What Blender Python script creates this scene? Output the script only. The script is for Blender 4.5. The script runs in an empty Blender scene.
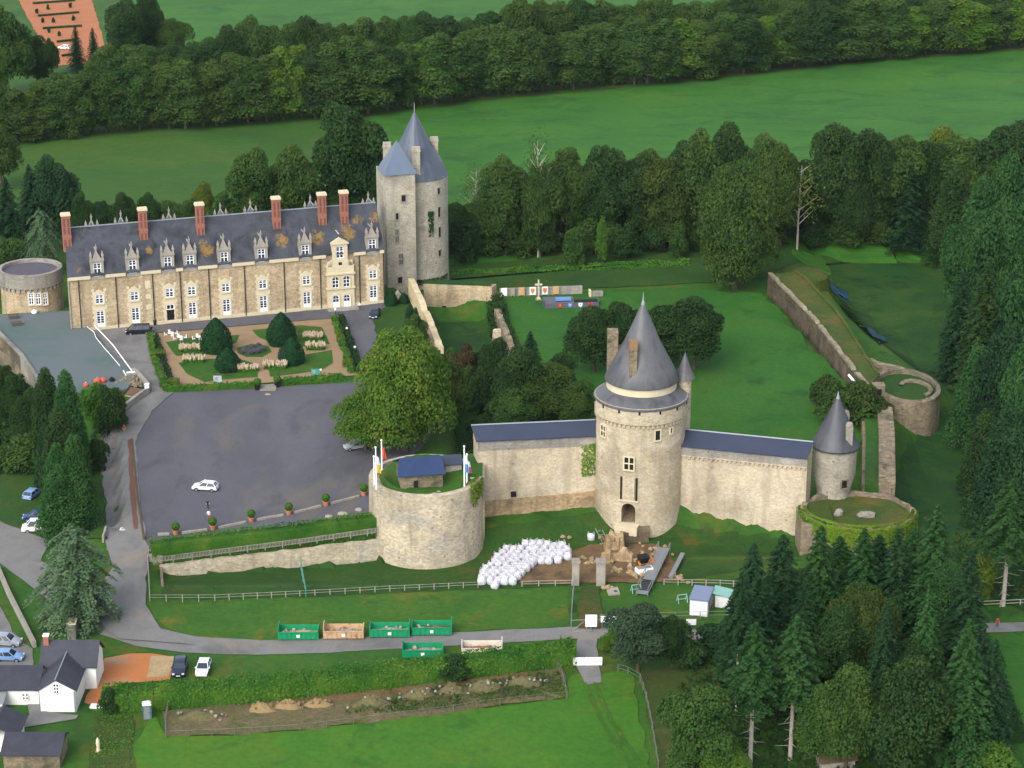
import bpy, bmesh, math, random
import numpy as np
from mathutils import Vector, Matrix
rnd = random.Random(7)
R = math.radians
sc = bpy.context.scene
COL = sc.collection

# ------------------------------------------------------------------ camera
FPX, W_, H_ = 2200.0, 1024, 768
PITCH = R(20.0)
CAM = Vector((0.0, -385.0, 140.0))
CP, SP = math.cos(PITCH), math.sin(PITCH)
cd = bpy.data.cameras.new('camera'); cam = bpy.data.objects.new('camera', cd); COL.objects.link(cam)
cam.location = CAM; cam.rotation_euler = (math.pi/2 - PITCH, 0, 0)
cd.sensor_width = 36.0; cd.lens = 36.0*FPX/W_; cd.clip_start = 1.0; cd.clip_end = 20000.0
sc.camera = cam

# ------------------------------------------------------------------ light
SUN_EL, SUN_AZ = 40.0, 208.0          # azimuth clockwise from +Y: behind the camera, a little left
wd = bpy.data.worlds.new('World'); sc.world = wd; wd.use_nodes = True
wn = wd.node_tree; bg = wn.nodes['Background']
sky = wn.nodes.new('ShaderNodeTexSky'); sky.sky_type = 'NISHITA'; sky.sun_disc = False
sky.sun_elevation = R(SUN_EL); sky.sun_rotation = R(SUN_AZ); sky.altitude = 100
sky.air_density = 1.0; sky.dust_density = 2.0; sky.ozone_density = 1.0
hs_ = wn.nodes.new('ShaderNodeHueSaturation'); hs_.inputs['Saturation'].default_value = .42
wn.links.new(sky.outputs[0], hs_.inputs['Color']); wn.links.new(hs_.outputs[0], bg.inputs[0]); bg.inputs[1].default_value = 0.15
sd = bpy.data.lights.new('sun', 'SUN'); sd.energy = 1.25; sd.angle = R(45); sd.color = (1.0, 0.955, 0.88)
so = bpy.data.objects.new('sun', sd); COL.objects.link(so)
az, el = R(SUN_AZ), R(SUN_EL)
sundir = Vector((math.sin(az)*math.cos(el), math.cos(az)*math.cos(el), math.sin(el)))
so.rotation_euler = sundir.to_track_quat('Z', 'Y').to_euler(); so.location = (-200, -300, 300)
sc.view_settings.view_transform = 'Standard'; sc.view_settings.look = 'None'
sc.view_settings.gamma = 1.0; sc.view_settings.exposure = 1.22; sc.view_settings.use_curve_mapping = False
sc.render.engine = 'CYCLES'
sc.cycles.max_bounces = 5; sc.cycles.diffuse_bounces = 3; sc.cycles.glossy_bounces = 2
sc.cycles.transmission_bounces = 2; sc.cycles.transparent_max_bounces = 4

# ------------------------------------------------------------------ picture <-> world
def ray(px, py):
    a, b = (px - W_/2)/FPX, (H_/2 - py)/FPX
    return Vector((a, CP + b*SP, -SP + b*CP))
def P(px, py, z=0.0):
    d = ray(px, py); t = (z - CAM.z)/d.z
    return CAM + d*t
def scale_at(p):                       # pixels per metre at a point
    return FPX/((p.y - CAM.y)*CP - (p.z - CAM.z)*SP)
def zat(y, py):                        # height of the point at depth y that shows at row py
    k = (H_/2 - py)/FPX
    return CAM.z + (y - CAM.y)*(k*CP - SP)/(CP + k*SP)
def onplane(o, n, px, py):
    d = ray(px, py); return CAM + d*((o - CAM).dot(n)/d.dot(n))

# ------------------------------------------------------------------ terrain height
BASE = -2.0
def polyw(pix, z): return np.array([[*P(a, b, z).xy] for a, b in pix])
def sdist(X, Y, poly):
    d2 = np.full(X.shape, 1e18); ins = np.zeros(X.shape, bool)
    n = len(poly)
    for i in range(n):
        ax, ay = poly[i]; bx, by = poly[(i+1) % n]
        ex, ey = bx-ax, by-ay; wx, wy = X-ax, Y-ay
        t = np.clip((wx*ex + wy*ey)/(ex*ex+ey*ey+1e-12), 0, 1)
        d2 = np.minimum(d2, (wx-ex*t)**2 + (wy-ey*t)**2)
        c = ((ay <= Y) & (by > Y)) | ((by <= Y) & (ay > Y))
        with np.errstate(divide='ignore', invalid='ignore'):
            xi = ax + (Y-ay)/(by-ay if by != ay else 1e-9)*ex
        ins ^= c & (X < xi)
    d = np.sqrt(d2)
    return np.where(ins, d, -d)
Z_WEST = -7.0
def MOATL(X, Y): return -3.2-1.8*np.clip((X-P(175,580,-4).x)/(P(395,570,-4).x-P(175,580,-4).x), 0, 1)
ZONES = [
    # front moat, right moat, hollow between keep and court, west dip, court, ramp
    (polyw([(163,566),(382,536),(480,548),(596,536),(690,534),(800,548),(800,566),(560,566),(480,592),(163,597)], -5), MOATL, 7.0),
    (polyw([(802,268),(812,258),(1060,248),(1060,420),(960,560),(870,566),(905,450),(945,400),(880,350)], -6), -6.0, 9.0),
    (polyw([(-120,334),(0,334),(60,395),(100,442),(80,480),(-120,480)], Z_WEST), Z_WEST, 9.0),
    (polyw([(120,556),(150,556),(382,529),(480,503),(596,494),(685,503),(800,516),(868,440),(866,400),(768,292),(690,288),(505,292),(425,303),(380,276),(62,306),(0,312),(-4,330),(60,397),(118,440)], 0), 0.0, 1.6),
    (polyw([(432,318),(488,318),(512,365),(508,440),(478,478),(455,478),(452,400),(430,350)], -4), -4.0, 3.0),
]
RAMP = polyw([(92,520),(152,548),(165,600),(190,650),(40,650),(70,560)], -1)
RY0, RY1 = P(120,530,0).y, P(120,632,-2).y
def sstep(t): t = np.clip(t, 0, 1); return t*t*(3-2*t)
def Hn(X, Y):
    X = np.asarray(X, float); Y = np.asarray(Y, float)
    h = np.full(X.shape, BASE)
    for poly, lev, bl in ZONES:
        w = sstep(sdist(X, Y, poly)/bl + 0.5); h = h*(1-w) + (lev(X, Y) if callable(lev) else lev)*w
    w = sstep(sdist(X, Y, RAMP)/5.0 + 0.5)
    h = h*(1-w) + (BASE*np.clip((RY0-Y)/(RY0-RY1), 0, 1))*w
    return h
def Hh(x, y): return float(Hn(np.array([x]), np.array([y]))[0])
_Z = np.linspace(3, -10, 400)
def G(px, py):                         # ground point seen at a pixel
    d = ray(px, py); t = (_Z - CAM.z)/d.z
    X, Y = CAM.x + d.x*t, CAM.y + d.y*t
    hit = np.nonzero(Hn(X, Y) >= _Z)[0]
    i = hit[0] if len(hit) else 399
    return Vector((X[i], Y[i], _Z[i]))

# ------------------------------------------------------------------ materials
def lin(r, g, b, k=1.0):
    f = lambda c: (c/255/12.92 if c/255 <= .04045 else ((c/255+.055)/1.055)**2.4)*k
    return (f(r), f(g), f(b), 1.0)
class NT:
    def __init__(s, m): s.t = m.node_tree; s.n = s.t.nodes; s.l = s.t.links
    def new(s, ty, **kw):
        nd = s.n.new(ty)
        for k, v in kw.items():
            if hasattr(nd, k) and k not in nd.inputs: setattr(nd, k, v)
            else: s.set(nd, k, v)
        return nd
    def set(s, nd, k, v):
        i = nd.inputs[k]
        if isinstance(v, bpy.types.NodeSocket): s.l.new(v, i)
        else: i.default_value = v
    def math(s, op, a, b=None):
        nd = s.n.new('ShaderNodeMath'); nd.operation = op
        s.set(nd, 0, a)
        if b is not None: s.set(nd, 1, b)
        return nd.outputs[0]
    def mix(s, f, a, b, blend='MIX'):
        nd = s.n.new('ShaderNodeMix'); nd.data_type = 'RGBA'; nd.blend_type = blend
        s.set(nd, 0, f); s.set(nd, 6, a); s.set(nd, 7, b)
        return nd.outputs[2]
    def ramp(s, f, stops):
        nd = s.n.new('ShaderNodeValToRGB'); cr = nd.color_ramp
        while len(cr.elements) < len(stops): cr.elements.new(0.5)
        for e, (p, c) in zip(cr.elements, stops): e.position = p; e.color = c if len(c) == 4 else (*c, 1)
        s.l.new(f, nd.inputs[0]); return nd.outputs[0]
    def noise(s, vec, scale, detail=3, rough=.55, dist=0.0):
        nd = s.n.new('ShaderNodeTexNoise'); nd.inputs['Scale'].default_value = scale
        nd.inputs['Detail'].default_value = detail; nd.inputs['Roughness'].default_value = rough
        nd.inputs['Distortion'].default_value = dist
        s.l.new(vec, nd.inputs['Vector']); return nd.outputs['Fac']
def bw(v): return (v, v, v, 1)
def mat(name, cols, scale=.3, rough=.85, fine=4.0, var=.25, cell=0.0, cellvar=.3, stretch=(1,1,1), bump=.0, rndv=0.0, rndh=0.0,
        spec=.25, metal=0.0, patches=None, coord='Object', spots=None, trans=0.0):
    """noise-blended colours, finer brightness noise, optional stone cells, optional patches (colour, scale, lo, hi)"""
    m = bpy.data.materials.new(name); m.use_nodes = True; t = NT(m)
    b = t.n['Principled BSDF']; b.inputs['Roughness'].default_value = rough
    b.inputs['Specular IOR Level'].default_value = spec; b.inputs['Metallic'].default_value = metal
    tc = t.new('ShaderNodeTexCoord'); mp = t.new('ShaderNodeMapping'); mp.inputs['Scale'].default_value = stretch
    t.l.new(tc.outputs[coord], mp.inputs[0]); v = mp.outputs[0]
    if len(cols) == 1: c = t.ramp(t.noise(v, scale), [(0, cols[0]), (1, cols[0])])
    else:
        n = len(cols); c = t.ramp(t.noise(v, scale, 4, .6, .4), [(.30 + .4*i/(n-1), q) for i, q in enumerate(cols)])
    if patches:
        for pc, ps, lo, hi in patches:
            f = t.ramp(t.noise(v, ps, 5, .65, .6), [(lo, bw(0)), (hi, bw(1))]); c = t.mix(f, c, pc)
    if spots:                                          # lichen at given places: (x,y,z,r)
        pc, lst = spots; acc = None
        nz = t.noise(v, .9, 7, .78, .5)
        for (x, y, z, r) in lst:
            ds = t.new('ShaderNodeVectorMath', operation='DISTANCE'); t.l.new(v, ds.inputs[0]); ds.inputs[1].default_value = (x, y, z)
            q = t.math('SUBTRACT', 1.0, t.math('DIVIDE', ds.outputs['Value'], r)); q = t.math('MAXIMUM', q, 0.0)
            acc = q if acc is None else t.math('MAXIMUM', acc, q)
        f = t.ramp(t.math('MULTIPLY', t.math('POWER', acc, .45), nz), [(.37, bw(0)), (.48, bw(1))]); c = t.mix(f, c, pc)
    if cell:
        vo = t.new('ShaderNodeTexVoronoi'); vo.inputs['Scale'].default_value = cell; t.l.new(v, vo.inputs['Vector'])
        sp = t.new('ShaderNodeSeparateColor'); t.l.new(vo.outputs['Color'], sp.inputs[0])
        c = t.mix(1.0, c, t.ramp(sp.outputs[0], [(0, bw(1-cellvar)), (1, bw(1+cellvar*.5))]), 'MULTIPLY')
    if var:
        fn = t.noise(v, fine, 4, .7)
        c = t.mix(1.0, c, t.ramp(fn, [(.25, bw(1-var)), (.75, bw(1+var))]), 'MULTIPLY')
    if rndv or rndh:
        oi = t.new('ShaderNodeObjectInfo'); hs = t.new('ShaderNodeHueSaturation')
        mr = t.math('ADD', t.math('MULTIPLY', oi.outputs['Random'], rndv*2), 1-rndv); t.l.new(mr, hs.inputs['Value'])
        r2 = t.math('FRACT', t.math('MULTIPLY', oi.outputs['Random'], 7.31))
        t.l.new(t.math('ADD', t.math('MULTIPLY', r2, rndh*2), .5-rndh), hs.inputs['Hue']); t.l.new(c, hs.inputs['Color']); c = hs.outputs[0]
    t.l.new(c, b.inputs['Base Color'])
    if bump:
        bp = t.new('ShaderNodeBump'); bp.inputs['Strength'].default_value = min(1, bump); bp.inputs['Distance'].default_value = .25
        hsrc = t.noise(v, fine*.8, 4, .7)
        t.l.new(hsrc, bp.inputs['Height']); t.l.new(bp.outputs[0], b.inputs['Normal'])
    if trans:
        tr = t.new('ShaderNodeBsdfTranslucent'); t.l.new(c, tr.inputs['Color']); mx = t.new('ShaderNodeMixShader'); mx.inputs[0].default_value = trans
        t.l.new(b.outputs[0], mx.inputs[1]); t.l.new(tr.outputs[0], mx.inputs[2]); t.l.new(mx.outputs[0], t.n['Material Output'].inputs['Surface'])
    m.diffuse_color = cols[0]
    return m
def plain(name, col, rough=.5, **k): return mat(name, [col], rough=rough, var=k.pop('var', .06), fine=2.0, **k)

M = {}
def GR(r, g, b): return lin(r*1.22, g*1.10, b*.70, .52)
M['grass'] = mat('grass', [GR(40,84,34), GR(48,98,38), GR(62,104,44)], .09, fine=1.1, var=.26, bump=.5, patches=[(GR(86,98,48), .11, .54, .72), (GR(30,74,28), .2, .58, .7)])
M['grass_lush'] = mat('grass_lush', [GR(34,92,32), GR(42,102,36), GR(52,108,40)], .07, fine=1.0, var=.2, bump=.5, patches=[(GR(58,104,42), .045, .50, .72), (GR(24,80,28), .12, .56, .72)])
M['grass_near'] = mat('grass_near', [GR(48,106,30), GR(58,116,34), GR(72,120,40)], .07, fine=1.0, var=.22, bump=.5, patches=[(GR(82,118,46), .05, .52, .74), (GR(36,92,30), .13, .56, .72)])
M['grass_front'] = mat('grass_front', [GR(44,92,34), GR(54,104,38), GR(70,106,44)], .10, fine=1.1, var=.26, bump=.5, patches=[(GR(104,106,58), .12, .56, .72), (GR(34,82,30), .2, .58, .7)])
M['grass_moat'] = mat('grass_moat', [GR(32,70,30), GR(40,82,34), GR(56,86,40)], .09, fine=1.4, var=.25, bump=.5, patches=[(GR(82,84,50), .12, .58, .72)])
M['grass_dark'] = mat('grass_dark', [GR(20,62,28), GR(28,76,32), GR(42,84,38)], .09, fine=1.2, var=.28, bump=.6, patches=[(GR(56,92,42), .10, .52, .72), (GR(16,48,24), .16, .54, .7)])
M['grass_far'] = mat('grass_far', [GR(42,98,40), GR(50,110,44), GR(60,114,46)], .035, fine=.6, var=.2, bump=.4, stretch=(.7,1.3,1), patches=[(GR(26,84,38), .07, .50, .72), (GR(54,112,48), .04, .55, .75)])
M['meadow'] = mat('meadow', [GR(40,88,40), GR(54,98,46), GR(66,102,52)], .035, fine=.6, var=.2, bump=.3, stretch=(.6,1,1), patches=[(GR(84,100,58), .05, .58, .75)])
M['rough_grass'] = mat('rough_grass', [GR(60,74,44), GR(54,80,42), GR(86,82,58)], .12, fine=1.5, var=.3, bump=.6)
M['rough_turf'] = mat('rough_turf', [GR(52,78,38), GR(64,88,44), GR(92,90,62)], .18, fine=1.5, var=.3, bump=.6)
M['asphalt'] = mat('asphalt', [lin(94,94,102,.58), lin(104,104,112,.58), lin(112,112,119,.58)], .06, fine=3, var=.10, stretch=(1,.45,1),
                   patches=[(lin(126,118,108,.55), .10, .54, .74), (lin(86,84,90,.55), .13, .54, .76)])
M['road'] = mat('road', [lin(118,117,115,.68), lin(132,131,129,.68), lin(110,109,108,.68)], .14, fine=3, var=.12, patches=[(lin(146,136,122,.68), .12, .56, .74)])
M['gravel_red'] = mat('gravel_red', [lin(184,120,72,.68), lin(196,122,70,.68), lin(172,136,104,.68)], .2, fine=3, var=.15)
M['earth_red'] = mat('earth_red', [lin(140,96,78,.5), lin(122,92,78,.5)], .3, fine=2.5, var=.2)
M['earth'] = mat('earth', [lin(112,88,62,.62), lin(128,104,72,.62), lin(92,72,52,.62)], .25, fine=2.5, var=.3, bump=.6)
M['spoil'] = mat('spoil', [lin(118,104,78,.6), lin(104,100,66,.6), lin(132,112,84,.6)], .2, fine=1.8, var=.35, bump=.8, patches=[(GR(66,92,42), .25, .52, .66)])
M['sand'] = mat('sand', [lin(196,172,130,.62), lin(176,150,110,.62)], .5, fine=2, var=.2, bump=.5)
M['sand_dull'] = mat('sand_dull', [lin(170,146,104,.55), lin(150,126,88,.55)], .5, fine=2, var=.25, bump=.5)
M['garden_path'] = mat('garden_path', [lin(158,132,102,.62), lin(170,144,112,.62)], .4, fine=4, var=.1)
M['pitch'] = mat('pitch', [lin(204,128,82,.50), lin(210,136,92,.50), lin(196,120,78,.50)], .06, fine=1.0, var=.08)
M['terrace'] = mat('terrace', [lin(116,124,128,.6), lin(108,120,122,.6), lin(88,112,106,.6)], .05, fine=3, var=.05)
M['dark_floor'] = mat('dark_floor', [lin(98,94,104,.7), lin(88,84,94,.7)], .3, fine=3, var=.1)
def stone(name, a, b, c, cell=1.3, cv=.35, sc_=.22, st=(1,1,1.7), patches=None, bump=.5, streak=.75, holes=True):
    m = mat(name, [a, b, c], sc_, fine=3.0, var=.17, cell=cell*2.0, cellvar=cv*.75, stretch=st, bump=bump, patches=patches)
    t = NT(m); bs = t.n['Principled BSDF']; ln = bs.inputs['Base Color'].links[0]; c0 = ln.from_socket
    tc = t.new('ShaderNodeTexCoord'); mp = t.new('ShaderNodeMapping'); mp.inputs['Scale'].default_value = (.8,.8,.10); t.l.new(tc.outputs['Object'], mp.inputs[0])
    f = t.ramp(t.noise(mp.outputs[0], .7, 5, .65, .8), [(.50, bw(0)), (.74, bw(streak))])          # rain streaks
    c1 = t.mix(f, c0, tuple(.52*x for x in a[:3])+(1,))
    f = t.ramp(t.noise(tc.outputs['Object'], .10, 5, .6, .5), [(.34, bw(.70)), (.52, bw(1.0)), (.70, bw(1.12))])
    c1 = t.mix(1.0, c1, f, 'MULTIPLY')
    if holes:
        vo = t.new('ShaderNodeTexVoronoi'); vo.inputs['Scale'].default_value = .42; t.l.new(tc.outputs['Object'], vo.inputs['Vector'])
        f = t.ramp(vo.outputs['Distance'], [(.07, bw(.65)), (.11, bw(0))]); c1 = t.mix(f, c1, tuple(.28*x for x in a[:3])+(1,))
        f = t.ramp(t.noise(tc.outputs['Object'], 1.25, 3, .6), [(.66, bw(0)), (.74, bw(.5))]); c1 = t.mix(f, c1, tuple(.42*x for x in a[:3])+(1,))
    t.l.new(c1, bs.inputs['Base Color']); return m
M['rubble'] = stone('rubble', lin(178,158,126,.8), lin(188,168,136,.8), lin(198,180,152,.8), 1.2, .36, .3)
M['keep_stone'] = stone('keep_stone', lin(188,182,166,.8), lin(178,170,152,.8), lin(200,194,178,.8), 1.1, .28, .14, patches=[(lin(160,148,126,.8), .22, .56, .76)])
M['tower_stone'] = stone('tower_stone', lin(200,186,160,.8), lin(190,176,150,.8), lin(208,196,172,.8), 1.2, .26, .13, patches=[(lin(176,154,120,.8), .16, .58, .76)])
M['curtain_stone'] = stone('curtain_stone', lin(206,190,162,.8), lin(192,178,154,.8), lin(204,192,168,.8), 1.3, .24, .12, patches=[(lin(174,156,126,.8), .16, .58, .78)])
M['bastion_stone'] = stone('bastion_stone', lin(186,176,156,.8), lin(196,182,156,.8), lin(168,162,148,.8), 1.0, .34, .14)
M['old_stone'] = stone('old_stone', lin(128,118,100,.8), lin(146,132,108,.8), lin(112,104,90,.8), 1.1, .42, .2, patches=[(lin(84,84,62,.8), .3, .55, .7)])
M['rampart_stone'] = stone('rampart_stone', lin(164,152,130,.8), lin(150,138,116,.8), lin(134,122,102,.8), 1.0, .35, .2)
M['earth_stone'] = mat('earth_stone', [lin(132,116,96,.6), lin(112,96,76,.6), lin(146,134,116,.6)], .5, fine=2.5, var=.3, bump=.6)
M['ruin_stone'] = stone('ruin_stone', lin(170,144,108,.75), lin(184,160,124,.75), lin(150,126,96,.75), 1.0, .35, .3)
M['grey_stone'] = stone('grey_stone', lin(158,154,146,.8), lin(148,142,132,.8), lin(170,166,158,.8), 1.2, .2, .3)
M['ashlar_cap'] = mat('ashlar_cap', [lin(212,196,160,.8), lin(190,172,138,.8)], .4, fine=3, var=.2, bump=.4)
M['ashlar'] = mat('ashlar', [lin(212,200,170,.8), lin(202,188,158,.8)], .5, fine=3, var=.10, cell=0, bump=.1)
M['ashlar_grey'] = mat('ashlar_grey', [lin(166,160,148,.8), lin(140,134,124,.8)], .5, fine=3, var=.14)
M['white_wall'] = mat('white_wall', [lin(236,236,232,.85), lin(226,226,222,.85)], .4, fine=3, var=.04)
M['white'] = plain('white_paint', lin(236,236,238,.85))
M['window_white'] = plain('window_white', lin(235,236,242,.9))
M['glass'] = plain('window_glass', lin(46,54,66,.8), .12, spec=.6)
M['dark'] = plain('dark_opening', lin(28,26,26,.8), .9)
M['slate'] = mat('slate', [lin(66,74,88,.62), lin(84,92,106,.62), lin(58,62,74,.62)], .18, rough=.5, fine=3, var=.12, stretch=(1.6,1.6,.5), spec=.35)
M['slate_keep'] = mat('slate_keep', [lin(80,90,106,.56), lin(92,102,118,.56), lin(72,80,94,.56)], .2, rough=.45, fine=3, var=.08, stretch=(1.5,1.5,.4), spec=.4)
M['slate_hut'] = mat('slate_hut', [lin(44,64,104,.6), lin(52,72,112,.6)], .3, rough=.45, fine=4, var=.1, spec=.4)
M['slate_dark'] = mat('slate_dark', [lin(74,76,84,.52), lin(90,92,98,.52), lin(60,62,70,.52)], .3, rough=.5, fine=3, var=.16, stretch=(1.5,1.5,.35), spec=.4)
M['slate_light'] = mat('slate_light', [lin(112,126,146,.66), lin(98,112,132,.66)], .2, rough=.4, fine=3, var=.08, stretch=(1.5,1.5,.4), spec=.45)
M['slate_blue'] = mat('slate_blue', [lin(62,70,92,.56), lin(70,78,100,.56)], .3, rough=.45, fine=4, var=.08, spec=.4)
M['slate_tower'] = mat('slate_tower', [lin(90,92,98,.56), lin(110,110,114,.56), lin(74,74,80,.56)], .25, rough=.5, fine=3, var=.12, stretch=(1.5,1.5,.35), spec=.4)
M['slate_house'] = mat('slate_house', [lin(60,62,72,.62), lin(72,74,84,.62)], .6, rough=.6, fine=4, var=.15)
M['lead'] = plain('lead', lin(150,158,166,.7), .45)
M['brick'] = mat('brick', [lin(150,98,82,.75), lin(164,112,94,.75)], 1.0, fine=5, var=.22)
M['brick_dark'] = mat('brick_dark', [lin(112,70,64,.75), lin(126,82,74,.75)], 1.0, fine=5, var=.22)
M['lichen'] = mat('lichen', [lin(158,122,86,.7), lin(138,116,92,.7)], .8, fine=4, var=.2)
M['wood'] = mat('wood', [lin(168,164,152,.75), lin(146,140,128,.75)], 1.0, fine=5, var=.2)
M['stake_wood'] = mat('stake_wood', [lin(120,114,100,.6), lin(98,92,80,.6)], 1.0, fine=5, var=.2)
M['wood_brown'] = mat('wood_brown', [lin(110,86,66,.7), lin(96,74,58,.7)], 1.0, fine=5, var=.2)
M['metal'] = plain('galvanised_metal', lin(150,154,158,.7), .4, metal=.3)
M['metal_dark'] = plain('dark_metal', lin(44,46,50,.7), .5)
M['tyre'] = plain('tyre_rubber', lin(24,24,25,.7), .9)
M['skip_green'] = mat('skip_green', [lin(26,140,92,.75), lin(30,150,100,.75)], .8, rough=.5, fine=3, var=.12)
M['skip_cream'] = mat('skip_cream', [lin(206,176,138,.75), lin(190,150,110,.75)], .8, rough=.6, fine=3, var=.2, patches=[(lin(140,90,60,.7), .8, .58, .7)])
M['skip_white'] = mat('skip_white', [lin(226,220,206,.8), lin(206,196,178,.8)], .8, rough=.5, fine=3, var=.12, patches=[(lin(168,120,86,.7), .7, .62, .74)])
M['rust_load'] = mat('rust_load', [lin(150,84,52,.7), lin(170,110,74,.7)], 1.0, fine=3, var=.3)
M['bag'] = mat('bag', [lin(222,221,226,.8), lin(190,189,200,.8)], 1.6, fine=3.2, var=.30, rndv=.08, bump=.8)
M['red'] = plain('red', lin(200,60,50,.75)); M['orange'] = plain('orange', lin(230,140,40,.8)); M['coral'] = plain('coral', lin(206,98,76,.7))
M['blue'] = plain('blue', lin(50,80,160,.75)); M['yellow'] = plain('yellow', lin(222,190,70,.8)); M['teal'] = plain('teal', lin(60,150,140,.75))
M['terracotta'] = plain('terracotta', lin(190,126,92,.75), .8)
M['black'] = plain('black', lin(26,26,30,.8), .6)
M['tan'] = M['skip_cream']; M['orange_panel'] = M['white']
M['orange_soft'] = plain('orange_soft', lin(206,140,96,.75)); M['grey_cloth'] = plain('grey_cloth', lin(96,98,108,.7), .9); M['blue_soft'] = plain('blue_soft', lin(110,150,210,.75))
M['flag_red'] = plain('flag_red', lin(196,90,84,.75)); M['orange_red'] = plain('orange_red', lin(214,92,52,.8)); M['toilet_blue'] = plain('toilet_blue', lin(84,112,132,.75))
M['cabin_roof'] = plain('cabin_roof', lin(128,142,170,.7), .4); M['teal_pale'] = plain('teal_pale', lin(140,190,180,.75)); M['board_blue'] = plain('board_blue', lin(170,184,196,.8))
M['skin'] = plain('skin', lin(206,160,132,.8), .6); M['hair'] = plain('hair', lin(52,38,28,.8), .7)
M['denim'] = plain('denim', lin(52,60,92,.8), .8)
M['paint_white'] = plain('car_white', lin(232,234,238,.85), .3, spec=.5); M['paint_black'] = plain('car_black', lin(30,32,40,.8), .25, spec=.5)
M['paint_blue'] = plain('car_blue', lin(42,66,116,.8), .3, spec=.5); M['paint_silver'] = plain('car_silver', lin(168,176,188,.8), .3, metal=.3)
M['paint_lightblue'] = plain('car_light_blue', lin(120,156,200,.8), .3, spec=.5); M['paint_navy'] = plain('car_navy', lin(40,48,66,.8), .25, spec=.5)
M['headlamp'] = plain('headlamp', lin(220,226,232,.8), .15, spec=.6); M['tail'] = plain('tail_lamp', lin(150,30,28,.8), .3)
M['bark'] = mat('bark', [lin(96,84,70,.7), lin(76,66,56,.7)], .8, fine=4, var=.2)
M['bark_pale'] = mat('bark_pale', [lin(190,182,170,.75), lin(160,152,140,.75)], .8, fine=4, var=.2)
def leafm(name, a, b, c, rv=.10, rh=.008): return mat(name, [a, b, c], .22, rough=.75, fine=2.6, var=.26, rndv=rv, rndh=rh, spec=.12, trans=.45)
LK = .66
def L_(r, g, b): return lin(r*.97, g, b*.88, LK*1.12)
M['leaf'] = leafm('leaf_green', L_(58,88,48), L_(76,104,56), L_(98,120,62))
M['leaf_dark'] = leafm('leaf_dark', L_(46,74,46), L_(58,86,50), L_(76,100,56))
M['leaf_yellow'] = leafm('leaf_yellow', L_(92,112,52), L_(112,128,58), L_(128,136,66))
M['leaf_olive'] = leafm('leaf_olive', L_(60,86,46), L_(76,100,52), L_(100,116,60))
M['leaf_bright'] = leafm('leaf_bright', L_(76,112,48), L_(96,128,54), L_(124,142,64))
M['conifer'] = leafm('conifer_green', L_(48,84,52), L_(62,102,60), L_(82,118,70))
M['conifer_blue'] = leafm('conifer_blue', L_(92,116,96), L_(108,132,110), L_(128,148,124), .05)
M['conifer_dark'] = leafm('conifer_dark', L_(38,68,50), L_(50,82,58), L_(66,98,66))
M['yew'] = leafm('yew_green', L_(32,70,48), L_(42,84,56), L_(52,94,62), .05)
M['conifer_blue2'] = leafm('grey_leaf', L_(62,86,72), L_(76,98,82), L_(88,108,88), .06)
M['hedge'] = leafm('hedge_green', L_(66,116,50), L_(88,134,56), L_(116,148,66), .05)
M['ivy'] = leafm('ivy_green', L_(110,140,48), L_(130,158,56), L_(92,124,48), .05)
M['hedge_dark'] = leafm('hedge_dark', L_(36,68,44), L_(46,78,48), L_(56,88,52), .05)
M['red_leaf'] = leafm('red_leaf', L_(74,60,50), L_(88,72,56), L_(66,62,46), .05)
M['pampas'] = mat('pampas_plume', [lin(206,186,160,.7), lin(190,168,142,.7)], .8, fine=3, var=.2)
M['lavender'] = mat('grey_shrub', [lin(110,112,118,.6), lin(92,96,100,.6)], .8, fine=3, var=.25)
M['water'] = mat('water', [lin(16,26,22,.6), lin(20,34,30,.6)], .2, rough=.06, fine=1, var=.05, spec=.5)
M['painted_sky_water'] = mat('painted_sky_water', [lin(44,70,140,.5), lin(70,100,176,.5)], .5, rough=.08, fine=1, var=.05, spec=.5)  # sky reflection on the moat pools, painted in as blue base colour

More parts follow.
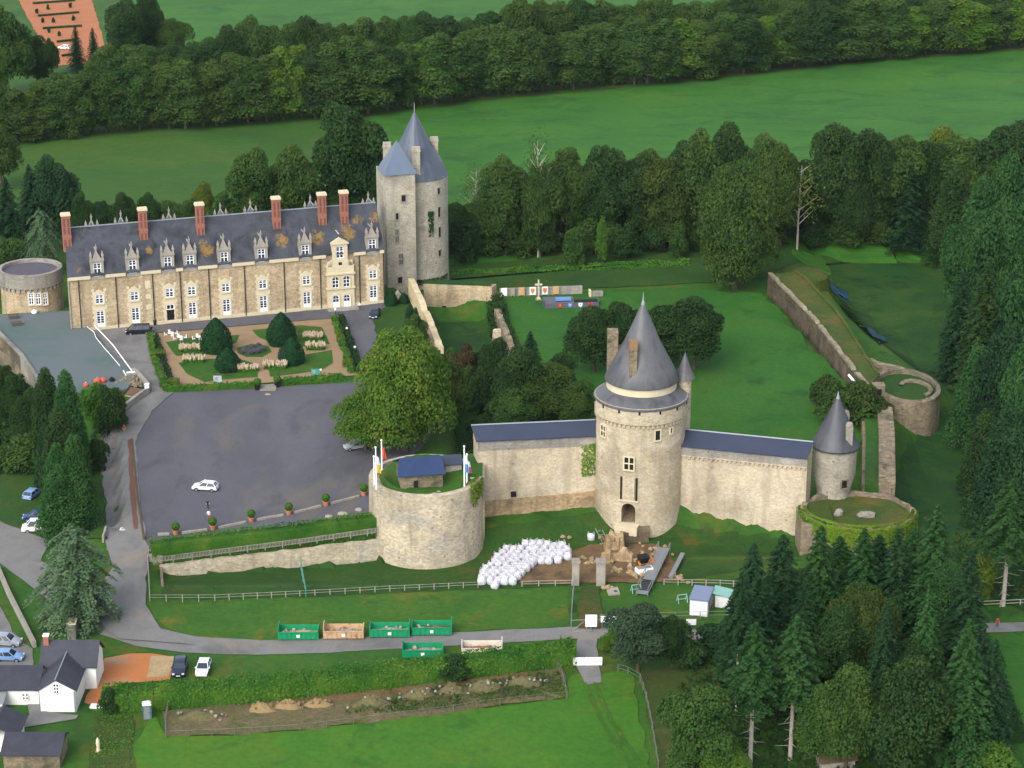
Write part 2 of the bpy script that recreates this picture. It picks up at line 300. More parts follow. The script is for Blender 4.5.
# ------------------------------------------------------------------ mesh helpers
class MB:
    def __init__(s): s.v = []; s.f = []; s.mi = []; s.cur = 0
    def add(s, vs, fs):
        o = len(s.v); s.v += [tuple(q) for q in vs]; s.f += [tuple(i+o for i in f) for f in fs]; s.mi += [s.cur]*len(fs); return s
    def box(s, x0, x1, y0, y1, z0, z1):
        return s.add([(x0,y0,z0),(x1,y0,z0),(x1,y1,z0),(x0,y1,z0),(x0,y0,z1),(x1,y0,z1),(x1,y1,z1),(x0,y1,z1)],
                     [(0,3,2,1),(4,5,6,7),(0,1,5,4),(1,2,6,5),(2,3,7,6),(3,0,4,7)])
    def obox(s, c, size, rz=0.0):
        hx, hy, hz = size[0]/2, size[1]/2, size[2]/2; ca, sa = math.cos(rz), math.sin(rz)
        vs = [(c[0]+x*ca-y*sa, c[1]+x*sa+y*ca, c[2]+z) for z in (-hz, hz) for x, y in ((-hx,-hy),(hx,-hy),(hx,hy),(-hx,hy))]
        return s.add(vs, [(0,3,2,1),(4,5,6,7),(0,1,5,4),(1,2,6,5),(2,3,7,6),(3,0,4,7)])
    def frustum(s, b0, b1, z0, z1):          # two rects (x0,x1,y0,y1)
        q = lambda b, z: [(b[0],b[2],z),(b[1],b[2],z),(b[1],b[3],z),(b[0],b[3],z)]
        return s.add(q(b0,z0)+q(b1,z1), [(0,3,2,1),(4,5,6,7),(0,1,5,4),(1,2,6,5),(2,3,7,6),(3,0,4,7)])
    def prism(s, poly, z0, z1, capb=True):
        a = sum(poly[i][0]*poly[(i+1)%len(poly)][1]-poly[(i+1)%len(poly)][0]*poly[i][1] for i in range(len(poly)))
        if a < 0: poly = poly[::-1]
        n = len(poly); f0 = z0 if callable(z0) else (lambda x, y: z0); f1 = z1 if callable(z1) else (lambda x, y: z1)
        vs = [(p[0],p[1],f0(p[0],p[1])) for p in poly]+[(p[0],p[1],f1(p[0],p[1])) for p in poly]
        fs = [tuple(range(n,2*n))]+[(i,(i+1)%n,n+(i+1)%n,n+i) for i in range(n)]
        if capb: fs.append(tuple(range(n-1,-1,-1)))
        return s.add(vs, fs)
    def extr_y(s, prof, y0, y1):             # profile in x,z extruded along y
        n = len(prof); a = sum(prof[i][0]*prof[(i+1)%n][1]-prof[(i+1)%n][0]*prof[i][1] for i in range(n))
        if a < 0: prof = prof[::-1]
        vs = [(p[0],y0,p[1]) for p in prof]+[(p[0],y1,p[1]) for p in prof]
        return s.add(vs, [tuple(range(n)), tuple(range(2*n-1,n-1,-1))]+[(i,n+i,n+(i+1)%n,(i+1)%n) for i in range(n)])
    def lathe(s, prof, n=32, cx=0, cy=0, a0=0.0, a1=None, phase=0.0, jit=0.0, cap=True):
        full = a1 is None; m = n if full else n+1; vs = []; fs = []
        for (r, z) in prof:
            for i in range(m):
                a = phase + (2*math.pi*i/n if full else a0+(a1-a0)*i/n); rr = r*(1+jit*(rnd.random()-.5)); vs.append((cx+rr*math.cos(a), cy+rr*math.sin(a), z))
        for k in range(len(prof)-1):
            for i in range(n):
                j = (i+1) % m; fs.append((k*m+i, k*m+j, (k+1)*m+j, (k+1)*m+i))
        if full and cap:
            if prof[0][0] > 1e-6: fs.append(tuple(range(n-1,-1,-1)))
            if prof[-1][0] > 1e-6: fs.append(tuple((len(prof)-1)*m+i for i in range(n)))
        return s.add(vs, fs)
    def tube(s, pts, r, n=6, cap=True):
        pts = [Vector(p) for p in pts]; rs = r if isinstance(r, (list, tuple)) else [r]*len(pts); vs = []
        for i, p in enumerate(pts):
            d = (pts[min(i+1,len(pts)-1)]-pts[max(i-1,0)]).normalized()
            u = d.cross(Vector((0,0,1)) if abs(d.z) < .95 else Vector((1,0,0))).normalized(); w = d.cross(u)
            vs += [p + (u*math.cos(2*math.pi*k/n)+w*math.sin(2*math.pi*k/n))*rs[i] for k in range(n)]
        fs = [(i*n+k, i*n+(k+1)%n, (i+1)*n+(k+1)%n, (i+1)*n+k) for i in range(len(pts)-1) for k in range(n)]
        if cap: fs += [tuple(range(n-1,-1,-1)), tuple((len(pts)-1)*n+k for k in range(n))]
        return s.add(vs, fs)
    def ball(s, c, rx, ry=None, rz=None, n=10, m=6, jit=0.0):
        ry = ry or rx; rz = rz or rx; vs = [(c[0],c[1],c[2]-rz)]; fs = []
        for j in range(1, m):
            t = -math.pi/2+math.pi*j/m
            for i in range(n):
                a = 2*math.pi*i/n; k = 1+jit*(rnd.random()-.5)*2
                vs.append((c[0]+rx*k*math.cos(t)*math.cos(a), c[1]+ry*k*math.cos(t)*math.sin(a), c[2]+rz*k*math.sin(t)))
        vs.append((c[0],c[1],c[2]+rz)); L = len(vs)-1
        fs += [(0,1+(i+1)%n,1+i) for i in range(n)]
        for j in range(m-2):
            fs += [(1+j*n+i,1+j*n+(i+1)%n,1+(j+1)*n+(i+1)%n,1+(j+1)*n+i) for i in range(n)]
        fs += [(L,1+(m-2)*n+i,1+(m-2)*n+(i+1)%n) for i in range(n)]
        return s.add(vs, fs)
    def mesh(s, name, mats, smooth=False):
        me = bpy.data.meshes.new(name); me.from_pydata(s.v, [], s.f)
        mats = mats if isinstance(mats, (list, tuple)) else [mats]
        for m in mats: me.materials.append(M[m] if isinstance(m, str) else m)
        if len(mats) > 1: me.polygons.foreach_set('material_index', s.mi)
        if smooth:
            me.polygons.foreach_set('use_smooth', [True]*len(me.polygons))
            try: me.set_sharp_from_angle(angle=R(38))
            except Exception: pass
        me.update(); return me
    def build(s, name, mats, parent=None, smooth=False, loc=None, rz=0.0):
        o = bpy.data.objects.new(name, s.mesh(name, mats, smooth)); COL.objects.link(o)
        if parent is not None: o.parent = parent
        if loc is not None: o.location = loc
        if rz: o.rotation_euler.z = rz
        return o
def tag(o, label, cat, group=None, kind=None):
    o['label'] = label; o['category'] = cat
    if group: o['group'] = group
    if kind: o['kind'] = kind
    return o
def T(name, label, cat, loc=(0,0,0), rz=0.0, group=None, kind=None):
    o = bpy.data.objects.new(name, None); COL.objects.link(o); o.location = loc; o.rotation_euler.z = rz
    o.empty_display_size = .5
    return tag(o, label, cat, group, kind)
def kids(o): return [c for c in CH.get(o.name, [])]
def clone(root, loc=None, rz=None, label=None, scale=None):
    r = root.copy(); COL.objects.link(r)
    for c in root.children:
        k = c.copy(); COL.objects.link(k); k.parent = r
        for g in c.children:
            q = g.copy(); COL.objects.link(q); q.parent = k
    if loc is not None: r.location = loc
    if rz is not None: r.rotation_euler.z = rz
    if scale is not None: r.scale = scale
    if label: r['label'] = label
    return r
def bake(o):                            # apply modifiers
    bpy.context.view_layer.update(); dg = bpy.context.evaluated_depsgraph_get()
    me = bpy.data.meshes.new_from_object(o.evaluated_get(dg)); old = o.data; o.modifiers.clear(); o.data = me; bpy.data.meshes.remove(old)
def cut(o, mb):
    c = mb.build('cutter', 'dark'); md = o.modifiers.new('b', 'BOOLEAN'); md.operation = 'DIFFERENCE'; md.object = c; md.solver = 'EXACT'
    c.parent = o.parent; bake(o); me = c.data; bpy.data.objects.remove(c); bpy.data.meshes.remove(me)

# ------------------------------------------------------------------ ground sheets
def dens(poly, step):
    out = []
    for i in range(len(poly)):
        a, b = Vector(poly[i][:2]), Vector(poly[(i+1) % len(poly)][:2]); n = max(1, int((b-a).length/step))
        out += [a.lerp(b, k/n) for k in range(n)]
    return out
USED = []
def sheet_w(name, poly, mtl, lift, label, cat, wob=0.4, cell=2.5, level=None, kind='structure'):
    while any(abs(lift-u) < .0039 for u in USED): lift += .004          # no two sheets in one plane
    USED.append(lift)
    pts = dens(poly, 2.0)
    if wob: pts = [p + Vector((rnd.uniform(-wob, wob), rnd.uniform(-wob, wob))) for p in pts]
    bm = bmesh.new(); vs = [bm.verts.new((p.x, p.y, 0)) for p in pts]
    f = bm.faces.new(vs); bmesh.ops.triangulate(bm, faces=[f])
    if level is None:
        for ax in (0, 1):
            lo, hi = min(p[ax] for p in pts), max(p[ax] for p in pts); k = math.floor(lo/cell)*cell + cell
            while k < hi:
                no = (1,0,0) if ax == 0 else (0,1,0); co = (k,0,0) if ax == 0 else (0,k,0)
                bmesh.ops.bisect_plane(bm, geom=bm.verts[:]+bm.edges[:]+bm.faces[:], plane_co=co, plane_no=no); k += cell
    bm.verts.ensure_lookup_table()
    X = np.array([v.co.x for v in bm.verts]); Y = np.array([v.co.y for v in bm.verts])
    Z = Hn(X, Y) if level is None else np.full(X.shape, level)
    for v, z in zip(bm.verts, Z): v.co.z = z + lift
    bmesh.ops.recalc_face_normals(bm, faces=bm.faces[:])
    if sum(f.normal.z for f in bm.faces) < 0: bmesh.ops.reverse_faces(bm, faces=bm.faces[:])
    me = bpy.data.meshes.new(name); bm.to_mesh(me); bm.free(); me.materials.append(M[mtl])
    o = bpy.data.objects.new(name, me); COL.objects.link(o); return tag(o, label, cat, kind=kind)
def sheet(name, pix, mtl, lift, label, cat, **k):
    return sheet_w(name, [G(*p) for p in pix], mtl, lift, label, cat, **k)
def ribbon(pts, w):                      # centreline -> polygon
    pts = [Vector(p[:2]) for p in pts]; Lf, Rt = [], []
    for i, p in enumerate(pts):
        d = (pts[min(i+1,len(pts)-1)]-pts[max(i-1,0)]).normalized(); n = Vector((-d.y, d.x)); ww = w[i] if isinstance(w, (list, tuple)) else w
        Lf.append(p+n*ww/2); Rt.append(p-n*ww/2)
    return Lf+Rt[::-1]
# ================================================================== GROUND
def axis(lo, hi, st, far, g=1.16):
    a = list(np.arange(lo, hi+st/2, st)); s = st; x = hi
    while x < far: s *= g; x += s; a.append(x)
    s = st; x = lo; b = []
    while x > -far: s *= g; x -= s; b.append(x)
    return np.array(b[::-1]+a)
gx, gy = axis(-125, 125, 1.25, 7000), axis(-150, 115, 1.25, 7000)
GX, GY = np.meshgrid(gx, gy); GZ = Hn(GX, GY)
nx, ny = len(gx), len(gy)
me = bpy.data.meshes.new('ground')
idx = np.arange(nx*ny).reshape(ny, nx)
q = np.stack([idx[:-1,:-1], idx[:-1,1:], idx[1:,1:], idx[1:,:-1]], -1).reshape(-1, 4)
me.vertices.add(nx*ny); me.vertices.foreach_set('co', np.stack([GX, GY, GZ], -1).reshape(-1).astype(np.float32))
me.loops.add(len(q)*4); me.loops.foreach_set('vertex_index', q.reshape(-1).astype(np.int32))
me.polygons.add(len(q)); me.polygons.foreach_set('loop_start', np.arange(0, len(q)*4, 4, dtype=np.int32))
me.polygons.foreach_set('loop_total', np.full(len(q), 4, np.int32))
me.update(calc_edges=True); me.polygons.foreach_set('use_smooth', np.ones(len(q), bool)); me.materials.append(M['grass'])
ground = bpy.data.objects.new('ground', me); COL.objects.link(ground)
tag(ground, 'grassy ground under and around the castle', 'ground', kind='structure')

S = sheet
# fields
S('meadow', [(-60,140),(10,140),(60,138),(130,132),(250,122),(340,118),(470,106),(470,235),(380,240),(-60,250)], 'meadow', .08, 'olive green meadow behind the long chateau wing', 'meadow', cell=8)
S('far_field', [(360,108),(480,98),(680,82),(850,62),(1060,46),(1300,30),(1300,262),(1060,256),(800,262),(690,262),(452,272),(440,210)], 'grass_far', .12, 'smooth bright green field between the two belts of trees', 'field', cell=8, wob=.8)
S('upper_field', [(100,70),(140,-30),(560,-60),(1200,-60),(1200,20),(700,40),(340,60),(180,78)], 'grass_far', .08, 'bright green field along the top of the photograph', 'field', cell=12, wob=.8)
S('pitch', [(16,-4),(8,-40),(86,-40),(92,0),(110,62),(58,66),(54,64),(30,22)], 'pitch', .12, 'orange clay ground crossed by dark strips beyond the tree row', 'clay ground', wob=.3, cell=6)
# court
S('inner_lawn', [(505,296),(690,290),(766,292),(800,326),(834,370),(852,390),(862,440),(812,470),(690,448),(600,440),(540,430),(512,372)], 'grass_lush', .08, 'lush green lawn enclosed by the ruined ramparts', 'lawn', wob=.5)
S('forest_floor', [(440,250),(470,252),(560,257),(690,252),(830,248),(930,240),(1100,234),(1100,150),(830,170),(480,190)], 'rough_grass', .19, 'brown leaf litter ground beneath the belt of trees', 'ground', cell=6, wob=.8)
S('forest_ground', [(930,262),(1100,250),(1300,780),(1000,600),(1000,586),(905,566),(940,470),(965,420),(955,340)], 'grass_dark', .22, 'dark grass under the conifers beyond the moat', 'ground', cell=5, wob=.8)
S('parking_lot', [(130,395),(160,388),(258,388),(350,383),(420,378),(430,440),(372,494),(330,504),(290,512),(250,520),(212,527),(160,535),(140,539),(131,470),(127,440)], 'asphalt', .06, 'large grey tarmac court in front of the garden', 'car park', wob=.15)
S('court_edge', [(142,540),(160,535),(212,527),(250,520),(290,512),(330,504),(374,494),(378,516),(300,532),(230,541),(152,552)], 'asphalt', .10, 'narrow tarmac strip between the kerb stones and the hedge', 'pavement', wob=.1)
S('drive', [(78,309),(98,331),(150,322),(172,394),(152,412),(136,440),(138,480),(146,542),(152,552),(106,552),(106,500),(99,462),(98,444),(110,430),(132,406),(150,394),(146,380),(126,370),(96,336)], 'road', .17, 'worn grey drive curving past the terrace down to the road', 'drive', wob=.2, cell=1.25)
S('facade_path', [(100,331),(364,306),(392,302),(398,330),(372,360),(352,370),(338,318),(148,334),(112,338)], 'asphalt', .12, 'dark tarmac strip along the foot of the chateau facade', 'path', wob=.1)
S('garden', [(147,335),(335,319),(357,376),(168,392)], 'garden_path', .16, 'sandy garden ground laid out with paths', 'garden', wob=.0)
for pix, nm in (([(166,343),(196,338),(240,336),(236,344),(222,350),(202,356),(176,357)], 'left rear'), ([(252,331),(300,326),(322,328),(330,345),(300,348),(272,344),(258,338)], 'right rear'),
                ([(178,364),(212,360),(240,360),(258,366),(258,378),(220,381),(204,383),(186,374)], 'left front'), ([(268,366),(292,358),(332,351),(333,364),(320,372),(270,378)], 'right front'),
                ([(237,349),(252,345),(268,347),(272,353),(262,358),(246,358),(238,354)], 'round middle')):
    S('lawn', pix, 'grass', .20, f'{nm} clipped lawn bed of the formal garden', 'lawn', wob=.1)
# roads outside
rd = [G(*p) for p in [(-60,512),(0,548),(40,576),(84,606),(120,626),(150,638),(190,645),(260,648),(330,646),(420,641),(500,637),(570,633),(700,635),(800,633),(930,630),(1060,626)]]
sheet_w('road', ribbon(rd, [5.2,5.2,5.5,6,7,6,5.2,4.6,4.4,4.2,4,3.8,3.2,3,3,3]), 'road', .06, 'narrow grey lane curving along the front of the castle', 'road', wob=.12)
S('road_junction', [(108,548),(150,548),(146,580),(146,606),(160,630),(196,646),(120,640),(84,612),(98,590),(112,570)], 'road', .20, 'wide worn junction where the castle drive meets the lane', 'road', wob=.15, cell=1.25)
S('car_apron', [(-20,512),(44,514),(52,540),(40,562),(0,536),(-20,528)], 'road', .09, 'grey gravel lay-by under the conifers with parked cars', 'parking', wob=.3)
S('red_gravel', [(100,664),(104,658),(128,654),(152,655),(172,656),(170,680),(120,684),(112,700),(94,706),(84,704)], 'gravel_red', .10, 'orange gravel patch beside the white cottage', 'gravel', wob=.35)
S('pale_gravel', [(151,657),(174,657),(169,678),(147,678)], 'sand', .13, 'square of pale gravel beside the orange patch', 'gravel', wob=.1)
S('red_verge', [(128,442),(131,440),(134,480),(138,530),(134,530),(130,490)], 'earth_red', .24, 'strip of reddish soil along the edge of the car park', 'verge', wob=.1)
S('neighbour_yard', [(-60,590),(0,606),(12,632),(32,650),(33,690),(-60,690)], 'road', .08, 'grey yard with parked cars beside the cottage', 'yard', wob=.2)
S('cottage_path', [(-10,724),(30,716),(24,690),(38,690),(42,712),(78,716),(76,720),(0,732)], 'road', .10, 'pale concrete path round the cottage', 'path', wob=.1)
S('near_lawn', [(135,745),(150,712),(166,738),(300,732),(430,714),(566,700),(570,676),(630,672),(655,790),(120,800)], 'grass_near', .13, 'bright green lawn in the bottom foreground', 'lawn', wob=.4)
S('field_corner', [(985,640),(1060,632),(1060,720),(1024,770),(1010,720)], 'grass_lush', .08, 'bright green field corner at the right of the conifers', 'field', wob=.4)
S('allotment', [(96,716),(132,716),(136,790),(84,790)], 'rough_grass', .08, 'patch of weedy kitchen garden beside the lawn', 'garden', wob=.4)
S('spoil_ground', [(166,738),(165,712),(260,700),(430,686),(563,666),(567,698),(430,716),(300,732)], 'spoil', .08, 'strip of dumped brown earth behind the long hedge', 'earth', wob=.4)
S('hedge_ditch', [(270,704),(430,684),(560,662),(563,670),(430,692),(280,708)], 'earth', .14, 'bare brown strip of soil along the foot of the hedge', 'earth', wob=.3)
S('dig_ground', [(520,585),(526,570),(560,556),(600,540),(660,545),(675,565),(680,582),(640,584),(580,584)], 'earth', .10, 'bare brown earth of the excavation below the gate tower', 'earth', wob=.5)
S('front_lawn', [(146,604),(300,598),(480,590),(568,588),(570,626),(420,634),(280,641),(196,640),(160,624)], 'grass_front', .05, 'lawn strip between the moat fence and the lane', 'lawn', wob=.3)
S('moat_grass', [(166,566),(300,552),(384,540),(480,530),(596,512),(690,528),(800,535),(800,560),(690,580),(600,585),(480,590),(300,597),(162,598)], 'grass_moat', .07, 'rough green grass in the dry moat at the foot of the walls', 'grass bank', wob=.3)
S('back_bank', [(452,282),(505,292),(570,290),(690,284),(770,280),(770,250),(690,252),(560,258),(452,266)], 'grass_moat', .12, 'long grass bank behind the keep', 'bank', wob=.3, cell=4)
S('moat_bank', [(770,275),(800,262),(940,252),(960,238),(690,252)], 'grass_moat', .13, 'grassy bank along the brook beneath the belt', 'bank', wob=.4, cell=4)
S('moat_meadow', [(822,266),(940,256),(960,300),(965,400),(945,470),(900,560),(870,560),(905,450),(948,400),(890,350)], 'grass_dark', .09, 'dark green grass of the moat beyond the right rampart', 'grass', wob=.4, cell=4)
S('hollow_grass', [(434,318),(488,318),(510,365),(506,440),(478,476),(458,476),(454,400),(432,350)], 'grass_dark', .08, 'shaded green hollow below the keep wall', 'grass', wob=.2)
S('court_verge', [(372,318),(388,306),(420,300),(440,330),(434,370),(380,352)], 'grass_moat', .09, 'patch of grass between the car and the crumbling wall', 'grass', wob=.3)
S('west_grass', [(0,476),(100,452),(106,540),(60,545),(-30,512)], 'grass_moat', .10, 'mown grass under the conifers at the left', 'grass', wob=.4)
# water
for pix, lb in (([(452,281.5),(540,274),(610,267.4),(690,263.4),(690,262.4),(610,266.3),(540,272.8),(452,280.3)], 'thin dark stream in the grass behind the keep'),
                ([(812,263),(860,259.5),(930,253),(930,256),(862,262.5),(814,266)], 'dark brook crossing the moat meadow'),
                ([(816,268),(826,276),(842,300),(860,318),(880,336),(888,344),(880,346),(862,330),(846,316),(832,296),(820,280)], 'dark stream with painted bright patches of sky in the right moat')):
    S('stream', pix, 'water', .32, lb, 'stream', wob=.15, cell=4)
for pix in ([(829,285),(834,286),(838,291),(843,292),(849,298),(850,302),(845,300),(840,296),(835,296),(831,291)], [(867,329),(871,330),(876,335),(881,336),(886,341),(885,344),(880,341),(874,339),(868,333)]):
    S('pool', pix, 'painted_sky_water', .40, 'small pool with blue sky reflection painted on, ' + ('nearer the far end of the rampart' if pix[0][0] < 850 else 'beside the ruined round tower'), 'pool', wob=.25)
S('track', [(577,640),(597,640),(598,664),(602,684),(586,686),(574,664)], 'road', .09, 'grey gravel track crossing below the white barrier', 'track', wob=.15)
S('site_track', [(580,588),(600,588),(602,628),(578,630)], 'rough_grass', .11, 'worn track between the site gate and the pillars', 'track', wob=.3)
S('right_verge', [(640,672),(700,660),(730,700),(740,790),(665,790)], 'rough_grass', .10, 'rough brown grass beneath the tall firs', 'grass', wob=.5)

for o_ in (-1, 1):
    sheet_w('wheel_track', ribbon([G(a+o_*5, b) for a, b in [(589,684),(596,700),(606,722),(622,746),(640,772)]], .5), 'grass_front', .17, ('left' if o_ < 0 else 'right')+' faint wheel track curving over the near lawn', 'track', wob=.08)
S('field_margin', [(340,118),(480,98.5),(680,81.5),(850,61.5),(1060,45.5),(1060,47.5),(850,63.5),(680,83.5),(480,101),(340,120.5)], 'rough_grass', .28, 'straw coloured margin of the smooth field below the hedgerow', 'field margin', wob=.5, cell=6)
# ================================================================== VEGETATION PROTOTYPES
def leaf_mesh(name, C, N, size, rg, mtl, aspect=1.0):
    """a quad per leaf clump: centres C, normals N"""
    n = len(C); a = rg.normal(size=(n, 3)); u = np.cross(N, a); u /= np.linalg.norm(u, axis=1, keepdims=True)+1e-9; w = np.cross(N, u)
    s = (size if np.ndim(size) else np.full(n, size))*rg.uniform(.65, 1.35, n); s = s[:, None]/2
    j = lambda: rg.uniform(.6, 1.2, (n, 1))
    V = np.stack([C-u*s*j()-w*s*aspect*.5, C+u*s*.25-w*s*aspect*j(), C+u*s*j()+w*s*aspect*.4, C-u*s*.3+w*s*aspect*j()], 1).reshape(-1, 3)
    me = bpy.data.meshes.new(name); me.vertices.add(4*n); me.vertices.foreach_set('co', V.reshape(-1).astype(np.float32))
    me.loops.add(4*n); me.loops.foreach_set('vertex_index', np.arange(4*n, dtype=np.int32))
    me.polygons.add(n); me.polygons.foreach_set('loop_start', np.arange(0, 4*n, 4, dtype=np.int32)); me.polygons.foreach_set('loop_total', np.full(n, 4, np.int32))
    me.update(calc_edges=True); me.materials.append(M[mtl] if isinstance(mtl, str) else mtl); return me
def unit(v): return v/(np.linalg.norm(v, axis=1, keepdims=True)+1e-9)
def crown_pts(rg, lobes, n, bias=.72):
    """points on and in a set of lobes (cx,cy,cz,rx,ry,rz)"""
    Lb = np.array(lobes); w = (Lb[:,3]*Lb[:,4]*Lb[:,5])**(2/3); k = rg.choice(len(Lb), n, p=w/w.sum()); q = Lb[k]
    d = unit(rg.normal(size=(n, 3))); d[:,2] = np.where(d[:,2] < -.35, -d[:,2], d[:,2])
    r = bias + (1.06-bias)*rg.random(n)**.7
    inner = rg.random(n) < .12; r = np.where(inner, rg.uniform(.3, bias, n), r)
    C = q[:,:3] + d*q[:,3:]*r[:,None]; N = unit(d*.8 + rg.normal(size=(n,3))*.55 + np.array([0,0,.35]))
    return C, N
def lobed(rg, H, Wd, z0, nl, lr=.36, shape=1.0, rag=.25):
    """lobes filling an egg from z0 to H with width Wd"""
    out = []
    for i in range(nl):
        t = (i+.5)/nl; z = z0 + (H-z0)*(.12+.78*t); prof = (math.sin(math.pi*(.15+.80*(t**shape))))**.75
        a = i*2.399+rg.uniform(-.7,.7); r = Wd/2*prof*rg.uniform(.30,.82); s = Wd*lr*rg.uniform(.6,1.25)*(.6+.5*prof)
        out.append((r*math.cos(a), r*math.sin(a), z+rg.uniform(-rag,rag), s/1.35, s/1.35, s*rg.uniform(.55,.8)))
    out.append((0,0,z0+(H-z0)*.5, Wd*.33, Wd*.33, (H-z0)*.40)); return out
def trunk_mb(H, r, limbs=5, rg=None, top=.75, spread=.25):
    m = MB(); m.tube([(0,0,-.6),(0,0,.4),(r*.3,0,H*.35),(0,r*.4,H*top)], [r*1.35,r,r*.75,r*.25], 8)
    for i in range(limbs):
        z = H*(.25+.4*i/max(1,limbs)); a = i*2.4; l = H*spread
        m.tube([(0,0,z),(math.cos(a)*l*.5,math.sin(a)*l*.5,z+l*.4),(math.cos(a)*l,math.sin(a)*l,z+l*.8)], [r*.45,r*.3,r*.1], 5, False)
    return m
PROTO = {}
def proto(kind, crown, trunk, H, Wd): PROTO.setdefault(kind, []).append((crown, trunk, H, Wd))
for s in range(6):                                    # broad deciduous
    g = np.random.default_rng(10+s); H, Wd = 15.0, 12.0
    C, N = crown_pts(g, lobed(g, H, Wd, 1.0+.3*s, 20+3*s, .30, 1.0, .7), 24000)
    proto('broad', leaf_mesh('crown_broad', C, N, .40, g, 'leaf'), trunk_mb(H, .38, 6, g).mesh('trunk', 'bark'), H, Wd)
for s in range(1):                                    # one very large spreading tree
    g = np.random.default_rng(33); H, Wd = 17.0, 22.0
    C, N = crown_pts(g, lobed(g, H, Wd, .8, 46, .22, 1.0, .9), 60000)
    proto('large', leaf_mesh('crown_large', C, N, .40, g, 'leaf'), trunk_mb(H, .7, 9, g).mesh('trunk', 'bark'), H, Wd)
for s in range(3):                                    # dense lumpy evergreen cones
    g = np.random.default_rng(36+s); H, Wd = 18.0, 10.0; lb = []
    for i in range(30):
        t = (i+.5)/30; r = Wd/2*(1-t)**.62*.66; a = i*2.399; q = Wd*.22*(1-t)**.4+.35; lb.append((r*math.cos(a), r*math.sin(a), .8+(H-2.2)*t, q, q, q*1.5))
    C, N = crown_pts(g, lb, 20000)
    proto('cypress', leaf_mesh('crown_cypress', C, N, .36, g, 'conifer'), trunk_mb(H, .3, 3, g).mesh('trunk', 'bark'), H, Wd)
for s in range(5):                                    # row trees leafed almost to the ground
    g = np.random.default_rng(40+s); H, Wd = 17.0, 9.0
    C, N = crown_pts(g, lobed(g, H, Wd, .0, 24+3*s, .33, .8, .6), 20000)
    proto('column', leaf_mesh('crown_column', C, N, .42, g, 'leaf'), trunk_mb(H, .3, 4, g).mesh('trunk', 'bark'), H, Wd)
def conifer_pts(rg, H, Wd, z0, tiers, per, droop=.28, dens=1.0, power=.85):
    C, N, Sz = [], [], []
    for t in range(tiers):
        f = t/(tiers-1); z = z0 + (H-z0)*f**.92; Lr = (Wd/2*((1-f)**power)*.96 + .35) if power > 0 else Wd/2*(1-f**2.4)**.55*rg.uniform(.72,1.08)+.5
        nb = max(4, int(per*(1-f*.6))); off = rg.uniform(0, 6.28)
        for b in range(nb):
            a = off + 6.283*b/nb + rg.uniform(-.2,.2); L = Lr*rg.uniform(.72, 1.12); k = max(4, int(L*5.0*dens))
            for j in range(k):
                u = (j+.6)/k; rr = L*u; up = (.10*math.sin(u*3) - droop*u*u)*L
                wd_ = .55*(1-u*.55)*L*.45
                for sgn in (-1, 0, 1):
                    o = sgn*wd_*rg.uniform(.3, 1)
                    C.append((math.cos(a)*rr-math.sin(a)*o, math.sin(a)*rr+math.cos(a)*o, z+up-abs(sgn)*.12+rg.uniform(-.15,.15)))
                    N.append((math.cos(a)*.35+rg.normal()*.3, math.sin(a)*.35+rg.normal()*.3, 1)); Sz.append(.50-.10*u)
    return np.array(C), unit(np.array(N)), np.array(Sz)
for s in range(4):                                    # firs
    g = np.random.default_rng(70+s); H, Wd = 22.0, 9.0
    C, N, Sz = conifer_pts(g, H, Wd, 1.5 if s < 2 else 3.5, 30, 12, .22, 1.0, .72)
    m = MB(); m.tube([(0,0,-.6),(0,0,H*.5),(0,0,H*.97)], [.36,.24,.04], 7)
    proto('conifer', leaf_mesh('crown_conifer', C, N, Sz*1.05, g, 'conifer'), m.mesh('trunk', 'bark'), H, Wd)
for s in range(3):                                    # firs with a bare lower stem
    g = np.random.default_rng(80+s); H, Wd = 24.0, 8.0
    C, N, Sz = conifer_pts(g, H, Wd, 11.5, 20, 11, .2, 1.0, .62)
    m = MB(); m.tube([(0,0,-.6),(0,0,H*.5),(0,0,H*.97)], [.30,.22,.04], 7)
    for i in range(16):
        a = i*2.4; z = 2.5+i*.5; l = g.uniform(.8, 2.2); m.tube([(0,0,z),(math.cos(a)*l,math.sin(a)*l,z-.2*l)], [.05,.02], 4, False)
    proto('bare_conifer', leaf_mesh('crown_bare_conifer', C, N, Sz*1.05, g, 'conifer'), m.mesh('trunk', 'bark_pale'), H, Wd)
for s in range(2):                                    # spreading cedar with drooping layers
    g = np.random.default_rng(90+s); H, Wd = 19.0, 17.0
    C, N, Sz = conifer_pts(g, H, Wd, 2.6, 14, 10, .42, 1.6, -1)
    C[:,2] += g.normal(size=len(C))*.15
    m = MB(); m.tube([(0,0,-.6),(0,0,H*.5),(.2,0,H*.95)], [.5,.34,.05], 8)
    proto('cedar', leaf_mesh('crown_cedar', C, N, Sz*1.1, g, 'conifer_blue', 1.1), m.mesh('trunk', 'bark'), H, Wd)
for s in range(4):                                    # bushes
    g = np.random.default_rng(100+s); H, Wd = 4.0, 4.4
    C, N = crown_pts(g, lobed(g, H, Wd, -.2, 11, .36, 1.0, .3), 5000)
    m = MB(); m.tube([(0,0,-.4),(0,0,1.6)], [.12,.06], 5)
    proto('bush', leaf_mesh('crown_bush', C, N, .27, g, 'leaf'), m.mesh('trunk', 'bark'), H, Wd)
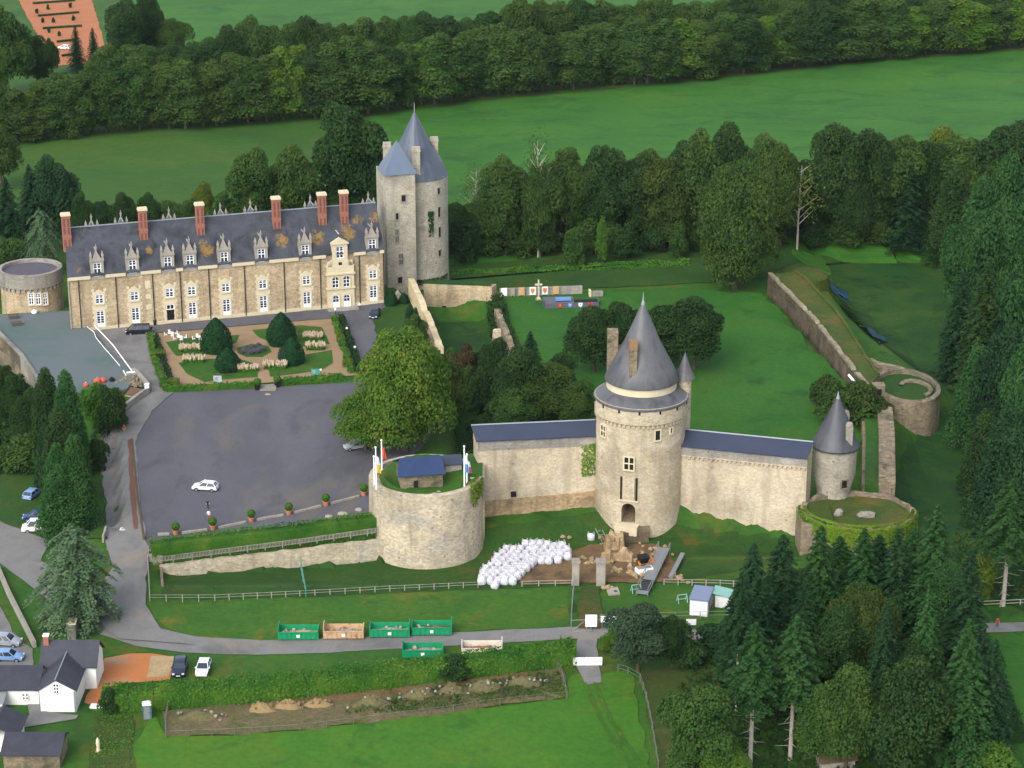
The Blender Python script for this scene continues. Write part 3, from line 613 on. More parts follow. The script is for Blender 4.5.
for s in range(2):                                    # clipped yew cones
    g = np.random.default_rng(110+s); n = 5200; H, Wd = 8.0, 6.0
    f = g.random(n)**1.25; a = g.random(n)*6.283; r = (Wd/2*1.10*np.sin(math.pi*(.20+.80*f))**.75*(1.15-.35*f)*(1+.06*np.sin(a*5+f*9))+.1)*g.uniform(.88,1.04,n)
    z = H*f; r = np.where(f < .06, r*(.8+f*3.3), r)
    C = np.stack([r*np.cos(a), r*np.sin(a), z], 1); N = unit(np.stack([np.cos(a), np.sin(a), np.full(n,.4)], 1)+g.normal(size=(n,3))*.35)
    m = MB(); m.lathe([(.25,-.3),(Wd*.30,.3),(Wd*.40,1.4),(Wd*.40,H*.4),(Wd*.25,H*.7),(.05,H*.92)], 12)
    proto('yew', leaf_mesh('crown_yew', C, N, .36, g, 'yew'), m.mesh('trunk', 'yew'), H, Wd)
for s in range(2):                                    # sparse tree: pale limbs and thin foliage
    g = np.random.default_rng(120+s); H, Wd = 14.0, 8.0; m = MB()
    m.tube([(0,0,-.6),(.1,0,H*.45),(0,.2,H*.95)], [.22,.15,.03], 6); tips = []
    for i in range(20):
        z = H*(.25+.65*i/20); a = i*2.399; l = Wd/2*(1.15-i/26)*g.uniform(.7,1.1); e = Vector((math.cos(a)*l, math.sin(a)*l, z+l*.7))
        m.tube([(0,0,z), tuple(e*.5+Vector((0,0,z*.5))), tuple(e)], [.09,.06,.02], 4, False); tips.append(e)
    C = np.array([t*g.uniform(.75,1.05)+Vector(g.normal(size=3)*.7) for t in tips for _ in range(45)]); N = unit(g.normal(size=C.shape))
    proto('sparse', leaf_mesh('crown_sparse', C, N, .34, g, 'leaf_olive'), m.mesh('trunk', 'bark_pale'), H, Wd)
TREEN = {'large': 'broadleaf_tree', 'cypress': 'conifer_tree', 'broad': 'broadleaf_tree', 'column': 'broadleaf_tree', 'conifer': 'conifer_tree', 'bare_conifer': 'conifer_tree', 'cedar': 'cedar_tree', 'bush': 'bush', 'yew': 'yew_tree', 'sparse': 'sparse_tree'}
def tree_at(kind, loc, h, w, mtl, label, group=None, bark=None, cat=None, var=None):
    cr, tr, H, Wd = PROTO[kind][rnd.randrange(len(PROTO[kind])) if var is None else var]
    t = T(TREEN[kind], label, cat or ('bush' if kind == 'bush' else 'tree'), loc, rnd.uniform(0, 6.28), group); t.scale = (w/Wd, w/Wd, h/H)
    for nm, me_, mm in (('crown', cr, mtl), ('trunk', tr, bark)):
        o = bpy.data.objects.new(nm, me_); COL.objects.link(o); o.parent = t
        if mm: o.material_slots[0].link = 'OBJECT'; o.material_slots[0].material = M[mm]
    return t
def tree(kind, px, by, ty, wpx, mtl, label, group=None, bark=None, cat=None, var=None):
    p = G(px, by); s = scale_at(p)
    # the crown's far side adds to the height seen: a tree's top shows at its axis
    h = max(.8, zat(p.y, ty) - p.z)
    return tree_at(kind, p, h, wpx/s, mtl, label, group, bark, cat, var)
# ================================================================== WINDOWS
_WC = {}
def arch_poly(w, z0, z1, n=8):
    r = w/2; zs = z1-r; return [(-r,z0),(r,z0)]+[(r*math.cos(math.pi*i/n), zs+r*math.sin(math.pi*i/n)) for i in range(n+1)]
def win_meshes(kind, w, h, trim, t):
    key = (kind, round(w,2), round(h,2), trim, t)
    if key in _WC: return _WC[key]
    su, fr, pa = MB(), MB(), MB(); x = w/2; d = .16
    if kind in ('arch', 'archdoor'):
        outer, inner = arch_poly(w+2*t, -.05, h+t), arch_poly(w, 0, h); n = len(outer)
        vs = [(a, y, b) for y in (-d, .05) for a, b in outer]+[(a, y, b) for y in (-d, .05) for a, b in inner]
        fs = []
        for i in range(1, n):                # open at the foot
            j = (i+1) % n
            fs += [(i, j, 2*n+j, 2*n+i), (i, n+i, n+j, j), (2*n+i, 2*n+j, 3*n+j, 3*n+i)]
        su.add(vs, fs)
        pa.extr_y(arch_poly(w, .02, h), -.03, -.02) if kind == 'arch' else pa.extr_y(arch_poly(w*.8, h*.45, h*.93), -.075, -.06)
        if kind == 'archdoor': fr.extr_y(arch_poly(w, .02, h), -.055, -.02); fr.box(-.04,.04,-.1,-.08,.1,h*.95); fr.box(-x*.8,x*.8,-.1,-.08,h*.66,h*.70)
        else:
            for q in (-x+.05, 0, x-.05): fr.box(q-.06,q+.06,-.09,-.04,0,h-(.1 if q == 0 else w/2))
            for z in (.05, h*.35, h*.68): fr.box(-x,x,-.095,-.045,z-.05,z+.05)
    else:
        su.box(-x-t,-x,-d,.05,-t,h+t); su.box(x,x+t,-d,.05,-t,h+t); su.box(-x,x,-d,.05,h,h+t); su.box(-x-.08,x+.08,-d-.06,.05,-t-.02,0)
        if kind == 'gable': su.extr_y([(-x-t,h+t),(x+t,h+t),(x*.55,h+t+.55),(0,h+t+.75),(-x*.55,h+t+.55)], -d, .05)
        pa.box(-x,x,-.03,-.02,0,h)
        if kind in ('cross', 'gable'):
            for q, b in ((-x+.06,.07),(0,.08),(x-.06,.07)): fr.box(q-b,q+b,-.10,-.04,0,h)
            for z, b in ((.06,.07),(h*.60,.08),(h-.06,.07)): fr.box(-x,x,-.105,-.045,z-b,z+b)
            for z in (h*.30, h*.8): fr.box(-x,x,-.085,-.05,z-.03,z+.03)
        elif kind == 'door':
            fr.box(-x,x,-.07,-.035,0,h*.30)
            for q, b in ((-x+.06,.07),(0,.08),(x-.06,.07)): fr.box(q-b,q+b,-.10,-.04,0,h)
            for z, b in ((h*.72,.08),(h-.06,.07)): fr.box(-x,x,-.105,-.045,z-b,z+b)
            for z in (h*.42, h*.57, h*.86): fr.box(-x,x,-.085,-.05,z-.03,z+.03)
        elif kind == 'opendoor':
            for q, b in ((-x+.06,.07),(0,.06),(x-.06,.07)): fr.box(q-b,q+b,-.10,-.04,h*.7,h)
            for z, b in ((h*.72,.08),(h-.06,.07)): fr.box(-x,x,-.105,-.045,z-b,z+b)
        elif kind == 'mullion':
            fr.box(-.10,.10,-.12,-.04,0,h); fr.box(-x,x,-.125,-.045,h*.5-.10,h*.5+.10)
    r = (su.mesh('window', trim), fr.mesh('frame', 'window_white' if kind != 'mullion' else trim) if fr.v else None,
         pa.mesh('pane', 'glass' if kind not in ('slit', 'opendoor', 'mullion') else 'dark'))
    _WC[key] = r; return r
def window(parent, pos, rz, w, h, kind='cross', trim='ashlar', t=.28, name='window'):
    su, fr, pa = win_meshes(kind, w, h, trim, t)
    o = bpy.data.objects.new(name, su); COL.objects.link(o); o.parent = parent; o.location = pos; o.rotation_euler.z = rz
    for nm, m in (('frame', fr), ('pane', pa)):
        if m: c = bpy.data.objects.new(nm, m); COL.objects.link(c); c.parent = o
    return o
def on_cyl(c, r, px, py):
    d = ray(px, py); o = CAM - c; a = d.x*d.x+d.y*d.y; b = 2*(o.x*d.x+o.y*d.y); k = o.x*o.x+o.y*o.y-r*r
    ds = max(b*b-4*a*k, 0); t = (-b-math.sqrt(ds))/(2*a); p = CAM+d*t; an = math.atan2(p.y-c.y, p.x-c.x); return p, an
def cyl_window(root, c, r, px, py0, py1, w, kind='slit', trim='ashlar_grey', t=.2, name='window'):
    p, an = on_cyl(c, r, px, py1); top, _ = on_cyl(c, r, px, py0)
    loc = Vector((c.x+r*math.cos(an), c.y+r*math.sin(an), p.z)) - root.location
    return window(root, loc, an+math.pi/2, w, top.z-p.z, kind, trim, t, name)
def chimney_mb(w, d, z0, z1): m = MB(); m.box(-w/2,w/2,-d/2,d/2,z0,z1); m.box(-w/2-.12,w/2+.12,-d/2-.12,d/2+.12,z1-.9,z1-.55); return m

# ================================================================== LONG CHATEAU WING
O_ = P(71,333,0); E_ = P(385,303,0); UX = (E_-O_).normalized(); UY = Vector((-UX.y, UX.x, 0)); LEN = (E_-O_).length; ANG = math.atan2(UX.y, UX.x)
EAVE, DEP, RISE = 11.6, 12.0, 8.0
def F(px, py, off=0.0):
    h = onplane(O_+UY*off, UY, px, py); return (h-O_).dot(UX), h.z
def fx(px, row): return F(px, row)[0]
ch = T('chateau', 'long tan stone chateau wing with slate roof, dormers and brick chimneys', 'chateau', O_, ANG)
SK = .15                              # the left end is not quite square
m = MB(); m.prism([(0,0),(LEN,0),(LEN,DEP),(SK*DEP,DEP)],-3,EAVE)
m.add([(0,0,EAVE),(SK*DEP,DEP,EAVE),(SK*DEP/2,DEP/2,EAVE+RISE),(LEN,0,EAVE),(LEN,DEP,EAVE),(LEN,DEP/2,EAVE+RISE)], [(0,2,1),(3,4,5)])
m.build('wall', 'rubble', ch)
colpx = [100,135,170,192,226,263,306.5,373]
baserow = lambda px: 333+(px-68)*(303-333)/(385-68)
cx_ = [fx(p, baserow(p)-20) for p in colpx]
pav = (fx(327.3,300), fx(354,298))
sp = [(2.3,0,13.4,2.0),(fx(152,262),2.2,15,1.6),(fx(208,262),1.7,14.2,3.2),(fx(205,250),2.4,15,2.4),(fx(285,250),2.0,14.6,3.4),(fx(320,245),2.0,14.6,3.4),(fx(350,240),2.4,15.0,4.0),(fx(362,232),4,17,2.4),(fx(380,225),4.2,17.5,2.6)]
M['slate_chateau'] = mat('slate_chateau', [lin(56,60,72,.5), lin(84,88,98,.5), lin(46,47,56,.5)], .16, rough=.55, fine=3, var=.14, stretch=(1,1,1), spec=.3,
                         spots=(lin(150,118,58,.62), sp), patches=[(lin(96,98,104,.5), .35, .60, .74), (lin(36,36,42,.5), .22, .56, .72)])
m = MB(); ov = .35; k = RISE/(DEP/2)
for y0, y1, sg in ((-ov, DEP/2, 1), (DEP+ov, DEP/2, -1)):
    z0 = EAVE+.12-ov*k*.6; z1 = EAVE+RISE+.15
    vs = [(y0*SK,y0,z0),(LEN,y0,z0),(LEN,y1,z1),(y1*SK,y1,z1)]; vs += [(a,b,c+.16) for a,b,c in vs]
    m.add(vs, [(4,5,6,7),(0,3,2,1),(0,1,5,4),(1,2,6,5),(2,3,7,6),(3,0,4,7)])
roof = m.build('roof', 'slate_chateau', ch)
MB().box(.05+SK*DEP/2,LEN-.05,DEP/2-.14,DEP/2+.14,EAVE+RISE+.25,EAVE+RISE+.42).build('ridge', 'lead', ch)
prev = 0.1
for c in cx_+[None]:
    e = LEN-.05 if c is None else c-1.5
    segs = [(prev, e)]
    if prev < pav[0] < e: segs = [(prev, pav[0]-.1), (pav[1]+.1, e)]
    for a, b in segs:
        if b > a: MB().extr_y([], 0, 0) if False else None; MB().prism([(a,-.42),(b,-.42),(b,.02),(a,.02)],EAVE-.72,EAVE-.05).build('cornice', 'ashlar', ch)
    prev = 0 if c is None else c+1.5
for a, b in ((0,pav[0]-.05),(pav[1]+.05,LEN)): MB().box(a,b,-.14,.02,-.4,.75).build('plinth', 'ashlar', ch)
for i, px in enumerate([68.5,80,117,153.5,181,209.5,245,284.5,320.5,359.5,386]):
    x = min(max(fx(px, baserow(px)-25), .2), LEN-.2)
    MB().tube([(x,-.18,.2),(x,-.18,EAVE-.8)], .10, 6).build('downpipe', 'ashlar_grey' if i == 0 else 'metal_dark', ch)
# stone quoins beside the openings and the windows
for c in cx_:
    m = MB()
    for i in range(14):
        w = 1.28 if i % 2 else 1.06; z = .8+i*.56; m.box(c-w-.22,c-w+.34,-.07,.02,z,z+.5); m.box(c+w-.34,c+w+.22,-.07,.02,z,z+.5)
    m.box(c-1.5,c+1.5,-.06,.02,4.35,5.2); m.box(c-1.22,c-.95,-.05,.02,.8,8.6); m.box(c+.95,c+1.22,-.05,.02,.8,8.6)
    m.build('window_surround', 'ashlar', ch)
for i, c in enumerate(cx_):
    window(ch, (c,-.02,.45), 0, 1.55, 3.6, 'opendoor' if i == 2 else 'door', 'ashlar', .3, 'french_window' if i != 2 else 'door')
    window(ch, (c,-.02,5.6), 0, 1.6, 1.85, 'gable', 'ashlar', .3)
for r_ in (0, 1, 2):                                # blocked niches beside the second column
    x = fx(149, 305); MB().box(x-.55,x+.55,-.08,.02,[3.4,5.6,7.8][r_],[4.4,6.6,9.4][r_]).build('stone_panel', 'ashlar', ch)
def dormer(x, rear=False):
    """front wall face with side pilasters, gable, pinnacles, own little roof; the mesh origin is at the wall foot"""
    d = MB(); zt = 14.3; b = .12
    d.box(-1.3,-.78,-b,1.2,10.6,zt); d.box(.78,1.3,-b,1.2,10.6,zt); d.box(-.78,.78,-b,1.2,10.6,11.15); d.box(-.78,.78,-b,1.2,13.95,zt); d.box(-.78,.78,.5,1.2,11.15,13.95)
    d.box(-1.45,1.45,-b-.12,.3,zt,zt+.28)
    d.extr_y([(-1.05,zt+.28),(1.05,zt+.28),(.62,zt+1.0),(.25,zt+1.75),(0,zt+2.5),(-.25,zt+1.75),(-.62,zt+1.0)], -b, .35)
    for s in (-1, 1):
        d.frustum((s*1.15-.2,s*1.15+.2,-b-.1,.3),(s*1.15-.17,s*1.15+.17,-b-.06,.26),zt+.28,zt+1.1)
        d.frustum((s*1.15-.26,s*1.15+.26,-b-.14,.34),(s*1.15-.04,s*1.15+.04,.06,.14),zt+1.1,zt+2.1)
    d.frustum((-.16,.16,-.06,.26),(-.05,.05,.05,.15),zt+2.4,zt+3.5); d.box(-.24,.24,.02,.18,zt+2.75,zt+2.95)
    r = MB(); zr = zt+2.0; L = (zr-EAVE)/k+.1; Le = (zt+.1-EAVE)/k
    r.add([(-1.35,.3,zt+.05),(1.35,.3,zt+.05),(0,.3,zr),(0,L,zr),(-1.35,Le,zt+.05),(1.35,Le,zt+.05)], [(0,2,3,4),(1,5,3,2),(0,1,2)])
    r.add([(-1.28,.3,EAVE-.4),(-1.28,.3,zt+.05),(-1.28,Le,zt+.05)], [(0,1,2)]); r.add([(1.28,.3,EAVE-.4),(1.28,.3,zt+.05),(1.28,Le,zt+.05)], [(0,2,1)])
    fin = MB(); fin.tube([(0,.3,zr+.04),(0,L,zr+.04)], .12, 5)
    return d, r, fin
dm, dr, df = dormer(0); D1, D2, D3 = dm.mesh('dormer', 'ashlar_grey'), dr.mesh('dormer_roof', 'slate'), df.mesh('ridge_roll', 'ashlar_grey')
def add_dormer(x, y, flip, dz=0.0):
    o = bpy.data.objects.new('dormer', D1); COL.objects.link(o); o.parent = ch; o.location = (x, y, dz); o.rotation_euler.z = math.pi if flip else 0
    for nm, md in (('dormer_roof', D2), ('ridge_roll', D3)):
        c = bpy.data.objects.new(nm, md); COL.objects.link(c); c.parent = o
    if not flip:
        su, fr, pa = win_meshes('cross', 1.5, 2.75, 'ashlar_grey', .05)
        for nm, md in (('frame', fr), ('pane', pa)):
            c = bpy.data.objects.new(nm, md); COL.objects.link(c); c.parent = o; c.location = (0, .1, 11.18)
for c in cx_: add_dormer(c, 0, False)
for px, row in ((91,217),(120.5,214),(168.5,210.5),(220,206),(250,203),(310,198),(368,195)):
    h = onplane(O_+UY*DEP, UY, px, row); add_dormer((h-O_).dot(UX), DEP, True, h.z-17.0)
for px, row in ((64.8,213.5),(142,208),(199,203),(275.5,197),(321.4,193),(343.4,191)):   # brick chimneys
    yc = 4.2; h = onplane(O_+UY*yc, UY, px, row); x = max(.95, (h-O_).dot(UX)); zt = h.z; zb = EAVE+(yc-.7)*k-.6
    c = MB(); c.box(-.8,.8,-.6,.6,zb,zt-.4); c.box(-.88,.88,-.68,.68,zb+2.9,zb+3.2); c.box(-.88,.88,-.68,.68,zt-.75,zt-.4)
    o = c.build('chimney', 'brick', ch, loc=(x, yc, 0))
    MB().frustum((-.98,.98,-.76,.76),(-.9,.9,-.68,.68),zt-.4,zt+.1).build('chimney_cap', 'ashlar', o)
    for s in (-.4, .4):
        for a, b in ((zb+1.0,zb+2.5),(zb+3.6,zb+4.9),(zb+5.1,zt-1.0)):
            if b > a: MB().box(s-.2,s+.2,-.62,-.55,a,b).build('brick_panel', 'brick_dark', o)
# entrance pavilion
pc, pw = (pav[0]+pav[1])/2, (pav[1]-pav[0])/2
m = MB(); m.box(pc-pw,pc+pw,-.55,.3,-.3,8.9); m.box(pc-pw-.2,pc+pw+.2,-.8,.3,4.1,4.45); m.box(pc-pw-.25,pc+pw+.25,-.85,.3,7.2,7.5); m.box(pc-pw+.2,pc+pw-.2,-.5,.3,8.9,10.0)
m.extr_y([(pc-pw-.2,8.9),(pc-1.7,8.9),(pc-1.7,10.3)], -.5, .3); m.extr_y([(pc+pw+.2,8.9),(pc+1.7,10.3),(pc+1.7,8.9)], -.5, .3)
m.box(pc-1.6,pc-.8,-.45,3,10.0,13.6); m.box(pc+.8,pc+1.6,-.45,3,10.0,13.6); m.box(pc-.8,pc+.8,-.45,3,10.0,10.6); m.box(pc-.8,pc+.8,-.45,3,13.1,13.6); m.box(pc-.8,pc+.8,.1,3,10.6,13.1)
m.box(pc-1.85,pc+1.85,-.7,.3,13.6,13.9); m.extr_y([(pc-1.85,13.9),(pc+1.85,13.9),(pc,15.0)], -.65, .2)
pv = m.build('entrance_front', 'ashlar', ch)
m = MB(); m.add([(pc-1.9,.2,13.85),(pc+1.9,.2,13.85),(pc,.2,15.6),(pc,3.2,15.6),(pc-1.9,1.9,13.85),(pc+1.9,1.9,13.85)], [(0,2,3,4),(1,5,3,2),(0,1,2)])
m.build('pavilion_roof', 'slate', pv); MB().tube([(pc,.1,15.65),(pc,3.2,15.65)], .12, 5).build('ridge_roll', 'ashlar', pv)
MB().box(pc-.35,pc+.35,-.52,-.49,9.2,9.8).build('niche', 'dark', pv)
for s in (-1, 1):
    window(ch, (pc+s*1.15,-.56,.2), 0, 1.45, 2.8, 'archdoor', 'ashlar', .22, 'door'); window(ch, (pc+s*1.15,-.56,4.5), 0, 1.4, 2.3, 'arch', 'ashlar', .22)
su, fr, pa = win_meshes('cross', 1.55, 2.45, 'ashlar', .05)
o = bpy.data.objects.new('window', fr); COL.objects.link(o); o.parent = ch; o.location = (pc, -.2, 10.62)
c = bpy.data.objects.new('pane', pa); COL.objects.link(c); c.parent = o
MB().box(pc-3.2,pc+3.2,-3.0,-.56,-.3,.25).build('doorstep', 'grey_stone', ch)

# ================================================================== ROUND TOWER AT THE CHATEAU'S LEFT END
tc = P(33,307,0); rr = 6.5; rt = T('round_tower', 'squat round stone tower with flat dark top at the wing\'s left end', 'tower', tc)
ztop = zat(tc.y-rr, 276.5); zband = zat(tc.y-rr, 290)
MB().lathe([(rr-.25,-3),(rr-.35,zband)], 48).build('wall', 'rubble', rt, True)
MB().lathe([(rr-.5,zband),(rr,zband+.02),(rr,ztop),(rr-.8,ztop),(rr-.8,ztop-.9)], 48, cap=False).build('parapet', 'grey_stone', rt, True)
MB().lathe([(.01,ztop-.7),(rr-.75,ztop-.7)], 48, cap=False).build('roof_deck', 'dark_floor', rt)
def ring_parts(name, root, r, z, size, n, mt_, off=0):
    me_ = MB().obox((0,0,0), size).mesh(name, mt_)
    for i in range(n):
        a = 2*math.pi*(i+off)/n; o = bpy.data.objects.new(name, me_); COL.objects.link(o); o.parent = root; o.location = (r*math.cos(a), r*math.sin(a), z); o.rotation_euler.z = a
ring_parts('corbel', rt, rr-.28, zband-.35, (.6,.4,.7), 36, 'grey_stone')
for px in (31.6, 38.5, 45.4): cyl_window(rt, tc, rr-.3, px, 293, 304.5, 1.0, 'cross', 'ashlar', .2)

# ================================================================== THE KEEP BEHIND
kc = P(417,280,-2); ks = scale_at(kc); kr = 31.8/ks; kz = -2
kp = T('keep_tower', 'tall pale stone keep with steep slate cone roof at the wing\'s right end', 'tower', kc)
ze = zat(kc.y, 172.5)-kz; N_ = 16; ph = math.pi/16
MB().lathe([(kr*1.035,-2),(kr,5),(kr,ze)], 40).build('wall', 'keep_stone', kp, True)
za = zat(kc.y, 111)-kz
MB().lathe([(kr*1.03,ze-.35),(kr*.84,ze+2.6),(kr*.44,ze+(za-ze)*.54),(.06,za)], 20).build('roof', 'slate_keep', kp)
MB().lathe([(.35,za-1.0),(.1,za-.2),(.06,za+1.6),(.0,za+1.9)], 8).build('finial', 'lead', kp)
tw = 6.3; t0 = onplane(kc-UY*(kr*1.42), UY, 401.5, 240); tl = Vector((t0.x, t0.y, kz))-kc
zm = ze; ze = zat((kc+tl).y, 174.5)-kz
tu = MB().box(-tw/2,tw/2,0,8.0,-2,ze+.1).build('stair_turret', 'keep_stone', kp, loc=tl, rz=ANG)
pyz = zat((kc+tl).y+2.4, 140.5)-kz
m = MB(); m.frustum((-tw/2-.35,tw/2+.35,-.35,6.2),(-tw/2+.3,tw/2-.3,.4,5.4),ze,ze+1.4); m.frustum((-tw/2+.3,tw/2-.3,.4,5.4),(-.04,.04,2.6,2.7),ze+1.4,pyz)
m.build('turret_roof', 'slate_light', tu)
for px, a, b, w in ((403.5,195,201.5,.9),(397,213,219.5,.6),(397,229,242,.6),(401,254,264,.7),(400,277,283,.9)):
    h0, h1 = onplane(kc+tl, UY, px, b), onplane(kc+tl, UY, px, a); lx = (h0-kc-tl).dot(UX)
    window(tu, (lx,-.02,h0.z-kz), 0, w, h1.z-h0.z, 'slit' if b-a < 7 else 'mullion', 'ashlar_grey', .18)
for px, a, b in ((438.5,188,194),(439,207,217),(439.5,227,237),(439.5,250,256)): cyl_window(kp, kc, kr, px, a, b, .75, 'slit', 'ashlar_grey', .16)
for px, a, b, dy in ((387,142.5,166,-1.0),(416,147,172,-kr*.80),(434,137,153,1.5)):
    y = kc.y+dy; x = P(px, a).x; q = CAM + ray(px, a)*((y-CAM.y)/ray(px, a).y); zt = q.z-kz; zb = zat(y, b)-kz-1.0
    chimney_mb(1.7, 1.5, zb, zt).build('chimney', 'keep_stone', kp, loc=(q.x-kc.x, dy, 0))

# ================================================================== GATE TOWER (drawbridge tower)
gz = -4.2; gc = P(638.6,518,gz); gs = scale_at(gc); gr = 44.0/gs
gt = T('gate_tower', 'great round pale gate tower with drawbridge arch and slate cone roof', 'tower', gc)
zA = lambda row, dy=0: zat(gc.y+dy, row)-gz
zsk, zcb, zap = zA(392.5), zA(378.5), zA(302)
cr_ = 35.6/gs*.985; body = MB().lathe([(gr*1.015,-2),(gr*1.0,3),(gr*.995,zsk-3.2)], 72).build('wall', 'tower_stone', gt, True)
# real recess of the drawbridge door
p0, an = on_cyl(gc, gr, 628, 523); dz0 = p0.z-gz; dz1 = on_cyl(gc, gr, 628, 503.5)[0].z-gz; dw = 14/gs
cutm = MB(); cutm.extr_y(arch_poly(dw, 0, dz1-dz0, 10), -2.5, 4.0)
cm = Matrix.Translation(Vector((gr*math.cos(an), gr*math.sin(an), dz0))) @ Matrix.Rotation(an+math.pi/2, 4, 'Z')
c2 = MB(); c2.add([cm @ Vector(v) for v in cutm.v], cutm.f); cut(body, c2); body.data.materials.clear(); body.data.materials.append(M['tower_stone'])
body.data.polygons.foreach_set('material_index', [0]*len(body.data.polygons))
bk = MB(); bk.extr_y(arch_poly(dw*.96, .02, dz1-dz0-.05, 10), 3.4, 3.6)
gd = bk.build('gate_door', 'wood_brown', gt, loc=(gr*math.cos(an), gr*math.sin(an), dz0), rz=an+math.pi/2)
dp = bpy.data.objects.new('drawbridge_frame', None); COL.objects.link(dp); dp.parent = gt; dp.location = (gr*math.cos(an), gr*math.sin(an), dz0); dp.rotation_euler.z = an+math.pi/2
hd = dz1-dz0; fr = MB(); fr.box(-dw*.62-.2,dw*.62+.2,-.12,.9,hd+.35,hd+.6); fr.build('stone_frame', 'ashlar', dp)
fr = MB(); fr.box(-dw*.42,dw*.42,-.10,.8,hd+.62,hd+4.6); fr.build('stone_panel', 'tower_stone', dp)
for s_ in (-1, 1): MB().box(s_*dw*.55-.13,s_*dw*.55+.13,-.08,.6,hd+.62,hd+4.5).build('beam_slot', 'dark', dp)
fr = MB(); fr.box(-dw*.8,dw*.8,-1.6,.8,-1.5,-.05); fr.build('threshold', 'ashlar', dp)
MB().lathe([(gr*.995,zsk-3.2),(gr*1.035,zsk-2.9),(gr*1.035,zsk-.1),(gr*.8,zsk-.1)], 72).build('parapet', 'tower_stone', gt, True)
ring_parts('corbel', gt, gr*1.008, zsk-3.25, (.36,.40,.42), 60, 'tower_stone')
ring_parts('crenel_slot', gt, gr*1.03, zsk-.85, (.25,.30,.5), 14, 'dark', .3)
zsk2 = zA(383.5)
MB().lathe([(gr*1.055,zsk-.55),(gr*1.06,zsk-.3),(cr_*.99,zsk2-.35)], 72).build('skirt_roof', 'slate_tower', gt, True)
MB().lathe([(cr_*.98,zsk-1),(cr_*.98,zcb+.3)], 60).build('upper_drum', 'ashlar', gt, True)
MB().lathe([(cr_*1.03,zcb+.05),(cr_*1.035,zcb+.2),(cr_*.89,zcb+2.2),(cr_*.5,zcb+(zap-zcb)*.5),(.25,zap-.3)], 60).build('roof', 'slate_tower', gt, True)
MB().lathe([(.45,zap-1.6),(.30,zap-.2),(.12,zap+.4),(.03,zap+1.6),(0,zap+1.7)], 10).build('finial', 'lead', gt)
q = on_cyl(gc, cr_*.8, 632.7, 372)[0]-gc; m = MB(); m.box(-.58,.58,-.55,.55,zcb-1.0,zA(341,-cr_*.8)); fc = m.build('chimney', 'old_stone', gt, loc=(q.x,q.y,0), rz=.1)
zt = zA(341,-cr_*.8); MB().box(-.63,.63,-.60,.60,zt-1.5,zt+.05).build('lichened_top', 'lichen', fc)
x1 = CAM.x+(610-512)/gs-gc.x; m = MB(); m.box(-.85,.85,-.8,.8,zsk,zA(330,1)); m.box(.85,2.4,-.4,.4,zsk,zA(346,1)); m.build('chimney', 'old_stone', gt, loc=(x1, 1.2, 0))
q = Vector((CAM.x+(681.3-512)/gs-gc.x, 1.5, 0)); m = MB(); r_ = 1.15
m.lathe([(.2,zA(446)),(r_*.7,zA(440)),(r_,zA(434)),(r_,zA(379.5))], 16); wt = m.build('watch_turret', 'tower_stone', gt, True, loc=q)
MB().lathe([(r_*1.45,zA(379.5)-.2),(r_*1.0,zA(374)),(.05,zA(356)),(.02,zA(353.5))], 16).build('turret_roof', 'slate_tower', wt)
for px, a, b, w, kd in ((603.5,425.5,436,1.2,'mullion'),(657.5,430.5,440,.8,'slit'),(671,428,433,.35,'slit'),(629,457.5,469.5,1.5,'mullion')): cyl_window(gt, gc, gr, px, a, b, w, kd, 'ashlar', .2)

# ================================================================== CURTAIN WALLS
def along(p0, p1, mid): return p0+(p1-p0)*mid
def wall_run(name, label, a, b, thick, z0, z1a, z1b, mt, roofm, cat='wall', cope=None):
    """stone curtain from a to b (outer face) with a pent slate roof over the wall walk behind the parapet"""
    d = (b-a); d.z = 0; L = d.length; u = d.normalized(); an = math.atan2(u.y, u.x)
    t = T(name, label, cat, (a.x, a.y, 0), an)
    f1 = lambda x, y: z1a+(z1b-z1a)*x/L
    m = MB(); m.prism([(0,0),(L,0),(L,thick),(0,thick)], z0, f1); m.build('masonry', mt, t); return t, L, f1
ca, cb = P(478,511,-1.0), P(600,500.5,-1.0)
z1a, z1b = zat(ca.y, 441), zat(cb.y, 435.5)
cw, L, f1 = wall_run('curtain_wall', 'cream curtain wall with slate walkway roof left of the gate tower', ca, cb, 3.4, -6, z1a, z1b, 'curtain_stone', None)
def pent(t, L, f1, rows, n=1):
    rz = rows
    m = MB(); vs = [(-.3,-.35,f1(0,0)-.05),(L,-.35,f1(L,0)-.05),(L,3.7,f1(L,0)+rz),(-.3,3.7,f1(0,0)+rz)]; vs += [(a,b,c+.18) for a,b,c in vs]
    m.add(vs, [(4,5,6,7),(0,3,2,1),(0,1,5,4),(1,2,6,5),(2,3,7,6),(3,0,4,7)]); m.build('roof', 'slate_blue', t)
    MB().tube([(-.3,3.7,f1(0,0)+rz+.2),(L,3.7,f1(L,0)+rz+.2)], .16, 5).build('ridge', 'lead', t)
    MB().prism([(0,3.35),(L,3.35),(L,3.65),(0,3.65)], lambda x, y: f1(x,0)-1, lambda x, y: f1(x,0)+rz-.15).build('back_wall', 'curtain_stone', t)
pent(cw, L, f1, 1.15)
m = MB(); m.prism([(0,-.07),(L,-.07),(L,.02),(0,.02)], lambda x, y: f1(x,0)-1.7, lambda x, y: f1(x,0)-.1); m.build('parapet', 'grey_stone', cw)
m = MB(); m.prism([(0,-.35),(L,-.35),(L,.02),(0,.02)], -6, lambda x, y: .6+.2*x/L); m.build('batter', 'ruin_stone', cw)
m = MB(); h = onplane(ca, Vector((0,1,0)), 514, 497); m.box((h-ca).x-.4,(h-ca).x+.4,-.42,.05,h.z-.35,h.z+.45); m.build('drain_hole', 'dark', cw)
da, db = P(676,508,-1.2), P(804,531.5,-2.2)
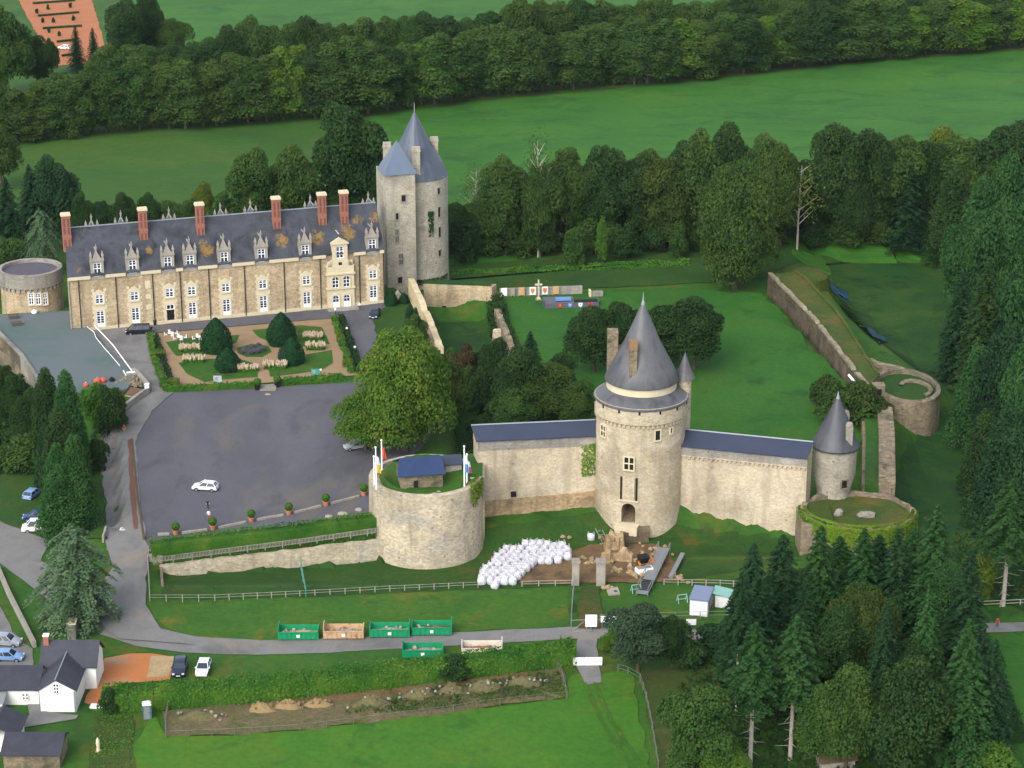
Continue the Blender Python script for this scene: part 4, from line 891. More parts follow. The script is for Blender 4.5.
z1a, z1b = zat(da.y, 445.5), zat(db.y, 458.5)
dw_, L2, f2 = wall_run('curtain_wall', 'stained cream curtain wall with corbels right of the gate tower', da, db, 3.4, -7, z1a, z1b, 'curtain_stone', None)
pent(dw_, L2, f2, 1.25)
m = MB(); m.prism([(0,-.09),(L2,-.09),(L2,.02),(0,.02)], lambda x, y: f2(x,0)-1.5, lambda x, y: f2(x,0)-.1); m.build('parapet', 'grey_stone', dw_)
m = MB(); n = int(L2/.75)
for i in range(n): MB().box(.3+i*.75,.3+i*.75+.36,-.26,.02,f2(i*.75,0)-2.0,f2(i*.75,0)-1.62).build('corbel', 'curtain_stone', dw_)
m.prism([(0,-.30),(L2,-.30),(L2,.02),(0,.02)], lambda x, y: f2(x,0)-1.62, lambda x, y: f2(x,0)-1.45); m.build('corbel_table', 'curtain_stone', dw_)
# ================================================================== FLAG BASTION
bz = -5.0; bc0 = P(424.5,546,bz); bs = scale_at(bc0); br = 57.0/bs; bc = P(424.5,569,bz)+Vector((0,br,0)); bc.z = bz
bt = T('bastion', 'massive grass topped round bastion with flagpoles left of the gate', 'bastion', bc)
ztp = zat(bc.y-br, 497.5)-bz
prof = [(br*1.05,-2),(br*1.0,4),(br*.985,ztp),(br*.985-.9,ztp+.15),(br*.985-.95,ztp-.5)]
MB().lathe(prof, 72, jit=.006).build('wall', 'bastion_stone', bt, True)
g_ = np.random.default_rng(5); m = MB(); rings = []
vs = [(0,0,ztp+.6)]; nr, na = 10, 48; fs = []
for j in range(1, nr+1):
    r = (br-1.75)*j/nr
    for i in range(na):
        a = 2*math.pi*i/na; vs.append((r*math.cos(a), r*math.sin(a), ztp+.35+(.7*math.sin(a) if math.sin(a) < 0 else .4*math.sin(a))-(.5 if j == nr else 0)+.2*math.sin(a*3+j)*(j/nr)+.08*g_.normal()))
fs += [(0,1+i,1+(i+1)%na) for i in range(na)]
for j in range(nr-1):
    fs += [(1+j*na+i,1+(j+1)*na+i,1+(j+1)*na+(i+1)%na,1+j*na+(i+1)%na) for i in range(na)]
m.add(vs, fs); m.build('turf', 'grass', bt, True)
bm_ = MB(); bm_.lathe([(br*1.005,-2),(br*.999,ztp-1)], 8, a0=R(-55), a1=R(-20)) if False else None
# square return to the curtain on the right
m = MB(); p = P(478,470,bz+ztp)-bc
m.box(br*.70,br*1.02,-1.0,br*.95,-2,ztp-.1); m.build('return_wall', 'bastion_stone', bt); MB().box(br*.66,br*.98,-.6,br*.93,ztp-.2,ztp+.25).build('turf', 'grass', bt)
# hut in the bastion's top
hz = bz+ztp+.1; hl, hr = P(401,487,hz), P(443,484,hz); hu = (hr-hl).normalized(); ha = math.atan2(hu.y, hu.x); hL = (hr-hl).length
ht = T('hut', 'low stone hut with blue slate roof on top of the bastion', 'hut', hl, ha)
m = MB(); m.box(0,hL,0,5.4,-1.6,1.9); m.build('wall', 'old_stone', ht)
m = MB(); zr = 3.5; vs = [(-.6,-.5,1.8),(hL+.4,-.5,1.8),(hL+.2,3.0,zr),(.2,3.0,zr)]; vs += [(a,b,c+.15) for a,b,c in vs]
m.add(vs, [(4,5,6,7),(0,3,2,1),(0,1,5,4),(1,2,6,5),(2,3,7,6),(3,0,4,7)])
vs = [(.2,3.0,zr),(hL+.2,3.0,zr),(hL+.4,6.0,1.9),(-.6,6.0,1.9)]; vs += [(a,b,c+.15) for a,b,c in vs]
m.add(vs, [(4,5,6,7),(0,3,2,1),(0,1,5,4),(1,2,6,5),(2,3,7,6),(3,0,4,7)]); m.build('roof', 'slate_hut', ht)
MB().box(2.0,2.7,-.06,.02,-.4,.9).build('door', 'dark', ht)
al = P(445,480,hz); an_ = T('annex', 'small lean-to with pale blue slate roof behind the bastion hut', 'shed', al+Vector((0,2.6,0)), ha)
MB().box(0,2.6,0,2.2,-.8,1.5).build('wall', 'ashlar_grey', an_); m = MB(); vs = [(-.2,-.3,1.5),(2.9,-.3,1.5),(2.9,2.4,2.1),(-.2,2.4,2.1)]; vs += [(a,b,c+.12) for a,b,c in vs]
m.add(vs, [(4,5,6,7),(0,3,2,1),(0,1,5,4),(1,2,6,5),(2,3,7,6),(3,0,4,7)]); m.build('roof', 'slate_blue', an_)
# ================================================================== RIGHT BASTION WITH SMALL CONE TOWER
sz = 2.5; sc_ = P(858,512,sz); ss = scale_at(sc_); sr = 57.5/ss
sb = T('bastion', 'ivy edged ruined bastion with mossy top under the small tower', 'bastion', (sc_.x, sc_.y, 0))
yk = .86
def ell(r, n=56): return [(r*math.cos(2*math.pi*i/n), r*yk*math.sin(2*math.pi*i/n)) for i in range(n)]
def jz(z, a): return lambda x, y: z+a*math.sin(x*1.7+y*.9)+a*.6*math.sin(x*4.1-y*3.3)
m = MB(); m.prism(ell(sr*.99), -9, jz(sz-.5,.12)); m.build('wall', 'old_stone', sb)
m = MB(); o_, i_ = ell(sr), ell(sr-.9); n = len(o_)
za_, zb_ = jz(sz+.35,.25), sz-.7
vs = [(*p, za_(*p)) for p in o_]+[(*p, za_(*p)) for p in i_]+[(*p, zb_) for p in o_]+[(*p, zb_) for p in i_]; fs = []
for i in range(n):
    j = (i+1) % n; fs += [(i,j,n+j,n+i),(2*n+i,2*n+j,j,i),(n+i,n+j,3*n+j,3*n+i)]
m.add(vs, fs); m.build('parapet', 'old_stone', sb)
m = MB(); m.prism(ell(sr-.85), sz-1.4, jz(sz-.25,.15)); m.build('turf', 'rough_turf', sb)
m = MB(); xw = CAM.x+(798.5-512)/ss-sc_.x
m.prism([(-sr*1.03,-3.5),(-sr*.5,-6.5),(-sr*.5,3.5),(-sr*1.03,3.0)], -9, sz-.3); m.build('return_wall', 'old_stone', sb); m = MB(); m.prism([(-sr*1.0,-3.2),(-sr*.48,-6.2),(-sr*.48,3.3),(-sr*1.0,2.8)], sz-.28, jz(sz+.1,.15)); m.build('turf', 'rough_turf', sb)
tcn = P(833,491,sz); trr = 21.7/scale_at(tcn)
tt = T('cone_tower', 'small round tower with slate cone roof on the ivy bastion', 'tower', tcn)
zc = lambda row, dy=0: zat(tcn.y+dy, row)-sz
MB().lathe([(trr*.72,-1.2),(trr*.80,1.0),(trr*.98,3.2),(trr,zc(446))], 36).build('wall', 'keep_stone', tt, True)
MB().lathe([(trr*1.10,zc(445)-.1),(trr*1.12,zc(444)),(trr*.92,zc(437)),(trr*.55,zc(420)),(.2,zc(397))], 36).build('roof', 'slate_dark', tt, True)
MB().lathe([(.35,zc(399)),(.2,zc(396)),(.03,zc(391.5)),(0,zc(391))], 8).build('finial', 'lead', tt)
for px, a, dx, dy in ((843.5,423.5,0,-2.2),(842.5,411.5,0,1.0)):
    x = (px-833)/scale_at(tcn); zt = zat(tcn.y+dy, a)-sz; m = MB(); m.box(-.55,.55,-.5,.5,zc(446),zt-.3); m.lathe([(.62,zt-.3),(.5,zt+.1),(.2,zt+.25)], 10); m.build('chimney', 'grey_stone', tt, loc=(x,dy,0))
cyl_window(tt, tcn, trr, 844, 480.5, 488, .95, 'slit', 'old_stone', .15)
# ================================================================== RIGHT RAMPART, RUINED ROUND TOWER, LINK WALL
M['rough_turf']; RZ = 3.4
inner = [P(*q, RZ) for q in [(768,272),(785,289),(802,306),(815,320),(826,335),(840,353),(853,369),(866,385)]]
outer = [P(*q, RZ) for q in [(880,372),(865,352),(852,330),(842,315),(830,301),(816,287),(806,276),(796,270)]]
rp = T('rampart', 'broken inner rampart wall backing a grassy earth walk', 'rampart', (inner[0].x, inner[0].y, 0))
w0 = Vector((inner[0].x, inner[0].y)); loc2 = lambda p: (p.x-w0.x, p.y-w0.y)
poly = [loc2(p) for p in inner+outer]
m = MB(); m.prism(poly, -8, RZ-.8); m.build('core', 'old_stone', rp)
ins = [Vector(p) for p in poly]; m = MB(); m.prism(poly, RZ-.85, jz(RZ-.45,.12)); m.build('turf', 'rough_turf', rp)
def para(pts, thick, z0, z1f, st=1.0):
    """ragged wall of given thickness along points (x,y), thickness to the left"""
    q = [Vector(p) for p in pts]; d = []
    for i in range(len(q)-1):
        n = max(1, int((q[i+1]-q[i]).length/st)); d += [q[i].lerp(q[i+1], k/n) for k in range(n)]
    d.append(q[-1]); m = MB(); L = len(d); vs = []
    for i, p in enumerate(d):
        t = (d[min(i+1,L-1)]-d[max(i-1,0)]).normalized(); nn = Vector((-t.y, t.x)); o = p+nn*thick; z = z1f(i/(L-1))
        vs += [(p.x,p.y,z0),(p.x,p.y,z),(o.x,o.y,z-.1),(o.x,o.y,z0)]
    fs = [(4*i+k, 4*i+k+1, 4*i+5+k, 4*i+4+k) for i in range(L-1) for k in range(3)]+[(0,3,2,1),(4*L-4,4*L-3,4*L-2,4*L-1)]
    m.add(vs, [f[::-1] for f in fs] if thick < 0 else fs); return m
rg9 = random.Random(9)
zf = lambda t: RZ+.12*math.sin(t*40)+rg9.uniform(-.16,.16)-(.8 if rg9.random() < .08 else 0)
para([loc2(p) for p in inner], .9, -3, zf, 1.3).build('inner_wall', 'rampart_stone', rp)
para([loc2(p) for p in outer[::-1]], -.5, -3, lambda t: RZ-.1+rg9.uniform(-.15,.15), 1.2).build('outer_kerb', 'rough_turf', rp)
rb = P(803,266,RZ-1.2); m = MB(); m.lathe([(7.0,-8),(5.4,RZ-3.2),(4.2,RZ-2.2),(.01,RZ-1.6)], 28, rb.x-w0.x, rb.y-w0.y, jit=.05); m.build('end_mound', 'rough_turf', rp, True)
# sheet of zinc on the wall top and a dark doorway at its end
m = MB(); a, b = P(849,375,RZ+.4), P(861,389,RZ+.4); m.tube([(*loc2(a),RZ+.35),(*loc2(b),RZ+.35)], .3, 4); m.build('zinc_flashing', 'white', rp)
p = P(878,391,1.8); m = MB(); m.box(-1.1,1.1,-1,1,-2,2.2); w = m.build('doorway', 'old_stone', rp, loc=(*loc2(p), 1.0)); MB().box(-.5,.5,-1.04,-.9,-1,1.5).build('opening', 'dark', w)
vz = 1.6; vc = P(907,385,vz); vs_ = scale_at(vc); vr = 32.5/vs_
vt = T('ruined_tower', 'roofless ruined round tower with grass inside its rim', 'tower', (vc.x, vc.y, 0)); vt.scale = (1,1.55,1)
prof = [(vr*1.03,-8),(vr,vz),(vr-.8,vz+.05),(vr-.85,vz-1.3)]
MB().lathe(prof, 48, jit=.012, cap=False).build('wall', 'old_stone', vt, True)
MB().lathe([(.01,vz-.35),(vr-.8,vz-.7)], 40, cap=False).build('turf', 'grass_moat', vt)
MB().lathe([(vr*.5,vz-1.1),(vr*.5,vz-.1),(vr*.38,vz-.1),(vr*.38,vz-1.0)], 20, vr*.25, -vr*.1, R(-70), R(160)).build('inner_wall', 'old_stone', vt)
lk = [loc2(P(*q, vz)) for q in [(862,356),(872,360),(888,364),(905,369)]]
m = para(lk, -.9, -5, lambda t: vz+.3+rg9.uniform(-.3,.2), 1.0); m.build('link_wall', 'old_stone', rp)
W2 = 3.2; lw = [P(*q, W2) for q in [(878,406),(880,430),(880,455),(880,480)]]
lt = T('link_wall', 'thick weathered wall between the ruined tower and the ivy bastion', 'wall', (lw[0].x, lw[0].y, 0))
l2 = [(p.x-lw[0].x, p.y-lw[0].y) for p in lw]
para([(x-.2, y) for x, y in l2[::-1]], -2.7, -8, lambda t: W2+rg9.uniform(-.25,.25)).build('wall', 'old_stone', lt)
para([(x-2.4, y) for x, y in l2[::-1]], -2.2, -8, lambda t: W2-.8+rg9.uniform(-.03,.03)).build('turf_walk', 'grass', lt)
para([(x-2.9, y) for x, y in l2[::-1]], -.5, -8, lambda t: W2-1.0+rg9.uniform(-.1,.1)).build('parapet', 'old_stone', lt)
m = MB(); m.ball((-2.0,2.5,W2-.2), 2.6, 2.2, 1.3, 12, 6, .12); m.build('broken_end', 'old_stone', lt, True)
# ================================================================== SMALLER WALLS, COTTAGE, TERRACE
# terrace: raised platform left of the court
tz = .9; tp = [P(*q, tz) for q in [(-6,317),(0,314),(62,311),(76,311),(98,338),(134,376),(128,388),(112,394),(60,396),(46,392),(20,356),(-6,330)]]
te = T('terrace', 'wide flat grey terrace with white edging left of the court', 'terrace', (tp[0].x, tp[0].y, 0))
tl2 = lambda p, o=te: (p.x-o.location.x, p.y-o.location.y)
m = MB(); m.prism([tl2(p) for p in tp], -12, tz-.05); m.build('retaining_wall', 'old_stone', te)
m = MB(); m.prism([tl2(p) for p in tp], tz-.04, tz); m.build('paving', 'terrace', te)
para([tl2(P(*q, tz)) for q in [(44,392),(20,356),(-8,328)]], -.7, -2, lambda t: tz+.45, 2).build('parapet', 'grey_stone', te)
m = MB(); L_1 = [(*tl2(P(*q, tz)), tz+.22) for q in [(80,311),(96,328),(113,346),(132,372)]]; m.tube(L_1, .13, 6); m.build('edge_pipe', 'white', te)
m = MB(); m.tube([(*tl2(P(*q, tz)), tz+.1) for q in [(75.5,312.5),(82,320),(88,328),(94,332.5),(96,338),(104,348),(112,357),(120,366.5)]], .08, 5); m.build('white_strip', 'white', te)
m = MB(); m.tube([(*tl2(P(*q, tz)), tz+.1) for q in [(123.5,371),(126,376)]], .11, 5); m.build('white_strip', 'white', te)
def table(px, py, z, lab):
    p = P(px, py, z); t = T('picnic_table', lab, 'picnic table', p, ANG)
    MB().box(-1.1,1.1,-.4,.4,.68,.76).build('table_top', 'wood_brown', t)
    for s in (-1, 1):
        MB().box(-1.1,1.1,s*.75-.14,s*.75+.14,.40,.46).build('seat', 'wood_brown', t)
        m = MB(); m.tube([(s*.8,-.7,0),(s*.8,-.2,.7)], .05, 4); m.tube([(s*.8,.7,0),(s*.8,.2,.7)], .05, 4); m.box(s*.8-.04,s*.8+.04,-.8,.8,.34,.40); m.build('leg', 'wood_brown', t)
table(13.5,318,tz,'brown picnic table on the terrace, nearer the round tower'); table(16.5,325,tz,'brown picnic table on the terrace, farther from the round tower')
def ball_thing(name, px, py, z, r, mt, lab, cat, top=None):
    p = P(px, py, z); t = T(name, lab, cat, p)
    m = MB(); m.lathe([(r*.7,0),(r,.3*r),(r*.95,.9*r),(r*.5,1.25*r),(.05,1.35*r)], 14); m.build('cover', mt, t, True)
    m = MB(); m.lathe([(.08,1.3*r),(.08,1.6*r),(.01,1.65*r)], 6); m.build('top', top or 'white', t)
ball_thing('round_planter', 86,386.5,tz,.55,'coral','small orange round tub on the terrace beside the conifer tops','tub')
ball_thing('round_planter', 97.5,383,tz,.75,'coral','pale topped orange tub in the pair at the terrace end','tub','ashlar'); ball_thing('round_planter', 103,382,tz,.65,'coral','plain orange tub at the right of the terrace pair','tub','coral')
ball_thing('urn', 112,381,tz,.55,'black','black covered grill standing at the terrace end','grill','black'); ball_thing('wheel_planter', 34.5,313.5,tz,.6,'white','white round planter at the foot of the squat round tower','planter')
p = P(131,374,tz); MB_ = T('slab', 'pale stone slab at the corner end of the terrace', 'slab', p, .3); MB().box(-.9,.9,-.4,.4,-.2,.35).build('slab_block', 'ashlar_grey', MB_); MB().box(-.8,.8,-.35,.35,.35,.42).build('slab_cap', 'white', MB_)
# rubble heap and low curving wall at the terrace end
for (px, py, s) in ((126,384,1.6),(134,388,1.4),(130,381,1.2)):
    p = G(px, py); m = MB()
    for i in range(26): m.ball((rnd.gauss(0,s*.5),rnd.gauss(0,s*.4),rnd.uniform(0,.4)+.4), rnd.uniform(.25,.5), None, None, 6, 4, .25)
    tag(m.build('rubble_heap', 'old_stone', loc=p), {126:'left heap of loose pale stones at the terrace corner',134:'right heap of loose pale stones inside the curving wall',130:'small heap of stones behind the pale slab'}[px], 'rubble')
cwp = [G(*q) for q in [(102,442),(108,430),(117,420),(130,408),(143,398),(150,394),(149,388),(141,379),(135,374)]]
o = para([p.xy for p in cwp], .7, -2, lambda t: .25+1.0*min(1, t*3)+rg9.uniform(-.05,.05), 1.2).build('low_wall', 'grey_stone'); tag(o, 'low curving stone wall between the drive and the terrace end', 'wall')
p = G(147.5,394); t = T('white_box', 'white box standing on the end of the low curving wall', 'box', (p.x,p.y,1.2)); MB().box(-.4,.4,-.35,.35,0,.7).build('box_body', 'white', t); MB().box(-.45,.45,-.4,.4,.7,.78).build('lid', 'white', t)
p = G(136,396); o = T('trapdoor', 'dark sloping hatch inside the curving wall', 'hatch', p, -.4); MB().add([(-1.6,-1,.3),(1.6,-1,.3),(1.6,1,1.1),(-1.6,1,1.1)],[(0,1,2,3)]).build('hatch_cover', 'wood_brown', o); MB().prism([(-1.7,-1.1),(1.7,-1.1),(1.7,1.1),(-1.7,1.1)], -.5, lambda x,y: .27+.4*(y+1)).build('hatch_frame', 'old_stone', o)
# retaining wall along the front moat, fence above it
rw = [P(*q, -1.1) for q in [(160,566),(230,557.5),(300,549.5),(388,539)]]
o = para([p.xy for p in rw], .9, -7, lambda t: -1.1+rg9.uniform(-.14,.1), 1.1).build('retaining_wall', 'bastion_stone'); tag(o, 'rough stone retaining wall along the front of the moat garden', 'wall')
lw_ = [P(*q, -1.8) for q in [(161,601),(161,585),(160,570)]]
o = para([p.xy for p in lw_], -.4, -7, lambda t: -1.8+.6*t, 1.5).build('end_wall', 'old_stone'); tag(o, 'dark ivy stained end wall at the left of the moat', 'wall')
def fence(name, lab, pts, step, h, mtp, mtr, rails=(.5,.95), pr=.06, rr=.04, slat=None, cat='fence', zoff=0):
    q = [Vector(p) for p in pts]; t = T(name, lab, cat, q[0]); d = []
    for i in range(len(q)-1):
        n = max(1, round((q[i+1]-q[i]).length/step)); d += [q[i].lerp(q[i+1], k/n) for k in range(n)]
    d.append(q[-1]); d = [p-q[0] for p in d]; pm = MB().box(-pr,pr,-pr,pr,-.3,h).mesh('post', mtp)
    for p in d[:100]:
        o = bpy.data.objects.new('post', pm); COL.objects.link(o); o.parent = t; o.location = p
    for r in rails: MB().tube([(p.x,p.y,p.z+h*r) for p in d], rr, 4).build('rail', mtr, t)
    if slat:
        m = MB()
        for i in range(len(d)-1): m.add([(*d[i].xy,d[i].z+.05),(*d[i+1].xy,d[i+1].z+.05),(*d[i+1].xy,d[i+1].z+h),(*d[i].xy,d[i].z+h)], [(0,1,2,3)])
        m2 = MB()
        n = int(sum((d[i+1]-d[i]).length for i in range(len(d)-1))/.16)
        for i in range(len(d)-1):
            k = max(1, int((d[i+1]-d[i]).length/.22))
            for j in range(k): a = d[i].lerp(d[i+1], j/k); m2.box(a.x-.04,a.x+.04,a.y-.02,a.y+.02,a.z+.03,a.z+h)
        m2.build('mesh_panel', slat, t)
    return t
fence('rail_fence', 'pale wooden rail fence along the near edge of the moat', [G(*q) for q in [(150,601),(215,601),(300,597),(390,592),(478,588)]], 2.2, 1.05, 'wood', 'wood', (.55,.95), .06, .03)
fence('rail_fence', 'pale wooden rail fence between the bag heap and the site gate', [G(*q) for q in [(522,587),(572,586)]], 2.2, 1.0, 'wood', 'wood', (.5,.95), .08, .05)
fence('rail_fence', 'pale rail fence across the grass right of the excavation', [G(*q) for q in [(664,585),(720,586),(760,588)]], 2.2, 1.0, 'wood', 'wood', (.5,.95), .08, .05)
fence('rail_fence', 'short wooden rail fence dropping from the court to the moat corner', [G(*q) for q in [(150,600),(149,580),(148,562)]], 2.4, 1.1, 'wood', 'wood', (.55,.95), .08, .05)
fence('picket_fence', 'grey paling fence between the clipped hedge and moat wall', [P(*q, -.4) for q in [(154,563),(230,553),(300,544),(384,532)]], 3, .9, 'wood', 'wood', (.2,.95), .06, .03, 'wood')
fence('wire_fence', 'galvanised mesh fence down the left side of the building site', [G(*q) for q in [(571,632),(572,610),(574,588)]], 3, 2.0, 'metal', 'metal', (.05,.5,.98), .06, .04)
fence('wire_fence', 'thin green mesh fence crossing the moat grass', [G(*q) for q in [(300,563),(306,597)]], 3, 1.6, 'teal', 'metal', (.05,.98), .06, .04)
fence('stake_fence', 'row of thin grey stakes along the spoil strip', [G(*q) for q in [(166,739),(235,736),(300,732),(380,722),(430,716),(500,706),(566,699)]], 3.4, 1.2, 'stake_wood', 'metal', (.95,), .06, .012)
fence('stake_fence', 'leaning wire fence at the right end of the spoil strip', [G(*q) for q in [(567,699),(562,680),(556,664)]], 1.6, 1.4, 'stake_wood', 'metal', (.4,.95), .07, .02)
fence('stake_fence', 'short wire fence at the left end of the spoil strip', [G(*q) for q in [(166,739),(166,722),(168,712)]], 1.4, 1.4, 'stake_wood', 'metal', (.4,.95), .07, .02)
fence('stake_fence', 'old post fence along the grass below the dark round tree', [G(*q) for q in [(618,672),(628,675),(640,682),(646,700),(652,730),(658,768)]], 3, 1.3, 'stake_wood', 'metal', (.5,.95), .10, .02)
fence('rail_fence', 'grey roadside rail fence at the far right', [G(*q) for q in [(978,608),(1000,607),(1040,605)]], 2.5, 1.1, 'wood', 'wood', (.5,.95), .08, .06)
fence('wire_fence', 'low wire fence along the lane side of the building site', [G(*q) for q in [(600,622),(650,620),(700,619),(740,618)]], 4, 1.2, 'metal', 'metal', (.5,.98), .05, .025)
# keep forewall, ruined diagonal wall, cemetery-like panels
fa, fb = P(424,311,-3.0), P(492,312,-3.0); d_ = fb-fa
o = T('fore_wall', 'tan stone wall with ivy top in front of the keep', 'wall', fa, math.atan2(d_.y, d_.x)); Lf = d_.length; zt = zat(fa.y, 284)+3.0
m = MB(); m.prism([(0,0),(Lf-2,0),(Lf,0),(Lf+.8,2.5),(0,2.5)], -3, lambda x, y: zt-.5*(x/Lf)**3); m.build('masonry', 'rubble', o); m = MB(); m.box(0,Lf-.3,.2,2.4,zt-.3,zt+.2); m.build('turf', 'grass_dark', o)
MB().box(Lf*.27,Lf*.27+.8,-.08,.2,.5,1.2).build('drain_hole', 'dark', o)
dg_ = [P(*q, 4.0 - 4.0*i/3.5) for i, q in enumerate([(408,277),(420,303),(425,316),(437,346)])]
def dzz(t): return 4.6-2.4*t+rg9.uniform(-.2,.2)-(.8 if .42 < t < .5 else 0)
dpts = [P(408,278,4.6).xy, P(421,305,3.8).xy, P(426,318,3.2).xy, P(437,347,2.2).xy]
o = T('crumbling_wall', 'broken cream wall sloping down from the keep to the big tree', 'wall', (0,0,0)); para(dpts, 1.3, -5, dzz, 1.0).build('masonry', 'ashlar_cap', o)
rdp = [G(*q).xy for q in [(500,312),(505,326),(512,345),(520,362)]]
o = T('overgrown_wall', 'low ruined wall smothered in ivy beside the hollow', 'wall', (0,0,0)); para(rdp, -1.2, -6, lambda t: .8-.6*t+rg9.uniform(-.3,.2), 1.0).build('masonry', 'old_stone', o)
p = G(498,345); o = T('ruin_stub', 'broken stone stub of wall standing in the hollow', 'ruin', p); m = MB(); m.frustum((-1.4,1.4,-1,1),(-1.0,1.2,-.8,.8),-1,3.0); m.ball((0,0,2.9),1.1,.9,.6,8,5,.2); m.build('masonry', 'bastion_stone', o)
bw0, bw1 = P(500,297,0), P(584,294,0); d_ = bw1-bw0; Lb = d_.length; ab = math.atan2(d_.y, d_.x)
o = T('low_back_wall', 'low grey stone wall at the back of the lawn', 'wall', bw0, ab)
for a, b in ((0,.23),(.30,.98)): MB().box(Lb*a,Lb*b,0,.7,-1.5,1.7).build('masonry', 'grey_stone', o)
cols = ['white','ashlar_grey','tan','orange_panel','orange_panel','tan']
for i, (px, w) in enumerate(((503.5,7),(512.5,4),(521,7),(532.5,7.5),(545,7),(556,7))):
    x = (P(px,296,0)-bw0).dot(d_.normalized()); t = T('display_panel', ['white display panel at the left end of the low back wall','narrow grey display panel beside the white one on the back wall','plain pinkish display panel in the gap of the back wall','white panel with orange emblem left of the stone cross','white panel with orange emblem right of the stone cross','plain tan panel at the right of the back wall panels'][i], 'panel', bw0+d_.normalized()*x-Vector((-d_.y,d_.x,0)).normalized()*.25, ab)
    wm = w/4.75; MB().box(-wm/2,wm/2,-.08,.08,.3,2.0).build('board', 'white' if i in (0,3,4) else ('ashlar_grey' if i == 1 else 'skip_cream'), t)
    MB().box(-wm/2,-wm/2+.12,-.14,-.085,-.3,2.05).build('post', 'wood', t); MB().box(wm/2-.12,wm/2,-.14,-.085,-.3,2.05).build('post', 'wood', t)
    if i in (3, 4): m = MB(); m.extr_y([(-.4,1.7),(.4,1.7),(.4,1.1),(0,.5),(-.4,1.1)], -.11, -.085); m.build('emblem', 'orange_soft', t)
p = P(538.5,300,0); t = T('stone_cross', 'tall pale stone cross standing behind the display panels', 'cross', p, ab); m = MB(); m.box(-.35,.35,-.3,.3,-.3,.6); m.box(-.14,.14,-.12,.12,.6,4.4); m.box(-.75,.75,-.12,.12,3.2,3.55); m.build('cross_body', 'ashlar', t)
MB().box(-.6,.6,-.5,.5,-.4,.25).build('base', 'grey_stone', t)
st = P(544,309,0); t = T('exhibition_stand', 'long grey tented stand with coloured shields on its front', 'stand', st, ab); Ls = 55/4.8
m = MB(); m.box(0,Ls,0,.15,0,1.1); m.box(0,.15,0,2.6,0,1.5); m.box(Ls-.15,Ls,0,2.6,0,1.5); m.build('counter', 'grey_cloth', t)
MB().add([(0,.1,1.1),(Ls*.55,.1,1.1),(Ls*.55,2.7,1.7),(0,2.7,1.7)],[(0,1,2,3)]).build('canopy', 'grey_cloth', t); MB().box(Ls*.55,Ls,.3,2.6,.2,.9).build('dark_goods', 'black', t)
for i, (f, mt_) in enumerate(((.29,'red'),(.47,'blue_soft'),(.66,'white'),(.84,'red'))):
    sh = MB().extr_y([(Ls*f-.42,1.05),(Ls*f+.42,1.05),(Ls*f+.42,.5),(Ls*f,.1),(Ls*f-.42,.5)], -.06, -.005).build('shield', mt_, t)
    MB().extr_y([(Ls*f-.14,.8),(Ls*f+.14,.8),(Ls*f,.45)], -.09, -.065).build('charge', ['yellow','white','red','black'][i], sh)
MB().box(Ls*.22,Ls*.5,.5,1.6,1.45,1.9).build('blue_sheet', 'blue_soft', t)
p = P(596,296,0); t = T('stone_block', 'small stone block at the right of the back wall', 'block', p, ab); MB().box(-1.4,1.4,-.6,.6,-.3,1.0).build('block_body', 'grey_stone', t); MB().box(-1.5,-1.1,-.7,.7,-.3,1.4).build('block_end', 'ashlar', t)
# ================================================================== COTTAGE AND SHEDS, bottom left
hp = P(41,712,-2); hs_ = scale_at(hp); ht_ = T('cottage', 'white gabled cottage with dark slate roofs beside the lane', 'cottage', hp)
W1 = 35.5/hs_; hE = zat(hp.y,690)+2; hA = zat(hp.y,680.5)+2
m = MB(); m.prism([(0,0),(W1,0),(W1,7.5),(0,7.5)], -2, hE); m.add([(0,0,hE),(W1,0,hE),(W1*.48,0,hA)], [(0,1,2)])
m.build('front_wall', 'white_wall', ht_)
yb = 6.5; m = MB(); m.prism([(-1.0,yb),(W1+1.6,yb),(W1+1.6,yb+5.4),(-1.0,yb+5.4)], -2, hE+.2); m.add([(W1+1.6,yb,hE+.2),(W1+1.6,yb+5.4,hE+.2),(W1+1.6,yb+2.7,hE+2.6)], [(0,1,2)]); m.add([(-1,yb,hE+.2),(-1,yb+5.4,hE+.2),(-1,yb+2.7,hE+2.6)], [(0,1,2)])
m.build('rear_wall', 'white_wall', ht_)
def gable_roof_y(x0, x1, xr, y0, y1, ze, zr, t=.14):
    m = MB()
    for xa, zb in ((x0, ze), (x1, ze)):
        vs = [(xa,y0,zb),(xr,y0,zr),(xr,y1,zr),(xa,y1,zb)]; vs += [(a,b,c+t) for a,b,c in vs]; m.add(vs, [(4,5,6,7),(0,3,2,1),(0,1,5,4),(1,2,6,5),(2,3,7,6),(3,0,4,7)])
    return m
def gable_roof_x(x0, x1, y0, y1, yr, ze, zr, t=.14):
    m = MB()
    for ya in (y0, y1):
        vs = [(x0,ya,ze),(x1,ya,ze),(x1,yr,zr),(x0,yr,zr)]; vs += [(a,b,c+t) for a,b,c in vs]; m.add(vs, [(4,5,6,7),(0,3,2,1),(0,1,5,4),(1,2,6,5),(2,3,7,6),(3,0,4,7)])
    return m
gable_roof_y(-.3,W1+.3,W1*.48,-.25,9.2,hE-.15,hA+.08).build('front_roof', 'slate_house', ht_)
gable_roof_x(-1.3,W1+1.9,yb-.4,yb+5.8,yb+2.7,hE+.05,hE+2.7).build('rear_roof', 'slate_house', ht_)
MB().tube([(W1*.48,-.25,hA+.26),(W1*.48,9.0,hA+.26)], .09, 5).build('ridge_tile', 'lead', ht_)
cm_ = MB().box(-.35,.35,-.35,.35,hE,hE+3.6).build('chimney', 'brick', ht_, loc=(-.6,yb+2.4,0)); MB().box(-.42,.42,-.42,.42,hE+3.6,hE+3.8).build('chimney_cap', 'white', cm_)
